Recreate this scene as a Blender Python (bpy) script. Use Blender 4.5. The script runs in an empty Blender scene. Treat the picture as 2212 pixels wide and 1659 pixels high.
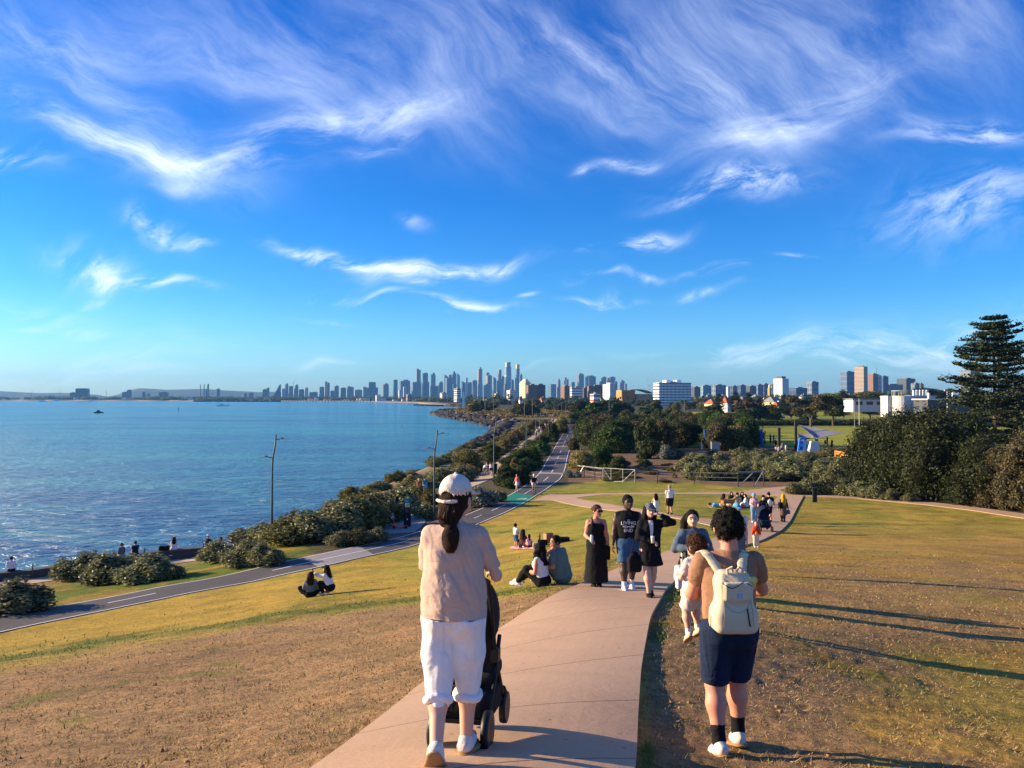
import bpy, bmesh, math, random
import numpy as np
from mathutils import Vector, Matrix, Euler
from mathutils.bvhtree import BVHTree
R = math.radians
random.seed(7); rng = np.random.default_rng(7)
S = bpy.context.scene
COL = S.collection

# ------------------------------------------------------------------ camera, sky, sun, exposure
F = 1661.0; CX, CY = 1106.0, 829.5; CAMZ = 13.0; PITCH = R(1.05)
cam = bpy.data.cameras.new('camera'); camo = bpy.data.objects.new('camera', cam); COL.objects.link(camo)
cam.sensor_width = 36.0; cam.lens = 36.0*F/2212.0; cam.clip_start = .05; cam.clip_end = 20000
camo.location = (0, 0, CAMZ); camo.rotation_euler = (R(90)+PITCH, 0, 0); S.camera = camo
S.view_settings.view_transform = 'Standard'; S.view_settings.look = 'None'
S.view_settings.exposure = 1.18; S.view_settings.gamma = 1
SUN_EL = R(15.5); SUN_AZ = R(-80)          # azimuth from +Y, negative = left
sl = bpy.data.lights.new('sun', 'SUN'); so = bpy.data.objects.new('sun', sl); COL.objects.link(so)
sl.energy = 5.0; sl.angle = R(.5); sl.color = (1, .765, .48)
sun_dir = Vector((math.sin(SUN_AZ)*math.cos(SUN_EL), math.cos(SUN_AZ)*math.cos(SUN_EL), math.sin(SUN_EL)))
so.rotation_euler = (-sun_dir).to_track_quat('-Z', 'Y').to_euler(); so.location = (-40, 10, 60)
S.cycles.volume_bounces = 0; S.cycles.max_bounces = 6; S.cycles.diffuse_bounces = 3
S.cycles.glossy_bounces = 3; S.cycles.transparent_max_bounces = 8; S.cycles.caustics_reflective = False
S.cycles.volume_max_steps = 64

class NT:
    """small helper for wiring shader nodes"""
    def __init__(s, nt): s.t = nt; s.n = nt.nodes; s.l = nt.links
    def new(s, typ, **kw):
        n = s.n.new(typ)
        for k, v in kw.items(): setattr(n, k, v)
        return n
    def put(s, sock, v):
        if hasattr(v, 'is_linked'): s.l.new(v, sock)
        elif v is not None: sock.default_value = v
    def m(s, op, a, b=None, c=None, clamp=False):
        n = s.n.new('ShaderNodeMath'); n.operation = op; n.use_clamp = clamp
        for i, v in enumerate((a, b, c)): s.put(n.inputs[i], v) if v is not None else None
        return n.outputs[0]
    def noise(s, vec, scale, detail=3, rough=.5, dist=0.0, lac=2.0):
        n = s.n.new('ShaderNodeTexNoise')
        s.put(n.inputs['Vector'], vec); s.put(n.inputs['Scale'], scale); n.inputs['Detail'].default_value = detail
        n.inputs['Roughness'].default_value = rough; n.inputs['Distortion'].default_value = dist
        n.inputs['Lacunarity'].default_value = lac
        return n.outputs['Fac']
    def ramp(s, f, stops):
        n = s.n.new('ShaderNodeValToRGB'); e = n.color_ramp.elements
        while len(e) < len(stops): e.new(.5)
        for el, (p, c) in zip(e, stops):
            el.position = p; el.color = (*c, 1) if len(c) == 3 else c
        s.put(n.inputs[0], f); return n.outputs[0]
    def mix(s, f, a, b, mode='MIX'):
        n = s.n.new('ShaderNodeMix'); n.data_type = 'RGBA'; n.blend_type = mode
        s.put(n.inputs[0], f)
        for i, v in ((6, a), (7, b)):
            if hasattr(v, 'is_linked'): s.l.new(v, n.inputs[i])
            else: n.inputs[i].default_value = (*v, 1) if len(v) == 3 else v
        return n.outputs[2]
    def rng(s, v, a, b, c=0., d=1., smooth=True):
        n = s.n.new('ShaderNodeMapRange'); n.interpolation_type = 'SMOOTHSTEP' if smooth else 'LINEAR'
        s.put(n.inputs[0], v)
        for i, x in enumerate((a, b, c, d)): n.inputs[i+1].default_value = x
        return n.outputs[0]
    def comb(s, x, y, z=0.):
        n = s.n.new('ShaderNodeCombineXYZ')
        for i, v in enumerate((x, y, z)): s.put(n.inputs[i], v)
        return n.outputs[0]
    def mapping(s, vec, scale=(1, 1, 1), rot=(0, 0, 0), loc=(0, 0, 0)):
        n = s.n.new('ShaderNodeMapping'); s.put(n.inputs[0], vec)
        n.inputs['Scale'].default_value = scale; n.inputs['Rotation'].default_value = rot; n.inputs['Location'].default_value = loc
        return n.outputs[0]

def make_world():
    w = bpy.data.worlds.new('World'); S.world = w; w.use_nodes = True
    t = NT(w.node_tree); t.n.clear()
    out = t.new('ShaderNodeOutputWorld'); bg = t.new('ShaderNodeBackground')
    sky = t.new('ShaderNodeTexSky'); sky.sky_type = 'NISHITA'; sky.sun_disc = False
    sky.sun_elevation = SUN_EL; sky.sun_rotation = SUN_AZ; sky.altitude = 0
    sky.air_density = 1.0; sky.dust_density = .7; sky.ozone_density = 2.2
    hs = t.new('ShaderNodeHueSaturation'); hs.inputs['Saturation'].default_value = 1.28; hs.inputs['Hue'].default_value = .5
    t.l.new(sky.outputs[0], hs.inputs['Color'])
    skyc = None
    tc = t.new('ShaderNodeTexCoord'); sp = t.new('ShaderNodeSeparateXYZ'); t.l.new(tc.outputs['Generated'], sp.inputs[0])
    # direction -> coordinates on a plane north of the viewer, in units of 1/10 (world directions, not the lens)
    tint = t.ramp(t.m('MAXIMUM', sp.outputs[2], 0.), [(0, (.98, 1.45, 2.5)), (.06, (.70, 1.30, 2.15)), (.13, (.38, 1.06, 1.85)), (.25, (.17, .88, 1.75)), (.45, (.14, .78, 1.72))])   # clear maritime air: less green and yellow than the model's
    skyc = t.mix(1.0, hs.outputs[0], tint, 'MULTIPLY')
    yy = t.m('MAXIMUM', sp.outputs[1], .05)
    u = t.m('DIVIDE', sp.outputs[0], yy); v = t.m('DIVIDE', sp.outputs[2], yy)
    uv = t.comb(u, v, 0)
    wn = t.new('ShaderNodeTexNoise'); wn.inputs['Scale'].default_value = 4.5; wn.inputs['Detail'].default_value = 3
    t.l.new(uv, wn.inputs['Vector'])
    wv = t.new('ShaderNodeVectorMath', operation='MULTIPLY_ADD'); t.l.new(wn.outputs['Color'], wv.inputs[0])
    wv.inputs[1].default_value = (.13, .13, 0); t.l.new(uv, wv.inputs[2])
    warp = wv.outputs[0]
    def fibre(ang, sx, sy, lo, hi, det=9, rough=.68, seed=0.):
        vec = t.mapping(warp, rot=(0, 0, R(-ang)), loc=(seed, seed*.7, seed))
        vec = t.mapping(vec, scale=(sx, sy, 1))
        return t.rng(t.noise(vec, 1.0, det, rough, .3), lo, hi)
    FB = {'a': fibre(-24, 4, 14, .32, .80, seed=1.3), 'b': fibre(14, 4, 14, .32, .82, seed=3.1),
          'c': fibre(-40, 3.0, 10, .30, .88, seed=5.2), 'h': fibre(6, 9, 34, .40, .66, seed=8.4), 'p': fibre(22, 12, 30, .36, .68, seed=9.9)}
    tot = None
    def blob(px, py, rx, ry, ang, st, fb, p=1.0):
        """cirrus patch centred on a direction; px,py name the direction by where it stands over the bay"""
        nonlocal tot
        cu, cv = (px-CX)/F, (830-py)/F + math.tan(PITCH)
        c, s_ = math.cos(R(ang)), math.sin(R(ang))
        sw = t.new('ShaderNodeSeparateXYZ'); t.l.new(warp, sw.inputs[0])
        du = t.m('SUBTRACT', sw.outputs[0], cu+.065); dv = t.m('SUBTRACT', sw.outputs[1], cv+.065)
        a = t.m('MULTIPLY_ADD', du, c*F/rx, t.m('MULTIPLY', dv, s_*F/rx))
        b = t.m('MULTIPLY_ADD', du, -s_*F/ry, t.m('MULTIPLY', dv, c*F/ry))
        r2 = t.m('MULTIPLY_ADD', a, a, t.m('MULTIPLY', b, b))
        g = t.m('POWER', math.e, t.m('MULTIPLY', r2, -1.0))
        k = t.m('MULTIPLY', t.m('MULTIPLY', g, st), FB[fb])
        tot = k if tot is None else t.m('ADD', tot, k)
    for a in CLOUDS: blob(*a)
    cov = t.m('MULTIPLY', t.m('MINIMUM', tot, 1.12), .74)
    # thin veil over the whole upper sky, fading toward the horizon
    veil = t.m('MULTIPLY', t.rng(v, .22, .52), t.m('MULTIPLY', FB['c'], .13))
    cov = t.m('MINIMUM', t.m('ADD', cov, veil), .96)
    col = t.mix(cov, skyc, (9.6, 10.6, 12.2))
    lp = None
    t.l.new(col, bg.inputs[0]); bg.inputs[1].default_value = .058
    t.l.new(bg.outputs[0], out.inputs[0])
# px, py, rx, ry, angle(deg, ccw), strength, fibre set
CLOUDS = [
 (170, 285, 190, 34, -30, 1.0, 'a'), (330, 345, 170, 40, -18, 1.1, 'a'), (480, 360, 150, 36, 8, 1.1, 'b'), (640, 300, 190, 45, 16, 1.15, 'b'),
 (300, 240, 170, 30, -32, .6, 'a'), (520, 150, 240, 60, -20, .55, 'a'), (800, 250, 190, 42, 12, 1.05, 'b'), (110, 70, 210, 60, -22, .55, 'a'),
 (700, 90, 300, 90, -15, 0.33, 'c'), (1000, 190, 190, 120, -30, 0.27, 'c'), (1200, 90, 240, 80, -30, 0.48, 'c'), (1380, 150, 260, 75, -24, 0.55, 'c'),
 (1560, 110, 230, 160, -55, 0.35, 'c'), (1620, 275, 170, 40, 14, .72, 'b'), (1800, 220, 210, 45, 24, .68, 'b'), (1400, 250, 220, 34, -16, .40, 'a'), (1980, 80, 260, 130, 25, 0.33, 'c'),
 (1750, 70, 230, 110, -40, 0.31, 'c'), (20, 335, 90, 20, -10, .9, 'h'), (810, 315, 75, 22, 22, .55, 'p'), (1600, 398, 120, 32, 8, 1.15, 'p'), (1500, 435, 80, 14, 18, .6, 'p'),
 (2090, 450, 150, 58, 10, .75, 'p'), (2110, 290, 120, 20, 4, .75, 'h'), (2010, 275, 40, 16, -20, .6, 'a'), (1405, 537, 62, 13, 8, 1.25, 'h'), (1340, 350, 62, 14, 6, .7, 'p'),
 (1258, 365, 14, 9, 30, .6, 'p'), (320, 500, 62, 24, -14, 1.0, 'p'), (400, 523, 45, 8, 4, .8, 'h'), (190, 575, 85, 26, -16, 1.05, 'p'), (300, 605, 130, 13, -3, 1.0, 'h'),
 (200, 630, 28, 9, 5, .7, 'p'), (700, 560, 90, 10, -18, 1.1, 'h'), (830, 592, 90, 11, -9, 1.2, 'h'), (970, 592, 130, 13, 7, 1.15, 'h'), (1070, 576, 60, 14, 8, .9, 'p'),
 (660, 622, 46, 9, -8, .9, 'h'), (740, 638, 50, 7, -4, .8, 'h'), (1000, 650, 85, 10, -2, 1.1, 'h'), (905, 623, 28, 5, 0, .7, 'h'), (840, 640, 32, 6, 6, .6, 'h'), (990, 672, 30, 5, 0, .6, 'h'),
 (1300, 632, 62, 7, 4, .9, 'h'), (1252, 592, 22, 7, 14, .8, 'h'), (1276, 543, 18, 5, 12, .8, 'h'), (1335, 590, 34, 6, 0, .6, 'h'), (1410, 592, 32, 6, 4, .7, 'h'), (1535, 590, 58, 7, 2, .7, 'h'),
 (1525, 630, 62, 7, 2, .7, 'h'), (1700, 553, 36, 4, 2, .5, 'h'), (1135, 633, 22, 4, 4, .6, 'h'), (895, 500, 28, 14, -28, .45, 'p'), (390, 420, 60, 14, 2, .4, 'p'),
 (730, 682, 60, 6, -2, .5, 'h'), (730, 785, 70, 9, 0, .45, 'h'), (1060, 778, 110, 6, -3, .35, 'h'), (120, 685, 260, 16, -8, .40, 'h'), (60, 640, 130, 20, -8, .35, 'h'),
 (1750, 755, 330, 22, 5, .55, 'h'), (2060, 715, 260, 40, 9, .60, 'h'), (1500, 750, 180, 9, 4, .4, 'h'), (1950, 780, 300, 20, 2, .4, 'h'), (150, 800, 330, 40, 2, .45, 'h')]
make_world()

# ------------------------------------------------------------------ pixel <-> place, helpers
cp_, sp_ = math.cos(PITCH), math.sin(PITCH)
def ray(px, py):
    a, b = (px-CX)/F, (CY-py)/F
    return np.array([a, cp_-b*sp_, sp_+b*cp_])
def at(px, py, Y):
    d = ray(px, py); return Vector(d*(Y/d[1])) + Vector((0, 0, CAMZ))
def atz(px, py, drop):
    d = ray(px, py); return Vector(d*(-drop/d[2])) + Vector((0, 0, CAMZ))
def project(x, y, z):
    z = z-CAMZ; w = y*cp_+z*sp_; w = np.where(w < .05, .05, w)
    return CX+F*x/w, CY-F*(z*cp_-y*sp_)/w

def mesh_obj(name, verts, faces, mat=None, parent=None, smooth=False, mats=None, midx=None):
    me = bpy.data.meshes.new(name)
    if isinstance(verts, np.ndarray) and isinstance(faces, np.ndarray):
        k = faces.shape[1]
        me.vertices.add(len(verts)); me.vertices.foreach_set('co', np.ascontiguousarray(verts, dtype=np.float32).ravel())
        me.loops.add(faces.size); me.loops.foreach_set('vertex_index', np.ascontiguousarray(faces, dtype=np.int32).ravel())
        me.polygons.add(len(faces)); me.polygons.foreach_set('loop_start', np.arange(0, faces.size, k, dtype=np.int32))
        me.polygons.foreach_set('loop_total', np.full(len(faces), k, dtype=np.int32))
        me.update(calc_edges=True)
    else:
        me.from_pydata([tuple(v) for v in verts], [], [tuple(f) for f in faces]); me.update()
    for m_ in (mats or ([mat] if mat else [])): me.materials.append(m_)
    if midx is not None: me.polygons.foreach_set('material_index', np.asarray(midx, dtype=np.int32))
    if smooth: me.polygons.foreach_set('use_smooth', np.ones(len(me.polygons), dtype=bool))
    me.validate(); me.update()
    o = bpy.data.objects.new(name, me); COL.objects.link(o)
    if parent: o.parent = parent
    return o
def tag(o, label, cat, group=None):
    o['label'] = label; o['category'] = cat
    if group: o['group'] = group
    return o
def empty(name, loc, rz=0, label=None, cat=None, group=None):
    o = bpy.data.objects.new(name, None); COL.objects.link(o); o.location = loc; o.rotation_euler = (0, 0, rz)
    o.empty_display_size = .3
    if label: tag(o, label, cat, group)
    return o
def struct(o): o['kind'] = 'structure'; return o
def stuff(o, label=None, cat=None):
    o['kind'] = 'stuff'
    if label: tag(o, label, cat)
    return o
def copy_tree(o, parent=None):
    c = o.copy(); COL.objects.link(c)
    if parent: c.parent = parent
    for ch in o.children: copy_tree(ch, c)
    return c

class MB:
    """collects boxes, bars, tubes, lathes into one mesh"""
    def __init__(s): s.v = []; s.f = []
    def add(s, vs, fs):
        n = len(s.v); s.v += [tuple(v) for v in vs]; s.f += [tuple(i+n for i in f) for f in fs]; return s
    def box(s, c, d, rz=0, M=None):
        x, y, z = d[0]/2, d[1]/2, d[2]/2
        vs = [Vector((a*x, b*y, e*z)) for a in (-1, 1) for b in (-1, 1) for e in (-1, 1)]
        m = M if M is not None else Matrix.Rotation(rz, 3, 'Z')
        vs = [m @ v + Vector(c) for v in vs]
        return s.add(vs, [(0, 1, 3, 2), (4, 6, 7, 5), (0, 4, 5, 1), (2, 3, 7, 6), (0, 2, 6, 4), (1, 5, 7, 3)])
    def bar(s, a, b, w, h=None, up=(0, 0, 1)):
        a, b = Vector(a), Vector(b); h = h or w; y = (b-a); L = y.length; y.normalize()
        x = y.cross(Vector(up)); x = x.normalized() if x.length > 1e-4 else Vector((1, 0, 0)); z = x.cross(y)
        return s.box((a+b)/2, (w, L, h), M=Matrix((x, y, z)).transposed())
    def tube(s, pts, r, n=8, cap=True):
        pts = [Vector(p) for p in pts]; rr = r if isinstance(r, (list, tuple)) else [r]*len(pts)
        vs = []; fs = []; prev = None
        for i, p in enumerate(pts):
            t = (pts[min(i+1, len(pts)-1)]-pts[max(i-1, 0)]).normalized()
            x = t.cross(Vector((0, 0, 1))) if prev is None else prev - t*prev.dot(t)
            if x.length < 1e-4: x = t.cross(Vector((0, 1, 0)))
            x.normalize(); prev = x; y = t.cross(x)
            vs += [p + (x*math.cos(2*math.pi*k/n)+y*math.sin(2*math.pi*k/n))*rr[i] for k in range(n)]
        for i in range(len(pts)-1):
            fs += [(i*n+k, i*n+(k+1) % n, (i+1)*n+(k+1) % n, (i+1)*n+k) for k in range(n)]
        if cap: fs += [tuple(range(n-1, -1, -1)), tuple(range((len(pts)-1)*n, len(pts)*n))]
        return s.add(vs, fs)
    def lathe(s, prof, c=(0, 0, 0), n=16, axis='Z'):
        vs = []; fs = []; c = Vector(c)
        for r, z in prof:
            for k in range(n):
                a = 2*math.pi*k/n
                p = Vector((r*math.cos(a), r*math.sin(a), z))
                if axis == 'X': p = Vector((p.z, p.x, p.y))
                if axis == 'Y': p = Vector((p.x, p.z, p.y))
                vs.append(p+c)
        for i in range(len(prof)-1):
            fs += [(i*n+k, i*n+(k+1) % n, (i+1)*n+(k+1) % n, (i+1)*n+k) for k in range(n)]
        fs += [tuple(range(n-1, -1, -1)), tuple(range((len(prof)-1)*n, len(prof)*n))]
        return s.add(vs, fs)
    def prism(s, poly, z0, z1, top=None):
        n = len(poly); top = top or poly
        vs = [(p[0], p[1], z0) for p in poly]+[(p[0], p[1], z1) for p in top]
        return s.add(vs, [tuple(range(n-1, -1, -1)), tuple(range(n, 2*n))]+[(k, (k+1) % n, n+(k+1) % n, n+k) for k in range(n)])
    def build(s, name, mat=None, parent=None, smooth=False, loc=None):
        o = mesh_obj(name, s.v, s.f, mat, parent, smooth)
        bm = bmesh.new(); bm.from_mesh(o.data); bmesh.ops.recalc_face_normals(bm, faces=bm.faces); bm.to_mesh(o.data); bm.free()
        if loc is not None: o.location = loc
        return o

MATS = {}
def M(name, col=(.5, .5, .5), rough=.75, var=.12, scale=6., bump=0., bscale=None, metal=0., spec=.3, coords='Object', sheen=0., trans=0.):
    if name in MATS: return MATS[name]
    m = bpy.data.materials.new(name); m.use_nodes = True; t = NT(m.node_tree); b = t.n['Principled BSDF']
    MATS[name] = m
    tc = t.new('ShaderNodeTexCoord').outputs[coords]
    nz = t.noise(tc, scale, 4, .6)
    c = t.mix(nz, tuple(max(0, x*(1-var*1.6)) for x in col), tuple(min(1, x*(1+var*1.2)) for x in col))
    t.l.new(c, b.inputs['Base Color']); b.inputs['Roughness'].default_value = rough; b.inputs['Metallic'].default_value = metal
    b.inputs['Specular IOR Level'].default_value = spec
    if sheen: b.inputs['Sheen Weight'].default_value = sheen
    if trans:
        b.inputs['Subsurface Weight'].default_value = trans; b.inputs['Subsurface Radius'].default_value = (.03, .012, .006)
    if bump:
        bn = t.new('ShaderNodeBump'); bn.inputs['Strength'].default_value = bump; bn.inputs['Distance'].default_value = .02
        t.l.new(t.noise(tc, bscale or scale*4, 5, .65), bn.inputs['Height']); t.l.new(bn.outputs[0], b.inputs['Normal'])
    return m

# ------------------------------------------------------------------ the lie of the land
def ctl():
    P = []
    for px, py, d in [(980, 1645, 2.14), (1545, 1615, 2.62), (705, 1659, 2.25), (1375, 1659, 2.28), (0, 1659, 3.0), (0, 1540, 4.5), (350, 1500, 4.2), (350, 1620, 2.9),
        (350, 1400, 5.8), (0, 1430, 6.5), (690, 1290, 7.1), (0, 1365, 9.1), (350, 1293, 9.1), (0, 1331, 9.2), (350, 1270, 9.2), (548, 1256, 9.0), (548, 1228, 9.05), (885, 1182, 8.9), (893, 1153, 8.95),
        (1026, 1136, 8.8), (1012, 1111, 8.8), (1140, 1084, 8.75), (1081, 1080, 8.75), (1180, 1058, 8.75), (1130, 1052, 8.75), (1227, 985, 9.2), (1185, 988, 9.2), (1240, 931, 10.2), (1221, 929, 10.2),
        (600, 1400, 5.2), (600, 1500, 3.9), (800, 1450, 3.7), (800, 1350, 5.3), (1050, 1300, 4.8), (1085, 1360, 3.5), (1180, 1262, 4.05), (1250, 1270, 3.95), (1330, 1272, 3.95), (1395, 1290, 3.75),
        (1470, 1340, 3.3), (1115, 1184, 7.5), (1200, 1130, 8.2), (1000, 1210, 7.9), (1633, 1183, 6.0), (1692, 1128, 7.55), (1447, 1113, 7.2), (1280, 1097, 8.1), (1426, 1066, 8.2), (1690, 1066, 8.15),
        (1736, 1072, 8.05), (2000, 1088, 8.0), (2212, 1115, 7.8), (2000, 1200, 5.7), (2212, 1200, 6.0), (1900, 1300, 4.3), (2212, 1300, 4.6), (1900, 1450, 3.45), (2212, 1490, 3.7), (2212, 1659, 2.75),
        (1750, 1659, 2.52), (1700, 1400, 3.3), (2212, 1060, 8.5), (1850, 1000, 8.8), (1500, 1035, 8.7), (1700, 957, 8.9), (1500, 900, 10.3), (1800, 930, 9.6), (2212, 960, 8.8), (1350, 950, 9.6),
        (587, 1176, 9.5), (750, 1150, 9.3), (0, 1252, 11.3), (139, 1243, 11.3), (335, 1217, 11.3), (441, 1205, 11.3), (250, 1250, 10.6), (600, 1150, 10.9), (700, 1125, 10.9), (860, 1140, 9.2), (900, 1085, 10.0),
        (1060, 1030, 10.1), (1140, 960, 10.6), (1190, 915, 10.9), (-600, 1659, 4.0), (2900, 1659, 3.4), (-600, 1480, 8.0), (2900, 1300, 5.5), (2900, 1100, 7.8)]:
        p = atz(px, py, d); P.append((p.x, p.y, d))
    P += [(0, 1.2, 1.62), (0, 2.2, 1.72), (-1.5, 1.2, 1.75), (1.5, 1.2, 1.65)]
    P += [(300*math.sin(a), 300*math.cos(a), 10.2) for a in np.radians([-70, -45, -20, 0, 20, 45, 70])]
    return np.array(P)
_C = ctl()
def _uv(x, y): return np.clip(np.arctan2(x, y), -1.4, 1.4)*2.2, np.log(np.maximum(np.hypot(x, y), .8))
def _k(d2): return np.where(d2 > 1e-12, .5*d2*np.log(np.maximum(d2, 1e-12)), 0)
_cu, _cv = _uv(_C[:, 0], _C[:, 1]); _n = len(_C)
_A = np.zeros((_n+3, _n+3)); _A[:_n, :_n] = _k((_cu[:, None]-_cu)**2+(_cv[:, None]-_cv)**2) + np.eye(_n)*.004
_A[:_n, _n] = 1; _A[:_n, _n+1] = _cu; _A[:_n, _n+2] = _cv; _A[_n:, :_n] = _A[:_n, _n:].T
_W = np.linalg.solve(_A, np.concatenate([_C[:, 2], np.zeros(3)]))
COAST = np.array([(-220, -90), (-60, 33), (-35.5, 51.5), (-25, 59), (-22.5, 72), (-20.5, 92), (-19, 111), (-16.2, 131), (-12.6, 173), (-8.1, 240), (-6.2, 332), (-21.5, 415), (-45, 520), (-68, 650), (-62, 700), (-42, 780),
    (-40, 1000), (-105, 1210), (-150, 1330), (-190, 1600), (-250, 2000), (-530, 2650), (-900, 2950), (-1500, 3300), (-2500, 3600), (-4200, 3900), (-9000, 4400)])
def coast_sd(x, y):
    """signed distance to the coast, positive on land"""
    best = np.full(x.shape, 1e9); sgn = np.ones(x.shape)
    for (ax, ay), (bx, by) in zip(COAST[:-1], COAST[1:]):
        dx, dy = bx-ax, by-ay; t = np.clip(((x-ax)*dx+(y-ay)*dy)/(dx*dx+dy*dy), 0, 1)
        d = np.hypot(x-ax-t*dx, y-ay-t*dy); cr = dx*(y-ay)-dy*(x-ax)
        up = d < best-1e-9; best = np.where(up, d, best); sgn = np.where(up, np.where(cr > 0, -1., 1.), sgn)
    # parity test for the sign
    inside = np.zeros(x.shape, bool)
    poly = np.concatenate([COAST, [(-9000, 9000), (9000, 9000), (9000, -9000), (-220, -9000)]])
    for (ax, ay), (bx, by) in zip(poly, np.roll(poly, -1, 0)):
        c = ((ay > y) != (by > y)); xi = (bx-ax)*(y-ay)/(by-ay+1e-12)+ax
        inside ^= c & (x < xi)
    return np.where(inside, best, -best)
def sstep(a, b, v): t = np.clip((v-a)/(b-a), 0, 1); return t*t*(3-2*t)
def T(x, y):
    x = np.atleast_1d(np.asarray(x, float)); y = np.atleast_1d(np.asarray(y, float))
    out = np.empty(x.shape); xf, yf = x.ravel(), y.ravel(); of = out.ravel()
    for i in range(0, len(xf), 40000):
        u, v = _uv(xf[i:i+40000], yf[i:i+40000])
        of[i:i+40000] = _k((u[:, None]-_cu)**2+(v[:, None]-_cv)**2) @ _W[:_n] + _W[_n]+_W[_n+1]*u+_W[_n+2]*v
    out = of.reshape(x.shape); r = np.hypot(x, y)
    far = 2.6 + 7*sstep(500, 1500, r)*sstep(.1, .5, np.arctan2(x, y)) + 3*sstep(2500, 4500, r)
    z = CAMZ-out; w = sstep(220, 320, r); z = z*(1-w)+far*w
    back = sstep(0, -8, y); z = z*(1-back)+(CAMZ-1.9-np.minimum(r, 200)*.04)*back
    sd = coast_sd(x, y); k = sstep(-.5, 3.5+np.minimum(r, 1500)*.006, sd)
    return np.where(sd < -.5, np.maximum(-.35+sd*.12, -4), (-.35)*(1-k)+z*k)
def Tz(x, y): return float(T(x, y)[0])
_ts = np.geomspace(1.2, 7000, 1400)
def gnd(px, py):
    d = ray(px, py); d = d/d[1]; p = d[None]*_ts[:, None]; h = p[:, 2]+CAMZ-T(p[:, 0], p[:, 1])
    i = int(np.argmax(h < 0)) or len(_ts)-1
    a, b = _ts[i-1], _ts[i]
    for _ in range(18):
        m_ = (a+b)/2
        if d[2]*m_+CAMZ-Tz(d[0]*m_, m_) < 0: b = m_
        else: a = m_
    return Vector((d[0]*b, b, Tz(d[0]*b, b)))
# ------------------------------------------------------------------ numpy noise
def _h(ix, iy, s): 
    n = (ix*374761393 + iy*668265263 + s*1442695041) & 0xffffffff
    n = ((n ^ (n >> 13))*1274126177) & 0xffffffff
    return ((n ^ (n >> 16)) & 0xffff)/65535.
def vn(x, y, sc, octv=4, seed=0, rough=.55):
    x = np.asarray(x, float)/sc; y = np.asarray(y, float)/sc; tot = 0; amp = 1; nrm = 0
    for o in range(octv):
        ix = np.floor(x).astype(np.int64); iy = np.floor(y).astype(np.int64); fx = x-ix; fy = y-iy
        fx = fx*fx*(3-2*fx); fy = fy*fy*(3-2*fy); s = seed+o*17
        a = _h(ix, iy, s)*(1-fx)+_h(ix+1, iy, s)*fx; b = _h(ix, iy+1, s)*(1-fx)+_h(ix+1, iy+1, s)*fx
        tot = tot+amp*(a*(1-fy)+b*fy); nrm += amp; amp *= rough; x = x*2.03+11.3; y = y*2.03+5.7
    return tot/nrm

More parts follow.
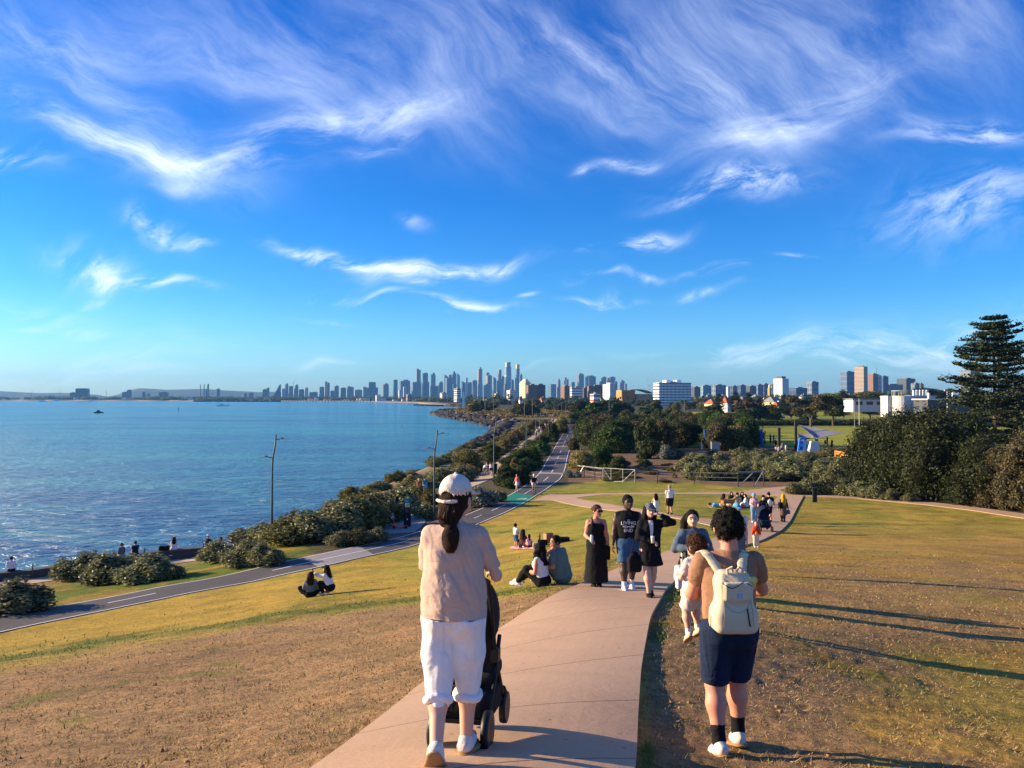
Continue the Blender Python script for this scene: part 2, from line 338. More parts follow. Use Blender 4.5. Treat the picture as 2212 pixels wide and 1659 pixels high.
# ------------------------------------------------------------------ terrain sheet
def pl(px, pts):
    a = np.array(pts, float); return np.interp(px, a[:, 0], a[:, 1])
DIRT, GOLD, YG, GREEN, DARK, MULCH, SAND, SCRUB = [np.array(c) for c in ((.365, .225, .108), (.54, .33, .065), (.38, .315, .05), (.17, .215, .03), (.085, .105, .022), (.20, .12, .07), (.52, .37, .22), (.10, .085, .045))]
def ground_colour(x, y, z):
    px, py = project(x, y, z); r = np.hypot(x, y)
    n1 = vn(x, y, 2.2, 4, 1); n2 = vn(x, y, 6., 4, 9); n3 = vn(x, y, .5, 3, 21); n4 = vn(x*.35, y, 1.1, 4, 31)
    def mx(c, w, d): return c*(1-w[..., None])+d*w[..., None]
    c = np.zeros(x.shape+(3,))+SCRUB
    # lawns: inside y > line, near side of the scrub
    yl = pl(px, [(-500, 1440), (0, 1355), (350, 1290), (690, 1226), (885, 1180), (1026, 1134), (1140, 1082), (1182, 1056), (1300, 1036), (1500, 1043), (1600, 1052), (1700, 1056), (1740, 1066), (1900, 1078), (2212, 1112), (2900, 1190)])
    lawn = sstep(-2, 1.5, py-yl)
    L = np.zeros(x.shape+(3,))+YG
    L = mx(L, sstep(.42, .62, n2)*.55, GOLD); L = mx(L, sstep(.50, .68, n1)*.5, GREEN)
    up = sstep(1180, 1100, py)*sstep(1130, 1180, px)                      # fresher lawns beyond
    L = mx(L, up*sstep(.40, .62, n4)*.6, np.array([.20, .24, .03]))
    # left slope
    yd = pl(px, [(-600, 1560), (0, 1446), (300, 1392), (600, 1340), (800, 1312), (1000, 1300), (1150, 1286), (1260, 1262), (1400, 1180)])
    sc = pl(px, [(-600, 1.3), (0, 1), (600, .75), (1000, .6), (1300, .5)])
    dlt = (py-yd)/sc + (n1-.5)*46 + (n3-.5)*24
    left = sstep(1420, 1330, px-(1400-py)*.0)*(px < 1420)
    g = left*np.exp(-((dlt+62)/38)**2); L = mx(L, g*.85, GOLD*np.array([.86, .90, .8]))
    g = left*np.exp(-((dlt+20)/17)**2)*sstep(.25, .5, n4); L = mx(L, g*.92, DARK*1.25)
    d1 = left*sstep(-14, 18, dlt); dc = mx(np.zeros(x.shape+(3,))+DIRT, sstep(.45, .75, n1)*.5, DIRT*np.array([.72, .72, .72]))
    dc = mx(dc, sstep(.52, .7, n4)*.45*sstep(130, 20, dlt), GOLD*.55)
    dc = mx(dc, sstep(.70, .82, vn(x, y, 1.3, 3, 77))*.6, GREEN*.75)
    L = mx(L, d1, dc)
    mid = sstep(1010, 1060, px)*sstep(1290, 1240, py)*sstep(1150, 1200, py)*(px < 1350); L = mx(L, mid*sstep(.35, .6, n4)*.6, GOLD*.62)
    # right of the footpath
    rt = sstep(1385, 1420, px-np.maximum(0, (1275-py))*1.6)
    L = mx(L, rt*sstep(1110, 1190, py)*.80, GOLD*np.array([.86, .81, .95])); L = mx(L, rt*sstep(.46, .6, n4)*.6, GOLD*.58)
    L = mx(L, rt*sstep(.60, .76, n1)*.32, GREEN*1.05)
    dd = np.hypot((px-1560)/330, (py-1560)/300)+(n1-.5)*.7+(n3-.5)*.35
    L = mx(L, rt*sstep(1.05, .55, dd)*(py > 1270), DIRT*.80)
    d2 = np.hypot((px-1950)/420, (py-1330)/140)+(n1-.5)*1.1
    L = mx(L, rt*sstep(1., .4, d2)*.6, DIRT*.85); L = mx(L, rt*sstep(.50, .66, vn(x, y*1.6, 1.7, 4, 55))*sstep(1130, 1240, py)*.75, DIRT*.78)
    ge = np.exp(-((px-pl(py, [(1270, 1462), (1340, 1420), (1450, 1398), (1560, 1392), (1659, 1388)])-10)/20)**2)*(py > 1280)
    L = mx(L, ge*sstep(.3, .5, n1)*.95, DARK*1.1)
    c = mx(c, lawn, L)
    # grass bank between bike path and seawall
    bank = sstep(1.5, -1.5, py-yl)*sstep(700, 640, px-np.maximum(0, 1180-py)*.9)*sstep(-3, 3, py-pl(px, [(-500, 1330), (0, 1254), (335, 1212), (600, 1160), (800, 1120), (1000, 1045)]))*(r < 130)
    Bk = mx(np.zeros(x.shape+(3,))+GREEN*.8, sstep(.45, .62, n1)*.75, GOLD*.75); c = mx(c, bank, Bk)
    # bare soil beyond the upper lawn, far playing fields, mulch
    soil = (px > 1225)*(px < 1720)*sstep(.5, -1, py-yl)*sstep(965, 985, py); c = mx(c, soil*.9, MULCH*1.25)
    fld = (px > 1430)*sstep(888.5, 891, py)*sstep(967, 962, py)*(r > 90)*(r < 700); hed = np.exp(-((py-913)/8)**2)*(px > 1560)
    FG = mx(np.zeros(x.shape+(3,))+np.array([.36, .36, .04]), sstep(.4, .7, vn(x, y, 25, 3, 5))*.5, GREEN)
    c = mx(c, fld*(1-hed), FG)
    sd = coast_sd(x, y)
    c = mx(c, sstep(14, 3, sd)*(r < 400), SAND*.62); c = mx(c, sstep(60, 20, sd)*(r > 1200), SAND)
    c = mx(c, (r > 380)*(px < 1230)*(r < 800)*1.*sstep(4, 10, sd), np.array([.26, .19, .06]))
    return c
def make_ground():
    fine = np.radians(np.arange(-58, 58.01, .16)); back = np.radians(np.concatenate([np.arange(60, 180, 5), np.arange(-180, -59, 5)]))
    th = np.concatenate([fine, back]); nt_ = len(th)
    r = [.5]
    while r[-1] < 70: r.append(r[-1]*1.0125)
    while r[-1] < 7300: r.append(r[-1]*1.032)
    r = np.array(r); nr = len(r)
    X = r[:, None]*np.sin(th); Y = r[:, None]*np.cos(th); Z = T(X, Y)
    c = ground_colour(X, Y, Z)
    rough = sstep(60, 10, np.hypot(X, Y))
    br = sstep(.22, .40, c[..., 0]/(c.sum(-1)+1e-6)*.9)      # bare brown soil is lumpier than the lawn
    rough = sstep(38, 8, np.hypot(X, Y)); Z = Z + rough*((vn(X, Y, .35, 3, 3)-.5)*.04+(vn(X, Y, .09, 2, 8)-.5)*.022*sstep(25, 8, np.hypot(X, Y)))
    V = np.stack([X, Y, Z], -1).reshape(-1, 3)
    i = np.arange(nr-1)[:, None]; j = np.arange(nt_)[None]
    Fq = np.stack([i*nt_+j, i*nt_+(j+1) % nt_, (i+1)*nt_+(j+1) % nt_, (i+1)*nt_+j], -1).reshape(-1, 4)[:, ::-1]
    V = np.concatenate([V, [[0, 0, Tz(0, .3)]]]); 
    o = mesh_obj('ground', V, Fq.copy(), ground_mat(), smooth=True)
    a = o.data.color_attributes.new('soil', 'FLOAT_COLOR', 'POINT')
    cc = np.ones((len(V), 4)); cc[:-1, :3] = c.reshape(-1, 3); a.data.foreach_set('color', cc.astype(np.float32).ravel())
    return struct(o)
def ground_mat():
    m = bpy.data.materials.new('ground_soil'); m.use_nodes = True; t = NT(m.node_tree); b = t.n['Principled BSDF']
    at_ = t.new('ShaderNodeVertexColor', layer_name='soil').outputs[0]; tc = t.new('ShaderNodeTexCoord').outputs['Object']
    n1 = t.noise(tc, 9, 6, .7); n2 = t.noise(t.mapping(tc, (1, .35, 1)), 26, 4, .7); n3 = t.noise(tc, .7, 5, .6)
    f = t.rng(t.m('MULTIPLY_ADD', n1, .6, t.m('MULTIPLY', n2, .4)), .30, .72)
    c = t.mix(1, at_, t.ramp(f, [(0, (.50, .50, .46)), (.5, (.95, .95, .95)), (1, (1.42, 1.36, 1.3))]), 'MULTIPLY')
    c = t.mix(1, c, t.ramp(t.m('MULTIPLY_ADD', n3, .5, t.m('MULTIPLY', t.noise(t.mapping(tc, (1.6, 3.4, 1), rot=(0, 0, .2)), 1, 5, .7), .5)), [(.33, (.52, .58, .58)), (.5, (1, 1, 1)), (.66, (1.34, 1.24, 1.1))]), 'MULTIPLY')
    t.l.new(c, b.inputs['Base Color']); b.inputs['Roughness'].default_value = .95; b.inputs['Specular IOR Level'].default_value = .1
    h = t.m('ADD', t.m('MULTIPLY', t.noise(tc, 22, 6, .75), 1.0), t.m('MULTIPLY', t.noise(tc, 6, 4, .7), 1.6))
    bn = t.new('ShaderNodeBump'); bn.inputs['Strength'].default_value = .75; bn.inputs['Distance'].default_value = .05
    t.l.new(h, bn.inputs['Height']); t.l.new(bn.outputs[0], b.inputs['Normal'])
    return m
make_ground()

# ------------------------------------------------------------------ sea
def make_sea():
    m = bpy.data.materials.new('sea_water'); m.use_nodes = True; t = NT(m.node_tree); b = t.n['Principled BSDF']
    tc = t.new('ShaderNodeTexCoord').outputs['Object']
    sp = t.new('ShaderNodeSeparateXYZ'); t.l.new(tc, sp.inputs[0])
    big = t.noise(t.mapping(tc, (.010, .022, 1), rot=(0, 0, R(12))), 1, 4, .6, .4)
    med = t.noise(t.mapping(tc, (.06, .22, 1), rot=(0, 0, R(16))), 1, 6, .7, .6)
    f = t.m('MULTIPLY_ADD', big, .65, t.m('MULTIPLY', med, .35))
    c = t.ramp(f, [(.36, (.012, .10, .29)), (.46, (.018, .19, .36)), (.54, (.03, .29, .40)), (.66, (.065, .37, .42))])
    # weed beds and sandy shallows are really there under the water near shore
    c2 = t.ramp(t.noise(t.mapping(tc, (.03, .075, 1), rot=(0, 0, R(-24))), 1, 4, .6, .5), [(.40, (.022, .095, .31)), (.50, (.04, .18, .38)), (.58, (.09, .30, .40))])
    near = t.rng(sp.outputs[1], 260, 60)
    c = t.mix(t.m('MULTIPLY', near, .8), c, c2)
    t.l.new(c, b.inputs['Base Color']); b.inputs['Roughness'].default_value = .16; b.inputs['IOR'].default_value = 1.33
    b.inputs['Specular IOR Level'].default_value = .26
    w1 = t.noise(t.mapping(tc, (.35, .8, 1), rot=(0, 0, R(15))), 1, 5, .62, .5); w2 = t.noise(t.mapping(tc, (1.6, 3.2, 1), rot=(0, 0, R(8))), 1, 4, .6, .3)
    w3 = t.noise(t.mapping(tc, (.06, .16, 1), rot=(0, 0, R(18))), 1, 4, .6, .5)
    h = t.m('ADD', t.m('MULTIPLY', w1, 3.2), t.m('ADD', t.m('MULTIPLY', w2, .35), t.m('MULTIPLY', w3, 5.)))
    bn = t.new('ShaderNodeBump'); bn.inputs['Strength'].default_value = .9; bn.inputs['Distance'].default_value = .8
    t.l.new(h, bn.inputs['Height']); t.l.new(bn.outputs[0], b.inputs['Normal'])
    struct(mesh_obj('sea', [(-6800, -250, 0), (250, -250, 0), (250, 4700, 0), (-6800, 4700, 0)], [(0, 1, 2, 3)], m))
make_sea()

# ------------------------------------------------------------------ footpaths, bike path, promenade
def pts(seq): return [Vector((*p[1:], 0)) if p[0] == 'w' else gnd(*p) for p in seq]
def resample(P, n):
    P = np.array([(p.x, p.y) for p in P]); s = np.concatenate([[0], np.cumsum(np.hypot(*np.diff(P, axis=0).T))])
    t = np.linspace(0, s[-1], n); return np.stack([np.interp(t, s, P[:, k]) for k in (0, 1)], -1)
def smooth_line(P, it=2):
    for _ in range(it): P[1:-1] = .25*P[:-2]+.5*P[1:-1]+.25*P[2:]
    return P
def strip(name, L, Rr, mat, lift, n=120, nc=10, skirt=.12, sm=3):
    L = smooth_line(resample(L, n), sm); Rr = smooth_line(resample(Rr, n), sm)
    f = np.linspace(0, 1, nc+1); XY = L[:, None]*(1-f[None, :, None])+Rr[:, None]*f[None, :, None]
    Z = T(XY[..., 0], XY[..., 1])+lift; k = nc+1
    V = [tuple(v) for v in np.concatenate([XY, Z[..., None]], -1).reshape(-1, 3)]
    Fc = [(i*k+j, i*k+j+1, (i+1)*k+j+1, (i+1)*k+j) for i in range(n-1) for j in range(nc)]
    for col, rev in ((0, 0), (nc, 1)):                      # slab edges
        base = len(V); V += [(V[i*k+col][0], V[i*k+col][1], V[i*k+col][2]-lift-skirt) for i in range(n)]
        for i in range(n-1):
            q = (i*k+col, (i+1)*k+col, base+i+1, base+i); Fc.append(q[::-1] if rev else q)
    return mesh_obj(name, V, Fc, mat, smooth=False)
def concrete_mat():
    m = bpy.data.materials.new('footpath_concrete'); m.use_nodes = True; t = NT(m.node_tree); b = t.n['Principled BSDF']
    tc = t.new('ShaderNodeTexCoord').outputs['Object']; sp = t.new('ShaderNodeSeparateXYZ'); t.l.new(tc, sp.inputs[0])
    n1 = t.noise(tc, .8, 6, .68, .6); n2 = t.noise(tc, 60, 3, .6)
    c = t.ramp(n1, [(.28, (.38, .24, .14)), (.45, (.50, .315, .185)), (.72, (.58, .38, .235))])
    c = t.mix(t.rng(n2, .35, .65), c, t.mix(.82, c, (.55, .37, .24)), 'MIX')
    v = t.new('ShaderNodeTexVoronoi'); v.inputs['Scale'].default_value = 5.5; t.l.new(tc, v.inputs['Vector'])
    spk = t.m('MULTIPLY', t.rng(v.outputs['Distance'], .12, .05), t.rng(t.noise(tc, 2.1, 3), .48, .62))
    c = t.mix(t.m('MULTIPLY', spk, .55), c, (.15, .09, .06))
    # sawn expansion joints
    y2 = t.m('MULTIPLY_ADD', sp.outputs[0], -.55, sp.outputs[1]); fr = t.m('ABSOLUTE', t.m('SUBTRACT', t.m('FRACT', t.m('DIVIDE', y2, 1.75)), .5))
    j = t.rng(fr, .007, .0035); c = t.mix(t.m('MULTIPLY', j, .8), c, (.12, .075, .05))
    t.l.new(c, b.inputs['Base Color']); b.inputs['Roughness'].default_value = .9; b.inputs['Specular IOR Level'].default_value = .15
    bn = t.new('ShaderNodeBump'); bn.inputs['Strength'].default_value = .35; bn.inputs['Distance'].default_value = .012
    t.l.new(t.m('SUBTRACT', t.noise(tc, 14, 5, .7), t.m('ADD', spk, j)), bn.inputs['Height']); t.l.new(bn.outputs[0], b.inputs['Normal'])
    return m
CONC = concrete_mat()
mainL = pts([('w', -2.5, -6), ('w', -1.55, 1.6), (705, 1655), (800, 1578), (900, 1493), (985, 1425), (1085, 1360), (1165, 1308), (1250, 1268), (1330, 1232), (1400, 1206), (1467, 1186), (1540, 1167), (1562, 1155), (1588, 1140), (1617, 1126), (1650, 1103), (1676, 1079), (1684, 1071)])
mainR = pts([('w', -1.1, -6), ('w', .15, 1.6), (1375, 1655), (1378, 1560), (1385, 1450), (1405, 1340), (1440, 1275), (1490, 1232), (1550, 1203), (1608, 1181), (1648, 1168), (1688, 1147), (1707, 1127), (1722, 1098), (1737, 1071)])
struct(strip('footpath', mainL, mainR, CONC, .055, 260, 14))
struct(strip('footpath', pts([(1150, 1082), (1197, 1081), (1248, 1093), (1328, 1104), (1407, 1113), (1487, 1125), (1540, 1137), (1570, 1150)]), pts([(1190, 1066), (1215, 1070), (1240, 1076), (1290, 1085), (1348, 1095), (1395, 1102), (1467, 1115), (1526, 1121.8), (1610, 1128)]), CONC, .026, 120, 6))
struct(strip('footpath', pts([(1215, 1078), (1240, 1076.6), (1268, 1072.3), (1308, 1068.6), (1426, 1067.8), (1508, 1068), (1575, 1068.3), (1664, 1071), (1700, 1073)]), pts([(1190, 1067), (1238, 1069.2), (1288, 1066.2), (1350, 1065), (1426, 1064.8), (1508, 1064.6), (1575, 1063), (1640, 1061), (1700, 1062)]), CONC, .022, 120, 5))
struct(strip('footpath', pts([(1575, 1064.5), (1620, 1059), (1660, 1054), (1711, 1048.5)]), pts([(1640, 1068), (1690, 1062.5), (1685, 1058), (1722, 1053)]), CONC, .018, 40, 5))
struct(strip('footpath', pts([(1660, 1061.5), (1755, 1066.5), (1810, 1070.5), (1900, 1076), (2000, 1084), (2100, 1095), (2212, 1110), (2500, 1150)]), pts([(1670, 1071), (1736, 1073), (1850, 1077.5), (2000, 1091), (2100, 1103), (2212, 1120), (2500, 1163)]), CONC, .030, 120, 5))

def asphalt_mat():
    m = bpy.data.materials.new('bike_path_asphalt'); m.use_nodes = True; t = NT(m.node_tree); b = t.n['Principled BSDF']
    tc = t.new('ShaderNodeTexCoord').outputs['Object']
    c = t.ramp(t.noise(tc, .6, 5, .65), [(.3, (.062, .056, .056)), (.7, (.088, .08, .078))]); c = t.mix(t.rng(t.noise(tc, 40, 3), .4, .7), c, (.13, .12, .115))
    t.l.new(c, b.inputs['Base Color']); b.inputs['Roughness'].default_value = .88; b.inputs['Specular IOR Level'].default_value = .2
    bn = t.new('ShaderNodeBump'); bn.inputs['Strength'].default_value = .3; bn.inputs['Distance'].default_value = .01
    t.l.new(t.noise(tc, 30, 4), bn.inputs['Height']); t.l.new(bn.outputs[0], b.inputs['Normal'])
    return m
ASPH = asphalt_mat()
roadN = pts([(-420, 1446), (0, 1365), (188, 1329), (355, 1293), (548, 1256), (687, 1229), (885, 1182), (1026, 1136.3), (1097, 1106.5), (1138, 1084.4), (1180, 1058.4), (1212, 1034.8), (1221.3, 1015), (1227.5, 985), (1237.4, 945.6), (1240.5, 930.7), (1243, 918)])
roadF = pts([(-420, 1405), (0, 1331.4), (120, 1310), (248, 1288), (548, 1229.5), (687, 1199), (893, 1153), (1012, 1110.8), (1078, 1082), (1090, 1075), (1130.7, 1052.2), (1168, 1017.5), (1185, 987.7), (1202.6, 958), (1221, 929.4), (1230, 917)])
_rn = smooth_line(resample(roadN, 400), 6); _rf = smooth_line(resample(roadF, 400), 6)
def strip_xy(name, L, Rr, mat, lift, nc=6, skirt=.1):
    return strip(name, [Vector((*p, 0)) for p in L], [Vector((*p, 0)) for p in Rr], mat, lift, len(L), nc, skirt, 0)
struct(strip_xy('bike_path', _rf, _rn, ASPH, .03, 8))
def across(f, i0=0, i1=None): return (_rf*(1-f)+_rn*f)[i0:i1]
PAINT = M('road_paint', (.78, .76, .72), .7, .12, 9)
struct(strip_xy('road_marking', across(.015), across(.045), PAINT, .034, 1, 0)); struct(strip_xy('road_marking', across(.955), across(.985), PAINT, .034, 1, 0))
_ry = across(.5)[:, 1]
def idx(px, py): 
    g = gnd(px, py); return int(np.argmin(np.hypot(*(across(.5)-np.array([g.x, g.y])).T)))
dash = [((232, 1303), (355, 1281)), ((595, 1234), (895, 1165)), ((1022, 1122), (1040, 1114)), ((1068, 1103), (1092, 1091)), ((1134, 1068), (1150, 1058)), ((1168, 1040), (1178, 1031)), ((1183, 1022), (1188, 1015)), ((1193, 1005), (1197, 999)), ((1199, 992), (1202, 986)), ((1205, 979), (1208, 973)), ((1211, 966), (1213, 961)), ((1215, 956), (1217.5, 951)), ((1219.5, 946), (1222, 941))]
for (a, b) in dash:
    i, j = idx(*a), idx(*b); i, j = min(i, j), max(i, j)+1
    if j-i < 2: j = i+2
    struct(strip_xy('road_marking', across(.485, i, j), across(.515, i, j), PAINT, .042, 1, 0))
i0, i1 = idx(1095, 1087), idx(1135, 1066)
struct(strip_xy('green_lane', across(.05, i0, i1), across(.95, i0, i1), M('green_paint', (.01, .24, .13), .7, .15, 3), .038, 4, 0))
i0, i1 = idx(690, 1222), idx(790, 1185)
struct(strip_xy('concrete_crossing', across(.05, i0, i1), across(.95, i0, i1), M('grey_concrete', (.30, .27, .25), .85, .12, 2, .2), .038, 4, 0))
for (a, b) in (((1180, 1024.5), (1185, 1021)), ((1196, 991.5), (1198, 989.5)), ((1207, 966), (1208.5, 964.5))):   # pale concrete bands
    i, j = idx(*a), idx(*b); i, j = min(i, j), max(i, j)+1
    if j-i < 2: j = i+2
    struct(strip_xy('concrete_crossing', across(.05, i, j), across(.95, i, j), MATS['grey_concrete'], .038, 3, 0))
def bike_symbol():
    i = idx(1118, 1076); c = across(.72)[i]; d = across(.72)[i+6]-c; d = d/np.hypot(*d); n_ = np.array([d[1], -d[0]])
    mb = MB()
    def P(u, v): 
        q = c+d*v*1.6+n_*u; return (q[0], q[1], Tz(*q)+.046)
    for cu in (-.28, .28):
        for k in range(12):
            a, b = 2*math.pi*k/12, 2*math.pi*(k+1)/12
            mb.add([P(cu+.2*math.cos(a), .2*math.sin(a)), P(cu+.2*math.cos(b), .2*math.sin(b)), P(cu+.14*math.cos(b), .14*math.sin(b)), P(cu+.14*math.cos(a), .14*math.sin(a))], [(0, 1, 2, 3)])
    for a, b in (((-.28, 0), (-.1, .3)), ((-.1, .3), (.2, .3)), ((.2, .3), (0, 0)), ((0, 0), (-.28, 0)), ((.28, 0), (.16, .42)), ((.08, .42), (.24, .42)), ((0, 0), (-.14, .38))):
        a, b = np.array(a), np.array(b); e = b-a; e = e/np.hypot(*e); w = np.array([-e[1], e[0]])*.03
        mb.add([P(*(a+w)), P(*(b+w)), P(*(b-w)), P(*(a-w))], [(0, 1, 2, 3)])
    struct(mb.build('road_marking', PAINT))
bike_symbol()
prom = smooth_line(resample(pts([(-150, 1282), (64, 1256), (200, 1236), (345, 1212), (560, 1178), (690, 1158), (800, 1130), (870, 1108), (940, 1077), (1000, 1052), (1045, 1032), (1075, 1009), (1093, 996), (1124, 970), (1147, 952), (1163, 940), (1180, 926), (1195, 914), (1207, 905)]), 220), 8)
_t = np.gradient(prom, axis=0); _t /= np.hypot(*_t.T)[:, None]; _nn = np.stack([-_t[:, 1], _t[:, 0]], -1)
GRAV = M('promenade_gravel', (.50, .36, .225), .95, .15, 2, .4, 30)
struct(strip_xy('promenade', prom+_nn*1.5, prom-_nn*1.5, GRAV, .03, 4))
struct(strip('pavement', pts([(778, 1158), (800, 1136), (850, 1118), (880, 1104)]), pts([(893, 1150), (905, 1143), (920, 1128), (905, 1106)]), MATS['grey_concrete'], .038, 30, 5))
struct(strip('garden_bed', pts([(770, 1166), (850, 1152), (893, 1145), (930, 1130), (1010, 1098)]), pts([(790, 1175), (868, 1160), (905, 1150), (950, 1132), (1020, 1103)]), M('mulch', (.17, .09, .06), .95, .3, 8, .6), .03, 40, 3))
# ------------------------------------------------------------------ foliage
def leaf_mat(name, cols, rough=.6):
    m = bpy.data.materials.new(name); m.use_nodes = True; t = NT(m.node_tree); b = t.n['Principled BSDF']
    g = t.new('ShaderNodeNewGeometry'); tc = t.new('ShaderNodeTexCoord').outputs['Object']
    f = t.m('MULTIPLY_ADD', g.outputs['Random Per Island'], .6, t.m('MULTIPLY', t.noise(tc, 4.5, 3), .4))
    oi = t.new('ShaderNodeObjectInfo').outputs['Random']
    c = t.ramp(f, [(.12+.76*i/(len(cols)-1), x) for i, x in enumerate(cols)])
    hs = t.new('ShaderNodeHueSaturation'); t.l.new(c, hs.inputs['Color']); t.l.new(t.rng(oi, 0, 1, .485, .515, False), hs.inputs['Hue']); t.l.new(t.rng(oi, 0, 1, .8, 1.2, False), hs.inputs['Value'])
    t.l.new(hs.outputs[0], b.inputs['Base Color']); b.inputs['Roughness'].default_value = rough; b.inputs['Specular IOR Level'].default_value = .25
    tr = t.new('ShaderNodeBsdfTranslucent'); t.l.new(hs.outputs[0], tr.inputs[0]); mx = t.new('ShaderNodeMixShader'); mx.inputs[0].default_value = .22
    t.l.new(b.outputs[0], mx.inputs[1]); t.l.new(tr.outputs[0], mx.inputs[2]); t.l.new(mx.outputs[0], t.n['Material Output'].inputs[0])
    return m
LF = {'salt': leaf_mat('saltbush_leaf', [(.055, .068, .024), (.15, .158, .062), (.26, .255, .105), (.36, .33, .15)]),
      'olive': leaf_mat('olive_leaf', [(.05, .05, .015), (.13, .115, .03), (.24, .19, .05)]),
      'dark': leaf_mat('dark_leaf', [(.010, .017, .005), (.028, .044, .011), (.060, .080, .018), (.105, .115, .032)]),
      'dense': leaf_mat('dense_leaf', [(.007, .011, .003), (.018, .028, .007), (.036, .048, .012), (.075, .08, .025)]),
      'green': leaf_mat('bright_leaf', [(.02, .045, .006), (.05, .10, .012), (.11, .17, .025)]),
      'brown': leaf_mat('brown_leaf', [(.03, .024, .012), (.075, .06, .025), (.15, .115, .05)]),
      'heath': leaf_mat('heath_leaf', [(.10, .08, .02), (.24, .19, .06), (.36, .27, .09)]),
      'silver': leaf_mat('silver_leaf', [(.10, .12, .085), (.22, .25, .19), (.34, .37, .29)]),
      'pine': leaf_mat('pine_needle', [(.010, .018, .008), (.028, .045, .018), (.055, .075, .03)]),
      'yellow': leaf_mat('yellow_leaf', [(.07, .08, .01), (.15, .16, .025), (.24, .23, .05)]),
      'grass': leaf_mat('grass_blade', [(.07, .10, .02), (.14, .18, .03), (.24, .24, .06)], .8),
      'straw': leaf_mat('straw_blade', [(.16, .10, .035), (.42, .29, .12), (.66, .50, .26)], .8)}
CORE = M('shrub_core', (.014, .016, .007), .95, .2)  # near-black filler inside foliage: the shade within put into the colour
BARK = M('bark', (.13, .095, .07), .9, .25, 5, .5); BARKP = M('pale_bark', (.34, .25, .18), .9, .25, 5, .5)
def leaves(blobs, n, size, seed, el=1.6, jit=.8, low=-.55, shell=(.72, 1.06), lump=.3):
    """leaf quads spread through the outer volume of a set of ellipsoids"""
    g = np.random.default_rng(seed); B = np.array(blobs, float); w = (B[:, 3]*B[:, 4]+B[:, 4]*B[:, 5]+B[:, 3]*B[:, 5]); k = g.choice(len(B), n, p=w/w.sum())
    d = g.normal(size=(n*3, 3)); d /= np.linalg.norm(d, axis=1)[:, None]; d = d[d[:, 2] > low][:n]; k = k[:len(d)]; n = len(d); b = B[k]
    f = g.uniform(shell[0], shell[1], n)*(1+lump*(vn(d[:, 0]*3+k*7.1, d[:, 1]*3+d[:, 2]*2.3, .8, 2, seed)-.5)*2)
    p = b[:, :3]+d*b[:, 3:]*f[:, None]
    nr = d+g.normal(size=(n, 3))*jit; nr /= np.linalg.norm(nr, axis=1)[:, None]
    a = np.cross(nr, g.normal(size=(n, 3))); a /= np.linalg.norm(a, axis=1)[:, None]; c = np.cross(nr, a)
    s = size*g.uniform(.55, 1.35, n)[:, None]
    V = np.stack([p-a*s*el*.5, p+c*s*.42, p+a*s*el*.5, p-c*s*.42], 1).reshape(-1, 3)
    return V, np.arange(n*4).reshape(-1, 4)
_ico = None
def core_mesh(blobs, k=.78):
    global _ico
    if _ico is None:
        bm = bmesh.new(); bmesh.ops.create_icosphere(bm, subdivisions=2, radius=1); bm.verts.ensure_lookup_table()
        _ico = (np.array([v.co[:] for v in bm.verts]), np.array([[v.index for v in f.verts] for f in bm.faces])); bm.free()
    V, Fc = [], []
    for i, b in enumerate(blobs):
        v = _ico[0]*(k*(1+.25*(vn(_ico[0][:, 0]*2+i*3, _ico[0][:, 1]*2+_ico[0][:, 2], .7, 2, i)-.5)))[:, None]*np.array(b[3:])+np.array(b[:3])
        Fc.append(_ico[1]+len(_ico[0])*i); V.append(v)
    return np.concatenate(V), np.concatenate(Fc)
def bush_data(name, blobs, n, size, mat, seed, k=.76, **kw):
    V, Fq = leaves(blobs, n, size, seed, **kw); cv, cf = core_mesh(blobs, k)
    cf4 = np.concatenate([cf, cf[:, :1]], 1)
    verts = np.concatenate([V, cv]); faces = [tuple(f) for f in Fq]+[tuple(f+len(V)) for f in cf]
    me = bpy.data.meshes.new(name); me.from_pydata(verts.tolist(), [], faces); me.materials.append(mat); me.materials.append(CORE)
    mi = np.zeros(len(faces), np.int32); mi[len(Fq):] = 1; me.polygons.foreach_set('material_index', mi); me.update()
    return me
def blobs_for(kind, seed):
    g = random.Random(seed); B = []
    if kind == 'shrub':                      # unit: 1 wide, 1 high, base at 0
        for i in range(9):
            a = g.uniform(0, 6.28); r = .30*math.sqrt(g.random()); h = g.uniform(.30, .62)*(1-.6*r)
            B.append((r*math.cos(a), r*math.sin(a), h*.75, g.uniform(.13, .24), g.uniform(.13, .24), g.uniform(.2, .36)))
        B += [(0, 0, .28, .40, .38, .34), (.1, 0, .5, .22, .22, .42)]
    elif kind == 'tree':
        for i in range(12):
            a = g.uniform(0, 6.28); r = .32*math.sqrt(g.random()); h = g.uniform(.38, .86)
            B.append((r*math.cos(a), r*math.sin(a), h, g.uniform(.12, .21), g.uniform(.12, .21), g.uniform(.09, .16)))
        B += [(0, 0, .5, .30, .30, .26), (.05, .02, .75, .22, .22, .2)]
    elif kind == 'scrub':                    # dense to the ground
        for i in range(13):
            a = g.uniform(0, 6.28); r = .33*math.sqrt(g.random()); h = g.uniform(.15, .82)*(1-.35*r)
            B.append((r*math.cos(a), r*math.sin(a), h, g.uniform(.12, .2), g.uniform(.12, .2), g.uniform(.1, .19)))
        B += [(0, 0, .40, .37, .36, .42), (0, .05, .7, .25, .25, .26)]
    elif kind == 'gnarly':                   # open windswept crown on bare limbs
        for i in range(15):
            a = g.uniform(0, 6.28); r = .42*math.sqrt(g.random()); h = g.uniform(.55, .9)-.2*r
            B.append((r*math.cos(a), r*math.sin(a), h, g.uniform(.09, .17), g.uniform(.09, .17), g.uniform(.06, .12)))
    return B
PROTO = {}
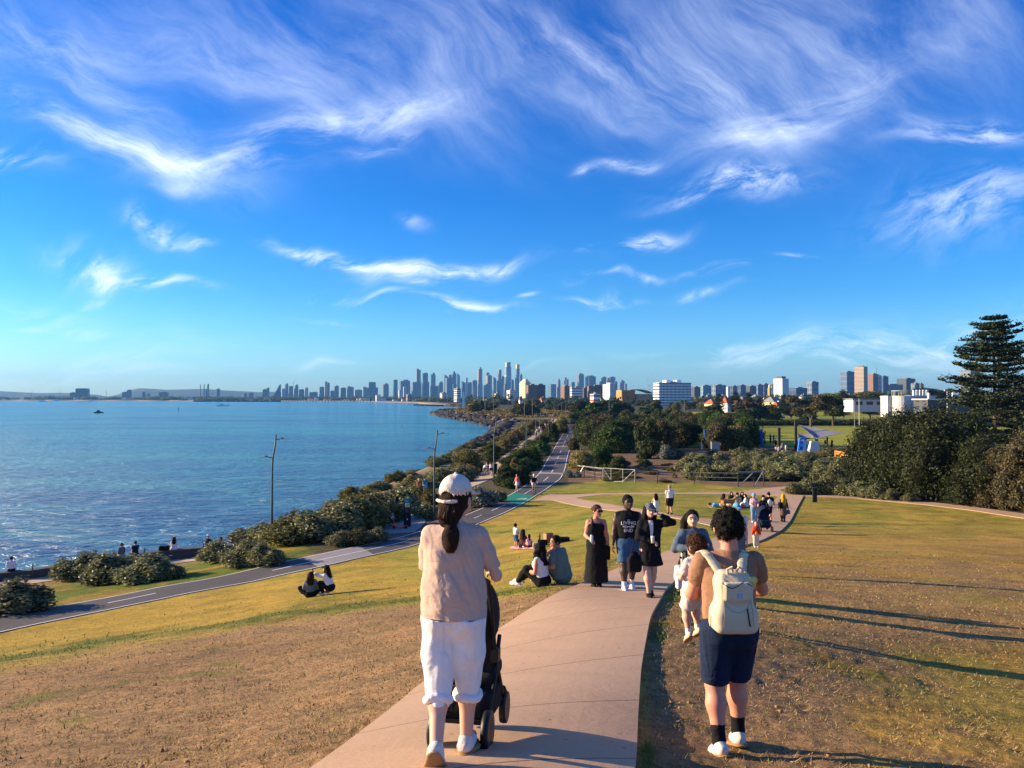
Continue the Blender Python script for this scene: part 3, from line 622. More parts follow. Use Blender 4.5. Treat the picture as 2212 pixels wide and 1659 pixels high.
def proto(kind, leaf, seed, n, size):
    key = (kind, leaf, seed)
    if key not in PROTO:
        B = blobs_for(kind, seed); kw = dict(lump=.35, jit=.9)
        PROTO[key] = (bush_data(kind+'_foliage', B, n, size, LF[leaf], seed, k=.70 if kind != 'gnarly' else .5, **kw), B)
    return PROTO[key]
TRK = {}
def trunk_data(kind, seed, B, mat):
    key = (kind, seed)
    if key not in TRK:
        mb = MB(); g = random.Random(seed+50); top = .62 if kind != 'scrub' else .4
        mb.tube([(0, 0, -.08), (.012, .01, .15), (-.01, .02, .36), (0, 0, top)], [.035, .026, .022, .012], 7)
        for b in g.sample(B, min(7, len(B))):
            z0 = g.uniform(.12, .4); m_ = Vector((b[0]*.45, b[1]*.45, z0+(b[2]-z0)*.55))
            mb.tube([(0, .01, z0), m_, (b[0], b[1], b[2])], [.016, .011, .005], 5)
        me = bpy.data.meshes.new('trunk'); me.from_pydata(mb.v, [], mb.f); me.materials.append(mat); TRK[key] = me
    return TRK[key]
def link(name, me, parent=None):
    o = bpy.data.objects.new(name, me); COL.objects.link(o)
    if parent: o.parent = parent
    return o
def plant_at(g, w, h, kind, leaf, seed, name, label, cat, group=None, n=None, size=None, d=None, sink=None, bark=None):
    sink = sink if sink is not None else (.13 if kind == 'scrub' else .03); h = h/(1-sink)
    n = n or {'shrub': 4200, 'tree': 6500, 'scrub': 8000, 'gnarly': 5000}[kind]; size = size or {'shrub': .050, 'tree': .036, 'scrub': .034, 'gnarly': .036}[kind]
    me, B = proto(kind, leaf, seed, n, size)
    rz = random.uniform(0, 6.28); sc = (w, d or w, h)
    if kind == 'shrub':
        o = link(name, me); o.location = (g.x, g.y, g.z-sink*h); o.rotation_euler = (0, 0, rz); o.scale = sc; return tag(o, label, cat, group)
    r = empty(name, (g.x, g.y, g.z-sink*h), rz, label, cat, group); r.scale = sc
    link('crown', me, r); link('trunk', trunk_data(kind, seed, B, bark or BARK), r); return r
def plant(px, py, wpx, hpx, *a, **k):
    g = gnd(px, py); return plant_at(g, wpx/F*g.y*1.02, hpx/F*g.y, *a, **k)

G1 = 'saltbush shrubs along the grass bank beside the seawall'
for i, (x, y, w, h, lab) in enumerate([
    (30, 1322, 165, 78, 'grey-green saltbush at the left edge of the photo beside the bike path'),
    (175, 1252, 125, 66, 'left end lump of the big saltbush mound in front of the seawall'),
    (245, 1258, 150, 74, 'tallest lump in the middle of the big saltbush mound before the seawall'),
    (312, 1256, 150, 66, 'darker lump on the right part of the big saltbush mound before the seawall'),
    (362, 1250, 85, 44, 'low tail end of the big saltbush mound, nearest the two seated women'),
    (470, 1214, 105, 52, 'left lump of the round saltbush in front of the first lamp post'),
    (525, 1220, 120, 58, 'middle lump of the round saltbush beside the first lamp post'),
    (575, 1221, 95, 56, 'right lump of the round saltbush hiding the foot of the first lamp post')]):
    plant(x, y, w, h, 'shrub', 'salt', 1+i % 3, 'saltbush_shrub', lab, 'shrub', G1, n=5200, size=.042)
for i, (x, y, w, h) in enumerate([(590, 1170, 100, 52), (650, 1164, 110, 66), (705, 1156, 115, 74), (757, 1146, 115, 76), (802, 1133, 105, 70), (842, 1112, 90, 60), (560, 1176, 105, 48), (620, 1174, 115, 62), (680, 1168, 115, 74), (730, 1158, 115, 80), (780, 1146, 115, 82), (820, 1128, 105, 74), (862, 1110, 90, 64), (893, 1090, 70, 46)]):
    plant(x, y, w*1.3, h*1.02, 'shrub', ('salt', 'olive', 'salt')[i % 3], 1+(i+1) % 3, 'saltbush_shrub', 'olive-grey saltbush of the long thicket between the first lamp post and the e-scooter', 'shrub', 'saltbush thicket along the seawall path', n=5200, size=.042)
for x, y, w, h, lf, lab in [(735, 1177, 85, 36, 'salt', 'low grey-green shrub at the left end of the small bed by the bike path'), (775, 1176, 80, 38, 'olive', 'brownish tussock-like shrub in the middle of the small bed by the bike path'), (812, 1170, 60, 34, 'salt', 'pale shrub at the right end of the small bed by the bike path'),
    (917, 1119, 56, 38, 'salt', 'round saltbush just right of the information totem'), (872, 1078, 72, 42, 'salt', 'saltbush below the two walkers in red and teal'), (950, 1046, 85, 42, 'salt', 'broad saltbush behind the second lamp post, nearest the sea'), (993, 1042, 80, 40, 'salt', 'saltbush right of the white cap, beside the sandy path'),
    (1040, 1094, 82, 50, 'silver', 'blue-grey bush between sandy path and green bike lane'), (1078, 1084, 36, 32, 'salt', 'small shrub at the tip of the bed by the green bike lane'), (930, 1090, 60, 40, 'olive', 'dark low shrub under the second lamp post')]:
    plant(x, y, w, h, 'shrub', lf, 2, 'coastal_shrub', lab, 'shrub', 'shrubs around the path junction')
for x, y, w, h, k, lf, lab in [(1012, 1022, 78, 52, 'scrub', 'olive', 'rounded olive bush above the sandy path, nearest the rocks'), (1062, 998, 46, 44, 'scrub', 'green', 'green bush left of the third lamp post'),
    (1092, 1051, 62, 48, 'scrub', 'dark', 'dark bush behind the woman in the pink top'), (1128, 1046, 52, 44, 'scrub', 'dark', 'dark bush left of the cyclist'), (1104, 1055, 52, 26, 'shrub', 'green', 'bright green low bush right behind the woman in the pink top'),
    (1138, 1018, 26, 26, 'shrub', 'silver', 'pale round bush at the foot of the fourth lamp post'), (1152, 1004, 52, 42, 'scrub', 'green', 'green bush at left of the bike path beside the fourth lamp post'), (1170, 984, 58, 36, 'shrub', 'green', 'flat bright green bush beside the bike path below the crowd'),
    (1192, 952, 42, 42, 'scrub', 'dark', 'dark bush between the crowd and the bike path'), (1214, 936, 36, 32, 'scrub', 'olive', 'farthest bush between the promenade and the bike path'), (1112, 1022, 30, 36, 'tree', 'olive', 'spindly small tree between promenade and bike path')]:
    plant(x, y, w, h, k, lf, 4, 'coastal_bush', lab, 'bush', 'bushes between promenade and bike path')
for i, (x, y, w, h) in enumerate([(1090, 974, 44, 30), (1104, 963, 42, 30), (1118, 951, 40, 27), (1131, 940, 36, 24), (1142, 930, 30, 20), (1153, 921, 26, 17), (1075, 984, 34, 26)]):
    plant(x, y, w, h, 'shrub', 'heath', 1+i % 2, 'heath_shrub', 'golden-olive heath shrub in the band between black rocks and promenade', 'shrub', 'heath shrubs above the rocks')
# right of the bike path
for x, y, w, h, k, lf, lab in [(1242, 914, 40, 26, 'scrub', 'green', 'bright green tree at the far end of the bike path'), (1262, 955, 66, 56, 'scrub', 'dark', 'dark tree at the right edge of the bike path'), (1300, 962, 76, 66, 'scrub', 'brown', 'brownish dark tree second from the bike path'), (1345, 966, 70, 56, 'tree', 'green', 'fresh green round tree amid the dark scrub'),
    (1238, 972, 34, 28, 'scrub', 'brown', 'small brown bush at the right edge of the bike path'), (1258, 1016, 66, 46, 'scrub', 'heath', 'golden-green bush beside the bike path near the wire fence'), (1300, 1010, 78, 52, 'scrub', 'green', 'broad green bush behind the steel gate'), (1336, 1019, 56, 36, 'scrub', 'dark', 'dark low bush right behind the steel gate'),
    (1228, 1031, 30, 18, 'shrub', 'silver', 'silver-grey cushion bush at the bike path bend'), (1247, 1031, 26, 16, 'shrub', 'silver', 'silver-grey cushion bush nearest the left gate post'), (1398, 990, 62, 92, 'scrub', 'dark', 'dark tree at the edge of the bare soil bank'), (1432, 984, 60, 84, 'scrub', 'brown', 'brownish dark tree behind the silver bush'),
    (1438, 992, 44, 36, 'shrub', 'silver', 'silver-green bush at the foot of the dark trees'), (1470, 990, 44, 24, 'shrub', 'salt', 'small grey bush left end of the saltbush slope'), (1380, 940, 56, 46, 'scrub', 'dark', 'dark tree behind the fresh green round tree'), (1424, 930, 66, 44, 'scrub', 'dark', 'dark rounded tree before the playing field, left'),
    (1470, 934, 70, 44, 'scrub', 'dark', 'dark rounded tree before the playing field, right'), (1452, 905, 46, 26, 'scrub', 'dark', 'dark tree standing alone against the playing field'), (1500, 945, 60, 32, 'scrub', 'olive', 'olive bush behind the playground'), (1535, 955, 66, 48, 'scrub', 'green', 'green tree behind the blue poles'), (1572, 958, 62, 48, 'scrub', 'dark', 'dark tree between the blue poles'),
    (1602, 960, 52, 40, 'scrub', 'dark', 'dark tree beside the third blue pole'), (1510, 912, 40, 22, 'scrub', 'brown', 'brown bush before the playing field hedge'), (1392, 1006, 34, 16, 'shrub', 'green', 'low green patch bush on the bare soil bank'), (1750, 928, 96, 84, 'gnarly', 'brown', 'gnarled spreading tree over the shade sail'), (1800, 920, 66, 66, 'tree', 'dark', 'dark tree right behind the gnarled spreading tree'),
    (1310, 925, 60, 40, 'scrub', 'dark', 'dark tree midway down the scrub belt'), (1352, 915, 50, 32, 'scrub', 'brown', 'brown scrub tree toward the arena'), (1285, 900, 46, 30, 'scrub', 'dark', 'dark tree in scrub behind bike path end')]:
    plant(x, y, w, h, k, lf, 5 if k != 'tree' else 6, 'scrub_tree' if k != 'shrub' else 'low_bush', lab, 'tree' if k != 'shrub' else 'bush', 'scrub right of the bike path')
g_ = random.Random(3)
for row, (yb, x0, x1, n, w, h) in enumerate([(990, 1530, 1850, 7, 66, 22), (1005, 1480, 1850, 8, 66, 30), (1022, 1462, 1845, 9, 64, 38), (1038, 1470, 1815, 9, 60, 40)]):
    for i in range(n):
        plant(x0+(x1-x0)*(i+.5)/n+g_.uniform(-10, 10), yb+g_.uniform(-4, 4), w*g_.uniform(.85, 1.25), h*g_.uniform(.8, 1.15), 'shrub', 'salt', 1+(i+row) % 3, 'saltbush_shrub', 'grey-olive saltbush on the thick slope between playground and footpath', 'shrub', 'saltbush slope below the playground')
for i, (x, y, w, h) in enumerate([(1716, 1068, 50, 30), (1745, 1068, 56, 40), (1780, 1068, 60, 44), (1815, 1070, 60, 40), (1850, 1073, 60, 38), (1885, 1077, 60, 34), (1920, 1080, 50, 28), (1960, 1083, 40, 20)]):
    plant(x, y, w, h, 'shrub', 'salt', 1+i % 3, 'saltbush_shrub', 'grey-green saltbush of the row along the right footpath', 'shrub', 'saltbush row along the right footpath')
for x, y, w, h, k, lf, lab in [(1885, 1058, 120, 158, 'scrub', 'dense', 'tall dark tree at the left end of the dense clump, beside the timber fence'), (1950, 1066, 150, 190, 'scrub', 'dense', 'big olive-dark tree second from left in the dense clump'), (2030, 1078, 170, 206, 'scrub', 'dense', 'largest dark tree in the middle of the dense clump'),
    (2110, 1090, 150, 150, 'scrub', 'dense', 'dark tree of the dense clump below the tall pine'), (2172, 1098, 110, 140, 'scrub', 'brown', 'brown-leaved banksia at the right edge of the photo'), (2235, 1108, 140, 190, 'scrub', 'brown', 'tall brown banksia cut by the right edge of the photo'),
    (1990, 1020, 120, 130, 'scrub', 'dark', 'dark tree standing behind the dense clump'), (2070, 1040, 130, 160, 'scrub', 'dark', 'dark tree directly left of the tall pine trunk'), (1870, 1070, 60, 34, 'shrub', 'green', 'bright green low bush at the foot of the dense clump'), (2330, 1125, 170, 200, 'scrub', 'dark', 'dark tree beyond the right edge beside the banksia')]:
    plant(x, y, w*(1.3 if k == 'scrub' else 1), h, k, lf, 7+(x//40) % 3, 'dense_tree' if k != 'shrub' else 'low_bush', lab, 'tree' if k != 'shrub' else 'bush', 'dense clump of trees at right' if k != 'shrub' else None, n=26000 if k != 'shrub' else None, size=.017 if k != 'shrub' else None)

def norfolk():
    """tiered araucaria: whorls of drooping-then-rising branches with foliage sleeves"""
    g = np.random.default_rng(11); mb = MB(); mb.tube([(0, 0, -.02), (0, 0, .3), (0, 0, .7), (0, 0, 1)], [.014, .011, .007, .002], 8)
    limbs = MB(); P = []; nrm = []
    nt_ = 24
    for k in range(nt_):
        z = .13+.86*(k+g.uniform(-.28, .28)*(0 < k < nt_-1))/(nt_-1); ln = (.37*max(0, 1-(z-.13)/.88)**.58+.03)*(.8 if z < .2 else 1)
        nb = 8 if k < 19 else 5
        for j in range(nb):
            a = 2*math.pi*(j/nb)+k*1.3+g.uniform(-.2, .2); L = ln*g.uniform(.66, 1.2); s = np.linspace(0, 1, 24)
            r = L*s; zz = z+L*(g.uniform(.08, .26)*s**2-g.uniform(.0, .12)*s)
            q = np.stack([r*math.cos(a), r*math.sin(a), zz], 1)
            limbs.tube([q[0], q[12], q[-1]], [.0032, .0022, .001], 4)
            m_ = 185; si = g.uniform(.12, 1, m_)**.8; wd = .026*(.55+.6*si)+.006
            base = np.stack([np.interp(si, s, q[:, c]) for c in range(3)], 1); side = np.array([-math.sin(a), math.cos(a), 0])
            off = g.normal(size=m_)*.55; P.append(base+side*(off*wd*1.5)[:, None]+np.array([0, 0, 1])*(np.abs(g.normal(size=m_))*.010)[:, None])
    P = np.concatenate(P); n = len(P); sz = .0105
    a = g.normal(size=(n, 3)); a[:, 2] *= .5; a /= np.linalg.norm(a, axis=1)[:, None]; c = np.cross(a, g.normal(size=(n, 3))); c /= np.linalg.norm(c, axis=1)[:, None]
    V = np.stack([P-a*sz, P+c*sz*.5, P+a*sz, P-c*sz*.5], 1).reshape(-1, 3)
    me = bpy.data.meshes.new('crown'); o = mesh_obj('crown', V, np.arange(n*4).reshape(-1, 4), LF['pine'])
    t = mb.build('trunk', BARK); l_ = limbs.build('branches', BARK)
    return o, t, l_
_no, _nt, _nl = norfolk()
def pine(px, py, hpx, label, wf=1., first=[True], group=None, Y=None, z=None):
    g = gnd(px, py) if Y is None else at(px, py, Y)
    h = hpx/F*g.y; r = empty('norfolk_pine', g, random.uniform(0, 6), label, 'pine tree', group); r.scale = (h*wf, h*wf, h)
    for n_, o in (('crown', _no), ('trunk', _nt), ('branches', _nl)):
        if first[0]: o.parent = r
        else: link(n_, o.data, r)
    first[0] = False
    return r
pine(2150, 996, 309, 'tall tiered pine towering over the trees at the right edge', 1.06)
for x, y, w, h, lf, lab in [(1935, 908, 60, 40, 'dark', 'dark tree in front of the white modern house with the glass corner'), (1985, 912, 60, 44, 'brown', 'brownish tree in front of the chimneyed white house'), (2035, 915, 70, 46, 'dark', 'dark tree before the dark-fronted modern house'), (1880, 905, 50, 30, 'olive', 'olive tree before the long white building')]: plant(x, y, w, h, 'tree', lf, 6, 'garden_tree', lab, 'tree', 'trees before the modern houses')
for x, y, w, h, lab in [(1810, 866, 90, 20, 'left yellow-green tree on the rise behind the modern houses'), (1870, 863, 100, 20, 'right yellow-green tree on the rise behind the modern houses'), (2005, 858, 110, 22, 'dark dome of trees right of the chimneyed house')]: Y_ = 520; x_ = (x-CX)/F*Y_; plant_at(Vector((x_, Y_, at(x, y+5, Y_).z)), w/F*Y_, h/F*Y_*1.2, 'scrub', 'yellow' if 'yellow' in lab else 'dark', 24, 'ridge_tree', lab, 'tree')
for x, y, h, lab in [(1553, 897, 46, 'small dark pine left of the red-roofed house'), (1589, 897, 50, 'small dark pine in front of the red-roofed house'), (1617, 898, 48, 'small dark pine among the parked cars, third along'), (1642, 897, 40, 'small dark pine at the right end of the parked cars'), (1694, 898, 44, 'small pine left of the gnarled spreading tree'),
    (1821, 905, 62, 'dark pine in front of the low orange and white building'), (1925, 905, 52, 'dark pine in front of the white modern houses'), (1974, 893, 34, 'slim brown-green pine before the round white tower')]:
    pine(x, y, h, lab, .95, group='small pines along the road')

# smaller bushes filling the strips
g_ = random.Random(41)
def fill(n, pick, kinds_, name, label, cat, group, wr, hr):
    k = 0
    for _ in range(n*12):
        if k >= n: break
        q = pick()
        if q is None: continue
        x, y = q; kd, lf, sd = g_.choice(kinds_); w = g_.uniform(*wr); plant_at(Vector((x, y, Tz(x, y))), w, g_.uniform(*hr), kd, lf, sd, name, label, cat, group); k += 1
def near_prom(lo, hi, y0, y1):
    def f():
        i = g_.randrange(len(prom)); p = prom[i]+_nn[i]*(-1 if hi < 0 else 1)*g_.uniform(abs(lo), abs(hi))
        if not y0 < p[1] < y1 or float(coast_sd(p[None, 0], p[None, 1])[0]) < 5: return None
        if np.min(np.hypot(*(across(.5)-p).T)) < 3.2 or np.min(np.hypot(*(prom-p).T)) < 2.3: return None
        return p
    return f
SH = [('shrub', 'salt', 1), ('shrub', 'salt', 2), ('shrub', 'heath', 1), ('shrub', 'olive', 2), ('shrub', 'heath', 2)]; SC = [('scrub', 'dark', 4), ('scrub', 'olive', 4), ('shrub', 'green', 2), ('scrub', 'green', 4), ('shrub', 'salt', 3)]
def shore_edge():
    y = g_.uniform(84, 176); x = float(np.interp(y, COAST[4:12, 1], COAST[4:12, 0]))+g_.uniform(.8, 5.5)
    return None if np.min(np.hypot(*(prom-np.array([x, y])).T)) < 2.4 else (x, y)
fill(34, shore_edge, [('shrub', 'salt', 1), ('shrub', 'olive', 2), ('shrub', 'salt', 3)], 'coastal_shrub', 'small grey-green shrub on the last edge of land above the beach', 'shrub', 'small shrubs above the beach', (2.6, 4.6), (1., 1.8))
fill(62, near_prom(2.6, 9, 88, 330), SH, 'coastal_shrub', 'small shrub among many between the promenade and the black shore rocks', 'shrub', 'small shrubs above the shore rocks', (2.6, 5), (1., 1.9))
fill(52, near_prom(-2.6, -9, 84, 330), SC, 'coastal_bush', 'small bush among the larger ones between promenade and bike path', 'bush', 'small bushes between promenade and bike path', (2.4, 4.6), (1.1, 2.6))
def soil_bank():
    g = gnd(g_.uniform(1310, 1490), g_.uniform(988, 1042)); return g.x, g.y
fill(34, soil_bank, [('shrub', 'heath', 1), ('shrub', 'olive', 2), ('shrub', 'green', 2)], 'low_shrub', 'ankle-high tuft of scrub on the bare soil bank behind the gate', 'shrub', 'low tufts on the soil bank', (.7, 2.2), (.25, .6))
def right_scrub():
    y = math.exp(g_.uniform(math.log(118), math.log(330))); px = g_.uniform(1236, 1620); x = (px-CX)/F*y; yb = project(x, y, Tz(x, y))[1]
    if px < 1290 and yb > 985 and g_.random() < .6: return None
    if px > 1310 and yb > 978: return None
    if px > 1440 and 888 < yb < 906: return None
    if np.min(np.hypot(*(across(.5)-np.array([x, y])).T)) < 4.2: return None
    return x, y
fill(84, right_scrub, [('scrub', 'dark', 5), ('scrub', 'brown', 5), ('scrub', 'dark', 7), ('scrub', 'olive', 4), ('scrub', 'green', 4)], 'scrub_tree', 'dark scrub tree in the thick belt between bike path and playing field', 'tree', 'thick scrub belt right of the bike path', (5, 9), (3.4, 6.2))
# far belt of trees: each one its own object, sharing a few meshes
g_ = random.Random(12); kinds = [('tree', 'dark', 21), ('tree', 'brown', 22), ('scrub', 'dark', 23), ('tree', 'green', 24), ('scrub', 'olive', 25)]
def far_tree(px, Y, h, w, kl=None):
    kind, lf, sd = kl or g_.choices(kinds, (6, 3, 4, 2, 2))[0]
    p = ray(px, 870); x = p[0]/p[1]*Y; g = Vector((x, Y, Tz(x, Y)))
    plant_at(g, w, h, kind, lf, sd, 'park_tree', 'dark tree in the far belt of trees between the shore scrub and the city', 'tree', 'far belt of trees', n=2600, size=.06)
def ok_spot(px, Y):
    x = (px-CX)/F*Y; return float(coast_sd(np.array([x]), np.array([Y]))[0]) > 12
cnt = 0
for _ in range(2000):
    if cnt >= 210: break
    Y = math.exp(g_.uniform(math.log(330), math.log(1150))); px = g_.uniform(985, 2300)
    py = 860+10.2/Y*F
    if px > 1430 and 889 < py < 905: continue
    if px < 1120 and Y < 520: continue
    if not ok_spot(px, Y): continue
    far_tree(px, Y, g_.uniform(5.5, 9.5), g_.uniform(7, 15)); cnt += 1
# palms by the kiosk
def palm(px, Y, h, label):
    p = ray(px, 868); x = p[0]/p[1]*Y; r = empty('palm_tree', (x, Y, Tz(x, Y)), 0, label, 'palm', 'palms by the shore')
    MB().tube([(0, 0, -.5), (.1, 0, h*.5), (0, 0, h)], [.35, .28, .25], 6).build('trunk', BARK, r)
    mb = MB(); gg = random.Random(int(px*7))
    for k in range(26):
        a = k*2.4; e = gg.uniform(-.4, 1.1); L = h*.34; prev = Vector((0, 0, h)); d = Vector((math.cos(a)*math.cos(e), math.sin(a)*math.cos(e), math.sin(e)))
        for s in range(4):
            nx = prev+d*L/4; side = Vector((-math.sin(a), math.cos(a), 0))*(.55*(1-s*.22)); mb.add([prev-side, prev+side, nx+side*.7, nx-side*.7], [(0, 1, 2, 3)]); prev = nx; d = (d+Vector((0, 0, -.35))).normalized()
    mb.build('fronds', LF['dark'], r)
for x, Y, h, lab in [(1012, 900, 15, 'tall palm nearest the white obelisk'), (1018, 930, 17, 'tallest palm of the pair by the obelisk'), (1070, 820, 12, 'palm left of the cream tower'), (1078, 800, 12, 'shorter palm below the white block'), (1098, 780, 13, 'palm with brown skirt below the cream tower'), (1105, 800, 12, 'palm right below the cream tower')]:
    palm(x, Y, h, lab)
# woodland beyond, a single mass
def woodland():
    B = []; gg = random.Random(5)
    for _ in range(420):
        Y = gg.uniform(1150, 3000); px = gg.uniform(905, 2350); x = (px-CX)/F*Y
        if float(coast_sd(np.array([x]), np.array([Y]))[0]) < 40: continue
        B.append((x, Y, Tz(x, Y)+4, gg.uniform(14, 34), gg.uniform(14, 34), gg.uniform(4.5, 8.5)))
    for _ in range(260):
        px = gg.uniform(-700, 980); Y = gg.uniform(2750, 4200); x = (px-CX)/F*Y
        if float(coast_sd(np.array([x]), np.array([Y]))[0]) < 50: continue
        B.append((x, Y, Tz(x, Y)+4, gg.uniform(30, 70), gg.uniform(20, 40), gg.uniform(7, 13)))
    V, Fq = leaves(B, 46000, 5.2, 4, lump=.4); cv, cf = core_mesh(B, .8)
    o = mesh_obj('woodland', np.concatenate([V, cv]).tolist(), [tuple(f) for f in Fq]+[tuple(f+len(V)) for f in cf], mats=[LF['dark'], CORE], midx=[0]*len(Fq)+[1]*len(cf))
    stuff(o, 'continuous far-off tree cover between the beach suburbs and the city', 'woodland')
woodland()
def hedge():
    B = []; gg = random.Random(8)
    for px in np.arange(1560, 1860, 9): g = gnd(px, 919); B.append((g.x, g.y, g.z+.7, 2.6, 2.6, 1.1+gg.uniform(0, .5)))
    V, Fq = leaves(B, 9000, .45, 4); cv, cf = core_mesh(B, .8)
    o = mesh_obj('hedge', np.concatenate([V, cv]).tolist(), [tuple(f) for f in Fq]+[tuple(f+len(V)) for f in cf], mats=[LF['dark'], CORE], midx=[0]*len(Fq)+[1]*len(cf))
    tag(o, 'long dark hedge dividing the two playing fields', 'hedge')
hedge()
# rock armour
ROCK = M('basalt', (.028, .027, .028), .85, .5, .8, .6, 3); ROCKB = M('brown_rock', (.17, .115, .08), .9, .4, .6, .6, 3)
def rocks():
    gg = np.random.default_rng(6); V = []; Fc = []; mi = []; n0 = 0; base, fc = core_mesh([(0, 0, 0, 1, 1, 1)], 1.)
    line = COAST[8:18]
    for (ax, ay), (bx, by) in zip(line[:-1], line[1:]):
        L = math.hypot(bx-ax, by-ay)
        nn = int(L*(5.5 if ay < 330 else 2.6)); 
        for _ in range(nn):
            s = gg.random(); wd = (6.5 if ay < 330 else 7+7*(ay < 420)); o_ = gg.uniform(-1.2, wd); nx, ny = (by-ay)/L, -(bx-ax)/L
            x = ax+(bx-ax)*s+nx*o_; y = ay+(by-ay)*s+ny*o_; r = gg.uniform(.45, 1.0)*(1.+ay/500)
            z = max(-.1, Tz(x, y)*.75)+r*.25+(.8*max(0, 1-abs(o_-3)/3.5) if ay < 330 else 0)
            v = base[::1]*np.array([r*gg.uniform(.8, 1.5), r*gg.uniform(.8, 1.3), r*gg.uniform(.55, .9)])*(1+.35*(gg.random((len(base), 1))-.5))
            a = gg.uniform(0, 6.28); v = np.stack([v[:, 0]*math.cos(a)-v[:, 1]*math.sin(a), v[:, 0]*math.sin(a)+v[:, 1]*math.cos(a), v[:, 2]], 1)
            V.append(v+[x, y, z]); Fc.append(fc+n0); n0 += len(v); mi += [1 if (ay > 330 and o_ > 7 and gg.random() < .45) or gg.random() < .06 else 0]*len(fc)
    stuff(mesh_obj('rock_armour', np.concatenate(V), np.concatenate(Fc), mats=[ROCK, ROCKB], midx=mi), 'black basalt boulders heaped along the water edge and around the headland', 'rocks')
rocks()
def heath():
    B = []; gg = random.Random(4)
    for _ in range(330):
        Y = gg.uniform(395, 780); px = gg.uniform(938, 1240); x = (px-CX)/F*Y
        sd = float(coast_sd(np.array([x]), np.array([Y]))[0])
        if sd < 13: continue
        B.append((x, Y, Tz(x, Y)+.1, gg.uniform(3, 7), gg.uniform(3, 7), gg.uniform(.7, 1.5)))
    V, Fq = leaves(B, 26000, 1.0, 4, low=0.0)
    stuff(mesh_obj('heath', V, Fq, LF['heath']), 'golden-brown coastal heath covering the low headland', 'heath')
heath()
def grass():
    """individual tufts of living and dead grass on the slopes near the viewer"""
    gg = np.random.default_rng(9)
    for nm, leaf, n, lab, hh in (('grass', 'grass', 150000, 'short green grass growing in patches on the hillside', .038), ('dry_grass', 'straw', 210000, 'sparse dry straw lying on the worn hillside', .022)):
        r = np.exp(gg.uniform(np.log(2.6), np.log(34), n)); a = np.radians(gg.uniform(-42, 42, n)); x = r*np.sin(a); y = r*np.cos(a); z = T(x, y)
        c = ground_colour(x, y, z); green = (c[:, 1] > c[:, 0]*.86)&(c[:, 0] < .30)
        # off the slab
        px, py = project(x, y, z); le = pl(py, [(1160, 1556), (1186, 1467), (1206, 1400), (1232, 1330), (1268, 1250), (1360, 1085), (1493, 900), (1655, 705), (1900, 400)]); ri = pl(py, [(1160, 1660), (1181, 1608), (1203, 1550), (1232, 1490), (1275, 1440), (1340, 1405), (1450, 1385), (1655, 1375), (1900, 1372)])
        onp = (px > le-1)&(px < ri+2)
        keep = ~onp & (green if nm == 'grass' else (~green)&(gg.random(n) < .8))&(gg.random(n) < sstep(34, 15, r))
        if nm == 'grass': keep |= (~onp)&(gg.random(n) < .05)
        x, y, z, r = x[keep], y[keep], z[keep], r[keep]; k = len(x)
        h = hh*gg.uniform(.4, 1.5, k)*(1+r/40); w = (.0022+.0008*r)*(1. if nm == 'grass' else .7)*gg.uniform(.6, 1.3, k); az = gg.uniform(0, 6.28, k); ln = gg.uniform(.2, 1.1, k) if nm == 'grass' else gg.uniform(.7, 2.2, k); la = gg.uniform(0, 6.28, k)
        b = np.stack([x, y, z-.012], 1); sd = np.stack([np.cos(az)*w, np.sin(az)*w, 0*w], 1); tip = b+np.stack([np.cos(la)*h*ln, np.sin(la)*h*ln, h], 1)
        V = np.stack([b-sd, b+sd, tip], 1).reshape(-1, 3)
        stuff(mesh_obj(nm, V, np.arange(3*k).reshape(-1, 3), LF[leaf]), lab, 'grass')
grass()

def pebbles():
    """stones and clods on the worn earth"""
    gg = np.random.default_rng(19); n = 5000; r = np.exp(gg.uniform(np.log(2.8), np.log(22), n)); a = np.radians(gg.uniform(-40, 40, n)); x = r*np.sin(a); y = r*np.cos(a); z = T(x, y); c = ground_colour(x, y, z)
    px, py = project(x, y, z); le = pl(py, [(1160, 1556), (1206, 1400), (1268, 1250), (1360, 1085), (1493, 900), (1655, 705), (1900, 400)]); ri = pl(py, [(1160, 1660), (1232, 1490), (1275, 1440), (1340, 1405), (1450, 1385), (1655, 1375), (1900, 1372)])
    k = (c[:, 0] > c[:, 1]*1.45)&((px < le)|(px > ri)); x, y, z, r = x[k], y[k], z[k], r[k]; m_ = len(x); base, fc = _ico_small(); V = []; Fc = []
    s = (gg.pareto(3.2, m_)*.003+.004)*(1+r/25); s = np.minimum(s, .015)*(1+r/40)
    for i in range(m_): V.append(base*s[i]*gg.uniform(.6, 1.4, (1, 3))*(1+.3*gg.normal(size=(len(base), 1)))+[x[i], y[i], z[i]+s[i]*.2]); Fc.append(fc+i*len(base))
    stuff(mesh_obj('pebbles', np.concatenate(V), np.concatenate(Fc), M('clod', (.36, .21, .10), .95, .4, 40)), 'small stones and clods scattered on the worn earth', 'stones')
def _ico_small():
    bm = bmesh.new(); bmesh.ops.create_icosphere(bm, subdivisions=1, radius=1); bm.verts.ensure_lookup_table(); r = (np.array([v.co[:] for v in bm.verts]), np.array([[v.index for v in f.verts] for f in bm.faces])); bm.free(); return r
pebbles()
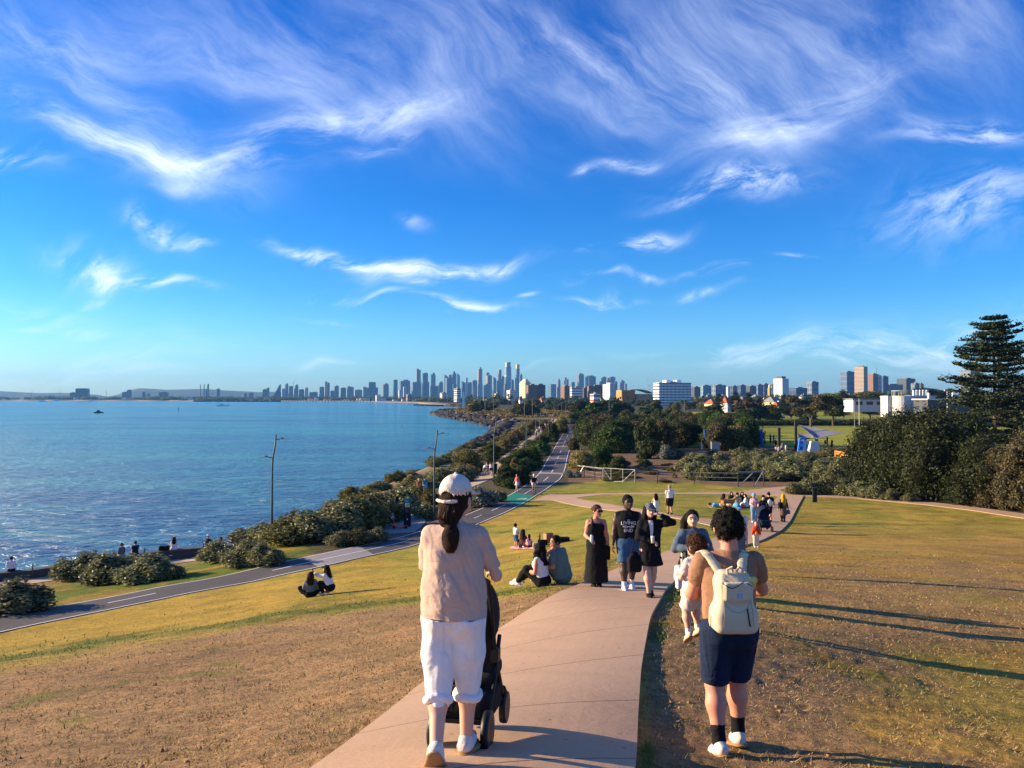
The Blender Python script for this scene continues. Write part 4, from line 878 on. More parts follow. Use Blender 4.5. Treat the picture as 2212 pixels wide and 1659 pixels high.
# ------------------------------------------------------------------ buildings
def facade(name, wall, glass, fx=8., fz=12., dx=.5, dz=.5, rough=.5):
    if name in MATS: return MATS[name]
    m = bpy.data.materials.new(name); m.use_nodes = True; t = NT(m.node_tree); b = t.n['Principled BSDF']; MATS[name] = m
    tc = t.new('ShaderNodeTexCoord').outputs['Object']; sp = t.new('ShaderNodeSeparateXYZ'); t.l.new(tc, sp.inputs[0])
    u = t.m('ADD', sp.outputs[0], sp.outputs[1])
    fu = t.m('LESS_THAN', t.m('FRACT', t.m('DIVIDE', u, fx)), dx); fv = t.m('LESS_THAN', t.m('FRACT', t.m('DIVIDE', sp.outputs[2], fz)), dz)
    f = t.m('MULTIPLY', fu, fv) if dx < 1 else fv
    gl = t.mix(t.noise(tc, .06, 2), tuple(x*.6 for x in glass), tuple(min(1, x*1.4) for x in glass))
    t.l.new(t.mix(f, t.mix(t.noise(tc, .03, 3), tuple(x*.85 for x in wall), tuple(min(1, x*1.12) for x in wall)), gl), b.inputs['Base Color'])
    t.l.new(t.m('MULTIPLY_ADD', f, -.45, .75), b.inputs['Roughness']); b.inputs['Specular IOR Level'].default_value = .45
    return m
FC = {'blue': facade('blue_glass', (.12, .17, .25), (.05, .10, .18), 9, 14, .7, .7), 'slate': facade('slate_glass', (.17, .20, .25), (.07, .10, .15), 11, 13, .55, .6), 'pale': facade('pale_concrete', (.50, .50, .50), (.16, .20, .26), 9, 11, .55, .55),
      'brown': facade('brown_cladding', (.30, .22, .18), (.10, .11, .14), 8, 12, .5, .6), 'navy': facade('navy_glass', (.06, .09, .16), (.03, .06, .13), 10, 16, .8, .7), 'white': facade('white_render', (.78, .74, .68), (.16, .19, .24), 3.4, 3.1, .6, .45),
      'teal': facade('teal_glass', (.20, .30, .36), (.08, .17, .24), 7, 10, .6, .7), 'cream': facade('cream_render', (.80, .62, .34), (.30, .24, .16), 3.0, 3.1, .5, .45), 'brick': facade('brown_brick', (.25, .115, .075), (.05, .055, .065), 4.0, 3.1, .45, .5),
      'char': facade('charcoal_cladding', (.07, .075, .085), (.03, .04, .06), 4, 3.2, .6, .5), 'tan': facade('tan_balconies', (.52, .38, .26), (.10, .09, .09), 60, 3.3, 1.1, .5)}
ROOF = M('grey_roof', (.20, .20, .21), .8, .2, .05); RED = M('terracotta_roof', (.36, .10, .05), .85, .25, .3); ORG = M('orange_cladding', (.62, .27, .06), .7, .15, .2); WHT = M('white_wall', (.80, .78, .74), .7, .06, .3); GLS = M('dark_glass', (.03, .045, .07), .15, .2, .2, spec=.6)
CRM = M('cream_wall', (.82, .66, .36), .8, .06, .2); STL = M('steel_grey', (.30, .31, .32), .5, .1, .5, metal=.3); GLD = M('gold_crown', (.75, .48, .12), .35, .1, .05, metal=.4)
def dims(x0, x1, ytop, Y, rz, lit):
    W = (x1-x0)/F*Y; top = at((x0+x1)/2, ytop, Y); cx = (x0+x1)/2; p = ray(cx, 860); x = p[0]/p[1]*Y; z0 = Tz(x, Y)-2
    a = abs(rz); d = max(6, lit*W/max(.05, math.sin(a))); d = min(d, 1.3*W/max(.3, math.cos(a))); w = max(W*.25, (W-d*math.sin(a))/math.cos(a))
    return x, z0, w, d, top.z-z0
def block(name, x0, x1, ytop, Y, mat, label, cat='building', group=None, rz=.35, lit=.3, crown=None, parent=None, floors=0, band=None):
    x, z0, w, d, h = dims(x0, x1, ytop, Y, rz, lit)
    mb = MB(); 
    if crown == 'wedge': mb.add([(-w/2, -d/2, 0), (w/2, -d/2, 0), (w/2, d/2, 0), (-w/2, d/2, 0), (-w/2, -d/2, h*.25), (w*.35, -d/2, h), (w/2, -d/2, h), (w/2, d/2, h), (w*.35, d/2, h), (-w/2, d/2, h*.25)], [(0, 1, 6, 5, 4), (3, 9, 8, 7, 2), (0, 4, 9, 3), (4, 5, 8, 9), (5, 6, 7, 8), (1, 2, 7, 6), (0, 3, 2, 1)])
    elif crown in ('point', 'pyramid'):
        k = .86 if crown == 'point' else .9; mb.box((0, 0, h*k/2), (w, d, h*k)); t = .12 if crown == 'point' else .45
        mb.prism([(-w/2, -d/2), (w/2, -d/2), (w/2, d/2), (-w/2, d/2)], h*k, h, [(-w*t, -d*t), (w*t, -d*t), (w*t, d*t), (-w*t, d*t)])
    elif crown == 'slant': mb.add([(-w/2, -d/2, 0), (w/2, -d/2, 0), (w/2, d/2, 0), (-w/2, d/2, 0), (-w/2, -d/2, h), (w/2, -d/2, h*.90), (w/2, d/2, h*.90), (-w/2, d/2, h)], [(0, 1, 5, 4), (1, 2, 6, 5), (2, 3, 7, 6), (3, 0, 4, 7), (4, 5, 6, 7), (3, 2, 1, 0)])
    elif crown == 'round':
        n = 20; mb.prism([(w/2*math.cos(2*math.pi*k/n), w/2*math.sin(2*math.pi*k/n)) for k in range(n)], 0, h)
    else: mb.box((0, 0, h/2), (w, d, h))
    if crown == 'step': mb.box((w*.12, 0, h*1.0+h*.035), (w*.5, d*.5, h*.07-.02))
    if crown == 'notch': mb.box((-w*.22, 0, h+h*.02), (w*.5, d*.9, h*.04-.02))
    r = empty(name, (x, Y, z0), rz, label, cat, group)
    mb.build('facade', mat, r)
    mb2 = MB().box((w*.1, 0, h+.02+max(1.2, h*.012)), (w*.42, d*.45, max(2.4, h*.024))); 
    if crown in (None, 'box'): mb2.build('plant_room', ROOF, r)
    if crown == 'spire': MB().tube([(0, 0, h-1), (0, 0, h*1.08), (0, 0, h*1.27)], [w*.07, w*.045, w*.012], 6).build('spire', STL, r); MB().box((0, 0, h*1.02), (w*.6, d*.6, h*.04)).build('plant_room', ROOF, r)
    if floors:
        fh = h/floors
        for k in range(floors):
            MB().box((0, 0, fh*(k+.58)), (w+.12, d+.12, fh*.42)).build('window_band', band or GLS, r)
    return r, w, d, h
# the skyline across the bay: left, right and top edges as seen, then distance, cladding and look
def A(x): return 548.6+.1984*x
def Ay(y): return 757+.1984*y
def Bx(x): return 960+.1488*x
def Cx(x): return 1261.8+.1736*x
def Cy(y): return 768+.1736*y
def Dx(x): return 1591+.1984*x
GT = 'towers of the city skyline'
TOW = [
 (A(92), A(140), Ay(425), 4300, 'blue', 'lower half of the stepped blue block at the left end of the skyline', None), (A(135), A(168), Ay(408), 4350, 'slate', 'taller half of the stepped block at the left end of the skyline', None),
 (A(200), A(300), Ay(370), 4300, 'navy', 'wedge-shaped tower with a steep sloping roof at the left of the skyline', 'wedge'), (A(335), A(380), Ay(368), 4500, 'slate', 'grey tower just right of the wedge-shaped one', 'step'), (A(300), A(345), Ay(418), 3900, 'pale', 'low pale block in front of the wedge-shaped tower', None),
 (A(378), A(428), Ay(390), 4500, 'brown', 'brownish tower under a construction crane, left skyline', None), (A(427), A(487), Ay(415), 4400, 'slate', 'broad grey slab right of the crane', None), (A(445), A(482), Ay(380), 4600, 'blue', 'slim tower with rounded cap behind the broad grey slab', 'step'),
 (A(487), A(548), Ay(425), 4500, 'navy', 'squat dark blue block left of the half-white tower', None), (A(548), A(594), Ay(408), 4300, 'pale', 'tower with a white sunlit left side, left skyline', None), (A(597), A(700), Ay(455), 4600, 'blue', 'low wide blue block in the dip of the left skyline', None),
 (A(708), A(765), Ay(398), 4500, 'slate', 'grey tower left of the twin-headed one', None), (A(768), A(800), Ay(340), 4700, 'brown', 'brown taller head of the twin-headed tower', None), (A(790), A(828), Ay(353), 4600, 'navy', 'dark blue lower head of the twin-headed tower', None),
 (A(832), A(872), Ay(440), 4600, 'navy', 'low dark block right of the twin-headed tower', None), (A(870), A(925), Ay(390), 4500, 'blue', 'medium blue tower standing free left of the two broad blocks', 'step'), (A(937), A(1008), Ay(408), 4500, 'navy', 'broad dark block with a flat top, mid-left skyline', None),
 (A(1015), A(1085), Ay(386), 4500, 'slate', 'broad grey block with a slanted top, mid-left skyline', 'slant'), (A(1085), A(1180), Ay(430), 4400, 'teal', 'low teal-grey cluster block in the left skyline', None), (A(1175), A(1250), Ay(392), 4600, 'teal', 'teal slant-roofed block left of the big square tower', 'slant'),
 (A(1242), A(1330), Ay(345), 4600, 'blue', 'big square blue tower with chamfered top, mid-left skyline', 'pyramid'), (A(1325), A(1350), Ay(405), 4600, 'navy', 'slim low tower attached right of the big square one', None), (A(1395), A(1470), Ay(370), 4500, 'slate', 'grey tower with a notched top standing in a gap', 'step'),
 (A(1510), A(1568), Ay(322), 4600, 'navy', 'dark slab tower left of the small spire', None), (A(1580), A(1700), Ay(332), 4700, 'blue', 'wide blue tower topped with a small spire', 'step'), (A(1622), A(1665), Ay(395), 4300, 'pale', 'pale low block before the wide blue tower', None),
 (A(1758), A(1818), Ay(212), 5000, 'slate', 'tallest tower of the left cluster with a curved bright seam', 'notch'), (A(1715), A(1820), Ay(345), 4500, 'slate', 'wide grey block with bright left edge below the left cluster', None), (A(1835), A(1895), Ay(248), 5000, 'navy', 'dark blue flat-topped tower second of the left cluster', None),
 (A(1822), A(1910), Ay(342), 4700, 'navy', 'dark low block between the left cluster towers', None), (A(1925), A(1978), Ay(262), 5000, 'slate', 'tower with stepped head, third of the left cluster', 'step'), (A(1920), A(2005), Ay(388), 4500, 'navy', 'dark wide block below the stepped-head tower', None),
 (A(2005), A(2060), Ay(350), 4700, 'slate', 'medium grey tower with jagged roof in the gap', 'step'), (A(2068), A(2115), Ay(262), 5000, 'navy', 'tower with a sloping peak and thin mast', 'slant'), (A(2115), A(2160), Ay(268), 5100, 'slate', 'flat tower between the sloping peak and the pointed one', None),
 (A(2152), A(2205), Ay(225), 5000, 'blue', 'tower with a pointed gable top', 'point'), (A(2078), A(2165), Ay(300), 4600, 'blue', 'front tower below the sloping peak', None), (Bx(185), Bx(225), Ay(248), 5000, 'teal', 'slim glassy tower right of the pointed gable one', 'slant'),
 (Bx(118), Bx(180), 757+.1488*490, 4500, 'navy', 'dark low block below the pointed gable tower', None), (Bx(245), Bx(305), 757+.1488*445, 4700, 'navy', 'short dark tower right of the slim glassy one', 'slant'), (Bx(305), Bx(340), 757+.1488*400, 4600, 'pale', 'thin pale tower like a white strip', None),
 (Bx(340), Bx(400), 757+.1488*465, 4600, 'blue', 'low blue block right of the thin pale tower', None), (Bx(385), Bx(478), 757+.1488*438, 4800, 'slate', 'wide slate block left of the tall brown tower', None), (Bx(475), Bx(552), 757+.1488*274, 5000, 'brown', 'tall brown tower with flat stepped top', 'step'),
 (Bx(485), Bx(555), 757+.1488*490, 4500, 'teal', 'teal block in front of the tall brown tower', None), (Bx(595), Bx(655), 757+.1488*328, 5100, 'slate', 'grey tower behind the tan one', None), (Bx(600), Bx(692), 757+.1488*365, 4800, 'brown', 'tan-brown broad tower right of the tall brown one', None),
 (Bx(555), Bx(650), 757+.1488*505, 4400, 'blue', 'low blue pair of blocks before the tan tower', None), (Bx(700), Bx(752), 757+.1488*380, 4900, 'slate', 'grey curved-top tower left of the brown slim one', 'slant'), (Bx(778), Bx(830), 757+.1488*285, 5000, 'brown', 'slim tall brown-grey tower left of the tallest', None),
 (Bx(755), Bx(800), 757+.1488*440, 4600, 'navy', 'dark low tower at the foot of the slim brown-grey one', None), (Bx(825), Bx(872), 757+.1488*375, 4800, 'blue', 'blue tower tucked against the tallest tower', None), (Bx(862), Bx(912), 757+.1488*488, 4400, 'slate', 'low block in front of the tallest tower', None),
 (Bx(1005), Bx(1060), 757+.1488*400, 4500, 'teal', 'rounded silver-blue tower between the two tallest', 'round'), (Bx(968), Bx(1010), 757+.1488*410, 4700, 'navy', 'dark curved tower right against the tallest', 'slant'), (Bx(1088), Bx(1132), 757+.1488*360, 4800, 'blue', 'tower leaning on the right of the gold-topped one', 'step'),
 (Bx(1510), Bx(1622), 757+.1488*490, 4500, 'blue', 'broad low blue block left of the slim pointed tower', 'pyramid'), (Bx(1622), Bx(1690), 757+.1488*535, 4300, 'slate', 'low block at the foot of the slim pointed tower', None), (Bx(1642), Bx(1685), 757+.1488*408, 4900, 'slate', 'slim tower with a pointed cap, right skyline', 'point'),
 (Bx(1735), Bx(1775), 757+.1488*395, 4900, 'brown', 'brown taller half of the twin blocks, right skyline', None), (Bx(1765), Bx(1802), 757+.1488*422, 4800, 'blue', 'blue lower half of the twin blocks, right skyline', None), (Bx(1830), Bx(1895), 757+.1488*462, 4600, 'slate', 'low square tower left of the first masted tower', None),
 (Bx(1920), Bx(2025), 757+.1488*348, 4800, 'slate', 'grey tower with a lattice mast, left one of the masted pair', 'spire'), (Bx(2045), Bx(2192), 757+.1488*378, 4800, 'navy', 'wide dark tower with a thin mast, right one of the masted pair', 'spire'),
 (Cx(213), Cx(277), Cy(268), 4800, 'brown', 'brown tower right of the masted pair', None), (Cx(180), Cx(216), Cy(325), 4700, 'slate', 'low grey shoulder left of the brown tower', None), (Cx(290), Cx(385), Cy(268), 4800, 'slate', 'broad grey-brown tower second right of the masted pair', None),
 (Cx(378), Cx(415), Cy(325), 4700, 'navy', 'dark shoulder of the broad grey-brown tower', None), (Cx(448), Cx(505), Cy(298), 4700, 'slate', 'last tower at the right end of the skyline', 'slant'), (Cx(500), Cx(532), Cy(350), 4600, 'blue', 'low shoulder of the last skyline tower', None),
 (165, 192, 839, 3900, 'navy', 'big dark block alone on the far left shore', 'pyramid'), (151, 163.5, 848, 3900, 'slate', 'low block left of the big dark one on the far shore', None), (263, 277, 847, 4200, 'blue', 'low pale-blue block on the far shore left of the twin', None), (274, 285, 842.5, 4100, 'blue', 'small blue tower on the far shore between low blocks', None),
 (307, 314, 847, 4200, 'blue', 'thin pale-blue block far left of the chimneys', None), (317, 325, 851, 4200, 'blue', 'tiny pale-blue block left of the brown one', None), (342, 365, 847.5, 3900, 'brown', 'brown block with roof mast on the far shore', None), (467, 475, 840, 4300, 'slate', 'slim tower right of the chimneys', None),
 (525, 534, 850, 3700, 'tan', 'small tan block at the shore left of the skyline, left one', None), (536, 549, 849.5, 3700, 'tan', 'small tan block at the shore left of the skyline, right one', None)]
for i, (x0, x1, yt, Y, mt, lab, cr) in enumerate(TOW):
    block('skyline_tower', x0, x1, yt, Y, FC[mt], lab, 'tower', GT, rz=.25+.3*((i*37) % 10)/10, lit=.16+.18*((i*53) % 10)/10, crown=cr)
r, w, d, h = block('skyline_tower', Bx(868), Bx(970), 757+.1488*240, 5100, FC['teal'], 'tallest tower of the skyline, glass with two raised crown fins', 'tower', GT, crown='flat')
MB().box((-w*.2, 0, h*1.07), (w*.34, d*.8, h*.14)).build('crown_fin', FC['pale'], r); MB().box((w*.24, 0, h*1.075), (w*.36, d*.8, h*.15)).build('crown_fin', FC['teal'], r); MB().box((0, 0, h*.72), (w*1.15, d*1.1, h*.014)).build('band', WHT, r)
r, w, d, h = block('skyline_tower', Bx(1033), Bx(1092), 757+.1488*265, 5000, FC['blue'], 'slim tower with a gold crown, second tallest', 'tower', GT, crown='flat')
MB().box((0, 0, h*1.07), (w*.96, d*.96, h*.14)).build('gold_crown', GLD, r); MB().box((-w*.1, -d*.49, h*1.05), (w*.16, d*.02, h*.09)).build('window_slot', GLS, r)
Y = 4500; x = (Bx(424)-CX)/F*Y; z0 = Tz(x, Y); t_ = at(Bx(420), 757+.1488*465, Y).z-z0; wv = 26/F*Y*.1488
mb = MB(); mb.prism([(-wv*.35, -8), (wv*.35, -8), (wv*.35, 8), (-wv*.35, 8)], 0, t_*.6); mb.add([(-wv*.35, -8, t_*.6), (wv*.35, -8, t_*.6), (-wv*.35, -8, t_), (-wv*.35, 8, t_*.6), (wv*.35, 8, t_*.6), (-wv*.35, 8, t_)], [(0, 1, 2), (3, 5, 4), (0, 2, 5, 3), (1, 4, 5, 2), (0, 3, 4, 1)])
tag(mb.build('sail_tower', CRM, loc=(x, Y, z0)), 'small yellow-white sail-shaped tower shining amid the blue skyline', 'tower')
def chimney(px, wpx, ytop, label, mt):
    Y = 4100; x = (px-CX)/F*Y; z0 = Tz(x, Y); t_ = at(px, ytop, Y).z-z0; r_ = wpx/F*Y/2
    tag(MB().lathe([(r_, 0), (r_*.85, t_*.6), (r_*.75, t_), (r_*.6, t_), (r_*.6, t_-3)], n=14).build('chimney', mt, loc=(x, Y, z0)), label, 'chimney', 'power station chimneys on the far shore')
chimney(432.8, 2.4, 830, 'left thin dark chimney on the far shore', FC['slate']); chimney(441, 2.4, 830, 'middle thin chimney on the far shore', FC['slate']); chimney(449.5, 5, 829.5, 'thick pale chimney on the far shore', FC['tan']); chimney(445.5, 3, 840, 'short chimney stub between the tall ones', FC['slate'])
CR = M('crane_steel', (.42, .40, .40), .6, .1)
def crane(px, ytop, ybase, Y, label, lean=-.35):
    x = (px-CX)/F*Y; zb = at(px, ybase, Y).z; zt = at(px, ytop, Y).z; H = zt-zb; s = Y/1661*.5
    r = empty('crane', (x, Y, zb), 0, label, 'crane', 'construction cranes on the horizon')
    MB().bar((0, 0, -3), (0, 0, H*.5), s, s).build('mast', CR, r); MB().bar((0, 0, H*.46), (H*lean, 0, H), s*.7, s*.7).build('jib', CR, r); MB().box((-H*lean*.25, 0, H*.47), (H*.14, s, s*1.5)).build('counterweight', CR, r)
for a in ((68, 841, 858, 3900, 'leaning crane at the far left port', .2), (131, 839.5, 858, 3900, 'leaning crane left of the big dark shore block', -.2), (230, 841, 856, 3900, 'leaning crane right of the big dark shore block', -.2), (634, 815, 835, 4500, 'crane above the brownish tower of the left skyline', .3), (1402, 815, 850, 2300, 'thin crane left of the white apartment slab', -.15), (1411, 820, 850, 2300, 'thin red crane beside the white apartment slab', -.1), (1768, 808, 845, 2200, 'tower crane in the gap left of the glass tower', -.15), (1893.5, 780, 812, 1900, 'dark luffing crane above the cluster right of the striped tower', -.12)): crane(*a)
# middle distance
GB = 'apartment buildings between park and city'
r, w, d, h = block('apartment_tower', 1122, 1147, 827, 1500, FC['cream'], 'cream tower with stepped roof left of the brown block', 'building', GB, rz=.5, lit=.5, crown='flat')
for k, (s, z) in enumerate(((.86, .03), (.6, .085), (.42, .14))): MB().box((0, 0, h*(1+z)), (w*s, d*s, h*.06)).build('roof_tier', CRM, r)
block('apartment_block', 1136, 1160, 832, 1400, FC['brick'], 'brown brick block right of the cream tower', 'building', GB, rz=.3, lit=.2); block('apartment_block', 1153, 1178, 831.5, 1450, FC['char'], 'charcoal block right of the brown brick one', 'building', GB, rz=.2, lit=.1)
block('apartment_block', 1094, 1113, 843, 1400, FC['white'], 'small white block left of the cream tower', 'building', GB, rz=.7, lit=.4); block('apartment_tower', 980, 996, 839, 1800, FC['white'], 'white tower block behind the obelisk', 'building', GB, rz=.5, lit=.5, floors=7); block('apartment_block', A(2022), A(2100), Ay(462), 2100, FC['pale'], 'low pale block left of the white tower behind the obelisk', 'building', GB, rz=.5, lit=.4)
block('apartment_block', A(1655), A(1725), Ay(478), 2300, FC['brown'], 'small brown block on the beach front', 'building', GB); block('apartment_block', A(1722), A(1795), Ay(508), 2300, FC['tan'], 'low tan block on the beach front', 'building', GB); block('apartment_block', A(1320), A(1385), Ay(488), 2600, FC['white'], 'tiny white block on the beach front', 'building', GB); block('apartment_block', A(1572), A(1612), Ay(440), 3400, FC['white'], 'thin white tower before the wide blue spired tower', 'building', GB)
block('apartment_block', 1067, 1082, 850, 1300, FC['tan'], 'low tan building behind the palms', 'building', GB); block('apartment_block', 1211, 1230, 834, 1350, FC['brick'], 'orange-brick tower with pale balconies at left', 'building', GB, rz=.5, lit=.4); block('apartment_block', 1232, 1258, 837.5, 1300, WHT, 'white building with curved-looking dark window bands', 'building', GB, rz=.15, lit=.1, floors=7)
block('apartment_block', 1256, 1272, 838, 1380, FC['char'], 'dark narrow block right of the banded white building', 'building', GB); block('apartment_block', 1269, 1306, 834, 1350, FC['brick'], 'wide dark red-brown block with flat roof', 'building', GB, rz=.1, lit=.05); block('apartment_tower', 1303, 1328, 830, 1250, FC['white'], 'white gridded tower left of the orange arena', 'building', GB, rz=.5, lit=.5, crown='step')
block('apartment_block', 1275, 1296, 851, 1000, WHT, 'small red and white house front below the dark red-brown block', 'building', GB, floors=3, band=RED)
# arena
Y = 1150; x0 = (1336-CX)/F*Y; x1 = (1408-CX)/F*Y; z0 = Tz((x0+x1)/2, Y)-1; W = x1-x0; top = at(1370, 841, Y).z-z0; r = empty('arena', ((x0+x1)/2, Y, z0), .18, 'orange arena with a dark arched roof', 'building')
n = 14; arc = [(-W*.05+W*.5*k/n, top*(.72+.28*math.sin(math.pi*(.42+.5*k/n)))) for k in range(n+1)]
MB().box((-W*.3, 0, top*.47), (W*.42, W*.5, top*.94)).build('orange_hall', ORG, r)
mb = MB()
for k in range(12): mb.box((-W*.49+W*.035*k, -W*.255, top*.47), (W*.006, W*.012, top*.93))
mb.build('wall_ribs', M('dark_orange', (.34, .13, .03), .8), r)
mb = MB()
for (xa, za), (xb, zb) in zip(arc[:-1], arc[1:]): mb.add([(xa, -W*.27, za), (xb, -W*.27, zb), (xb, W*.27, zb), (xa, W*.27, za), (xa, -W*.27, za-1.2), (xb, -W*.27, zb-1.2), (xb, W*.27, zb-1.2), (xa, W*.27, za-1.2)], [(0, 1, 2, 3), (7, 6, 5, 4), (0, 4, 5, 1), (3, 2, 6, 7)])
mb.build('arched_roof', ROOF, r); MB().box((W*.2, 0, top*.36), (W*.5, W*.5, top*.7)).build('brick_hall', M('ochre_brick', (.42, .24, .11), .85, .15, .2), r); MB().box((W*.13, -W*.3, top*.16), (W*.3, W*.1, top*.3)).build('entrance', WHT, r)
# white apartment slab
r, w, d, h = block('apartment_slab', 1414.5, 1488.5, 827, 1000, WHT, 'long white ten-storey apartment slab with roof stacks', 'building', GB, rz=.10, lit=.06, floors=9, crown='flat')
for k, (fx, fw) in enumerate(((-.17, .14), (.17, .14))): s_ = MB().box((w*fx, 0, h+h*.055), (w*fw, d*.6, h*.11)).build('roof_stack', WHT, r)
MB().box((0, 0, h+h*.03), (w*.14, d*.5, h*.06)).build('plant_room', ROOF, r)
for k in range(8): MB().box((-w*.5+w*(k+.5)/8, -d/2-.25, h*.47), (.5, .4, h*.94)).build('fin', WHT, r)
far_b = [(1493, 1512, 836, 'char', 'dark far block just right of the white slab'), (1509, 1535, 833, 'teal', 'greenish glass block on the low ridge, left'), (1533, 1566, 832, 'slate', 'grey-green wide block on the low ridge'), (1546, 1560, 845, 'white', 'low white roofs below the ridge blocks'), (1569, 1578, 836, 'white', 'tiny white block on the ridge, left of the dark one'), (1578, 1592, 834, 'navy', 'dark block on the ridge right of the tiny white one'),
   (1594, 1610, 832, 'navy', 'second dark block on the ridge'), (1612, 1632, 834, 'char', 'low charcoal block on the ridge, left of the round one'), (1630, 1648, 831, 'blue', 'bluish curved block on the ridge near the clock tower'), (1643, 1661, 829.5, 'slate', 'grey round-cornered block left of the clock tower'), (1663, 1675, 830, 'slate', 'grey slab right behind the clock tower'),
   (1704, 1740, 838, 'navy', 'low dark block with pale roof right of the octagonal tower'), (1744, 1766, 825, 'slate', 'grey-green tower alone right of centre'), (1818, 1843, 803, 'blue', 'blue glass tower left of the striped one'), (1828, 1847, 824, 'char', 'dark block at the foot of the blue glass tower'), (1878, 1895, 808, 'brick', 'dark brick tower under the luffing crane'), (1888, 1903, 811, 'pale', 'pale middle tower under the luffing crane'),
   (1899, 1917, 813, 'navy', 'dark tower right under the luffing crane'), (1905, 1945, 831, 'slate', 'low wide grey block between the two right clusters'), (1942, 1973, 818, 'char', 'charcoal block with balconies, right cluster'), (1970, 1985, 828, 'slate', 'grey block second in the right cluster'), (1982, 1994, 829, 'tan', 'small tan block last in the right cluster'), (2078, 2112, 800, 'slate', 'grey tower seen through the tall pine branches')]
for i, (x0, x1, yt, mt, lab) in enumerate(far_b): block('ridge_building', x0, x1, yt, 2000+60*(i % 5), FC[mt], lab, 'building', GB, rz=.3, lit=.25)
r, w, d, h = block('striped_tower', 1848, 1872.5, 792, 1900, FC['tan'], 'tall tan tower striped with balconies, right of the blue glass tower', 'tower', None, rz=.6, lit=.5)
r, w, d, h = block('octagonal_tower', 1673, 1702, 818, 1900, FC['white'], 'white octagonal tower with a dark cap on the ridge', 'tower', None, rz=.5, lit=.4, crown='flat'); MB().box((0, 0, h*1.05), (w*.6, d*.6, h*.1)).build('roof_cap', FC['char'], r)
Y = 1700; x = (1662.5-CX)/F*Y; z0 = Tz(x, Y); t_ = at(1662, 829, Y).z-z0; r = empty('clock_tower', (x, Y, z0), .4, 'orange clock tower with a small cupola', 'tower')
MB().box((0, 0, t_*.38), (6, 6, t_*.76)).build('shaft', ORG, r); MB().lathe([(2.6, t_*.76), (2.6, t_*.86), (2.0, t_*.92), (.2, t_)], n=10).build('cupola', CRM, r)
# beach-front kiosk and obelisk
Y = 850; x = (1001-CX)/F*Y; z0 = Tz(x, Y); t_ = at(1001, 847, Y).z-z0
tag(MB().prism([(-1.3, -1.3), (1.3, -1.3), (1.3, 1.3), (-1.3, 1.3)], 0, t_, [(-.8, -.8), (.8, -.8), (.8, .8), (-.8, .8)]).build('obelisk', WHT, loc=(x, Y, z0)), 'slim white obelisk tower on the far shore', 'tower')
# houses at right
def house(px0, px1, yt, Y, wall, roof, label, rz=.3, grp='red-roofed houses behind the playing field'):
    x, z0, w, d, h = dims(px0, px1, yt, Y, rz, .35); r = empty('house', (x, Y, z0), rz, label, 'house', grp); e = h*.66
    MB().box((0, 0, e/2), (w, d, e)).build('wall', wall, r); MB().prism([(-w*.56, -d*.56), (w*.56, -d*.56), (w*.56, d*.56), (-w*.56, d*.56)], e, h, [(-w*.3, -d*.04), (w*.3, -d*.04), (w*.3, d*.04), (-w*.3, d*.04)]).build('roof', roof, r)
    for k in (-1, 1):
        MB().box((w*.25*k, -d/2-.03, e*.5), (w*.16, .1, e*.3)).build('window', GLS, r)
    MB().box((w*.2, 0, h*.98), (.8, .8, h*.2)).build('chimney', wall, r)
for a in ((1558, 1582, 858, 560, WHT, RED, 'white house with a steep red roof behind the small pines'), (1582, 1606, 860, 600, CRM, RED, 'cream house with red roof right of the white one'), (1525, 1556, 862, 620, CRM, RED, 'long red-roofed house left of the white one'), (1652, 1688, 857, 620, CRM, ROOF, 'cream house with a grey roof left of the gnarled tree'), (1668, 1690, 868, 520, WHT, RED, 'little white house with an orange-red gable'), (1606, 1625, 861, 640, WHT, RED, 'half-hidden red-roofed house among the pines'), (1640, 1656, 862, 640, CRM, RED, 'small red-roofed house below the clock tower')): house(*a)
for i in range(26):
    px = 1120+i*33+(i*29 % 17); Y = 900+(i*173 % 700); house(px, px+10+(i % 4)*3, 856+(i % 3)*2-(px > 1500)*4, Y, (WHT, CRM, FC['brick'])[i % 3], (ROOF, RED, ROOF)[i % 3], 'small suburban house half hidden in the far trees', .2+.1*(i % 5), 'suburban houses in the far trees')
WHM = M('render_white', (.60, .58, .55), .8, .1, .3)
def modern(px0, px1, yt, yb, Y, label, mats, chim=0):
    x = ((px0+px1)/2-CX)/F*Y; W = (px1-px0)/F*Y; z0 = at((px0+px1)/2, yb, Y).z; h = at((px0+px1)/2, yt, Y).z-z0; r = empty('modern_house', (x, Y, z0-2), .12, label, 'house', 'modern white houses at right')
    MB().box((0, 0, h/2+1), (W, W*.5, h+2)).build('wall', mats[0], r); MB().box((0, 0, h+2.25), (W*1.06, W*.56, .5)).build('roof', mats[1], r)
    for k in range(3): 
        MB().box((-W*.32+W*.32*k, -W*.25-.03, h*.55+2), (W*.2, .12, h*.42)).build('window', GLS, r)
    for k in range(chim): MB().box((-W*.3+W*.6*k/max(1, chim-1), 0, h+3.6), (.7, .7, 2.6)).build('chimney', WHT, r)
modern(1799, 1830, 862, 881, 360, 'low orange-walled modern building with a flat roof', (ORG, ROOF)); modern(1830, 1905, 863, 880, 350, 'long low white building with dark windows and flat roof', (WHM, ROOF)); modern(1905, 1932, 858, 890, 330, 'white modern house with glass corner, left of the round tower', (WHM, WHM))
modern(1962, 2014, 857, 892, 330, 'tall white modern house with many chimneys', (WHM, WHM), 5); modern(1985, 2080, 864, 892, 310, 'dark-fronted white modern house right of the chimneys', (FC['char'], WHM), 2)
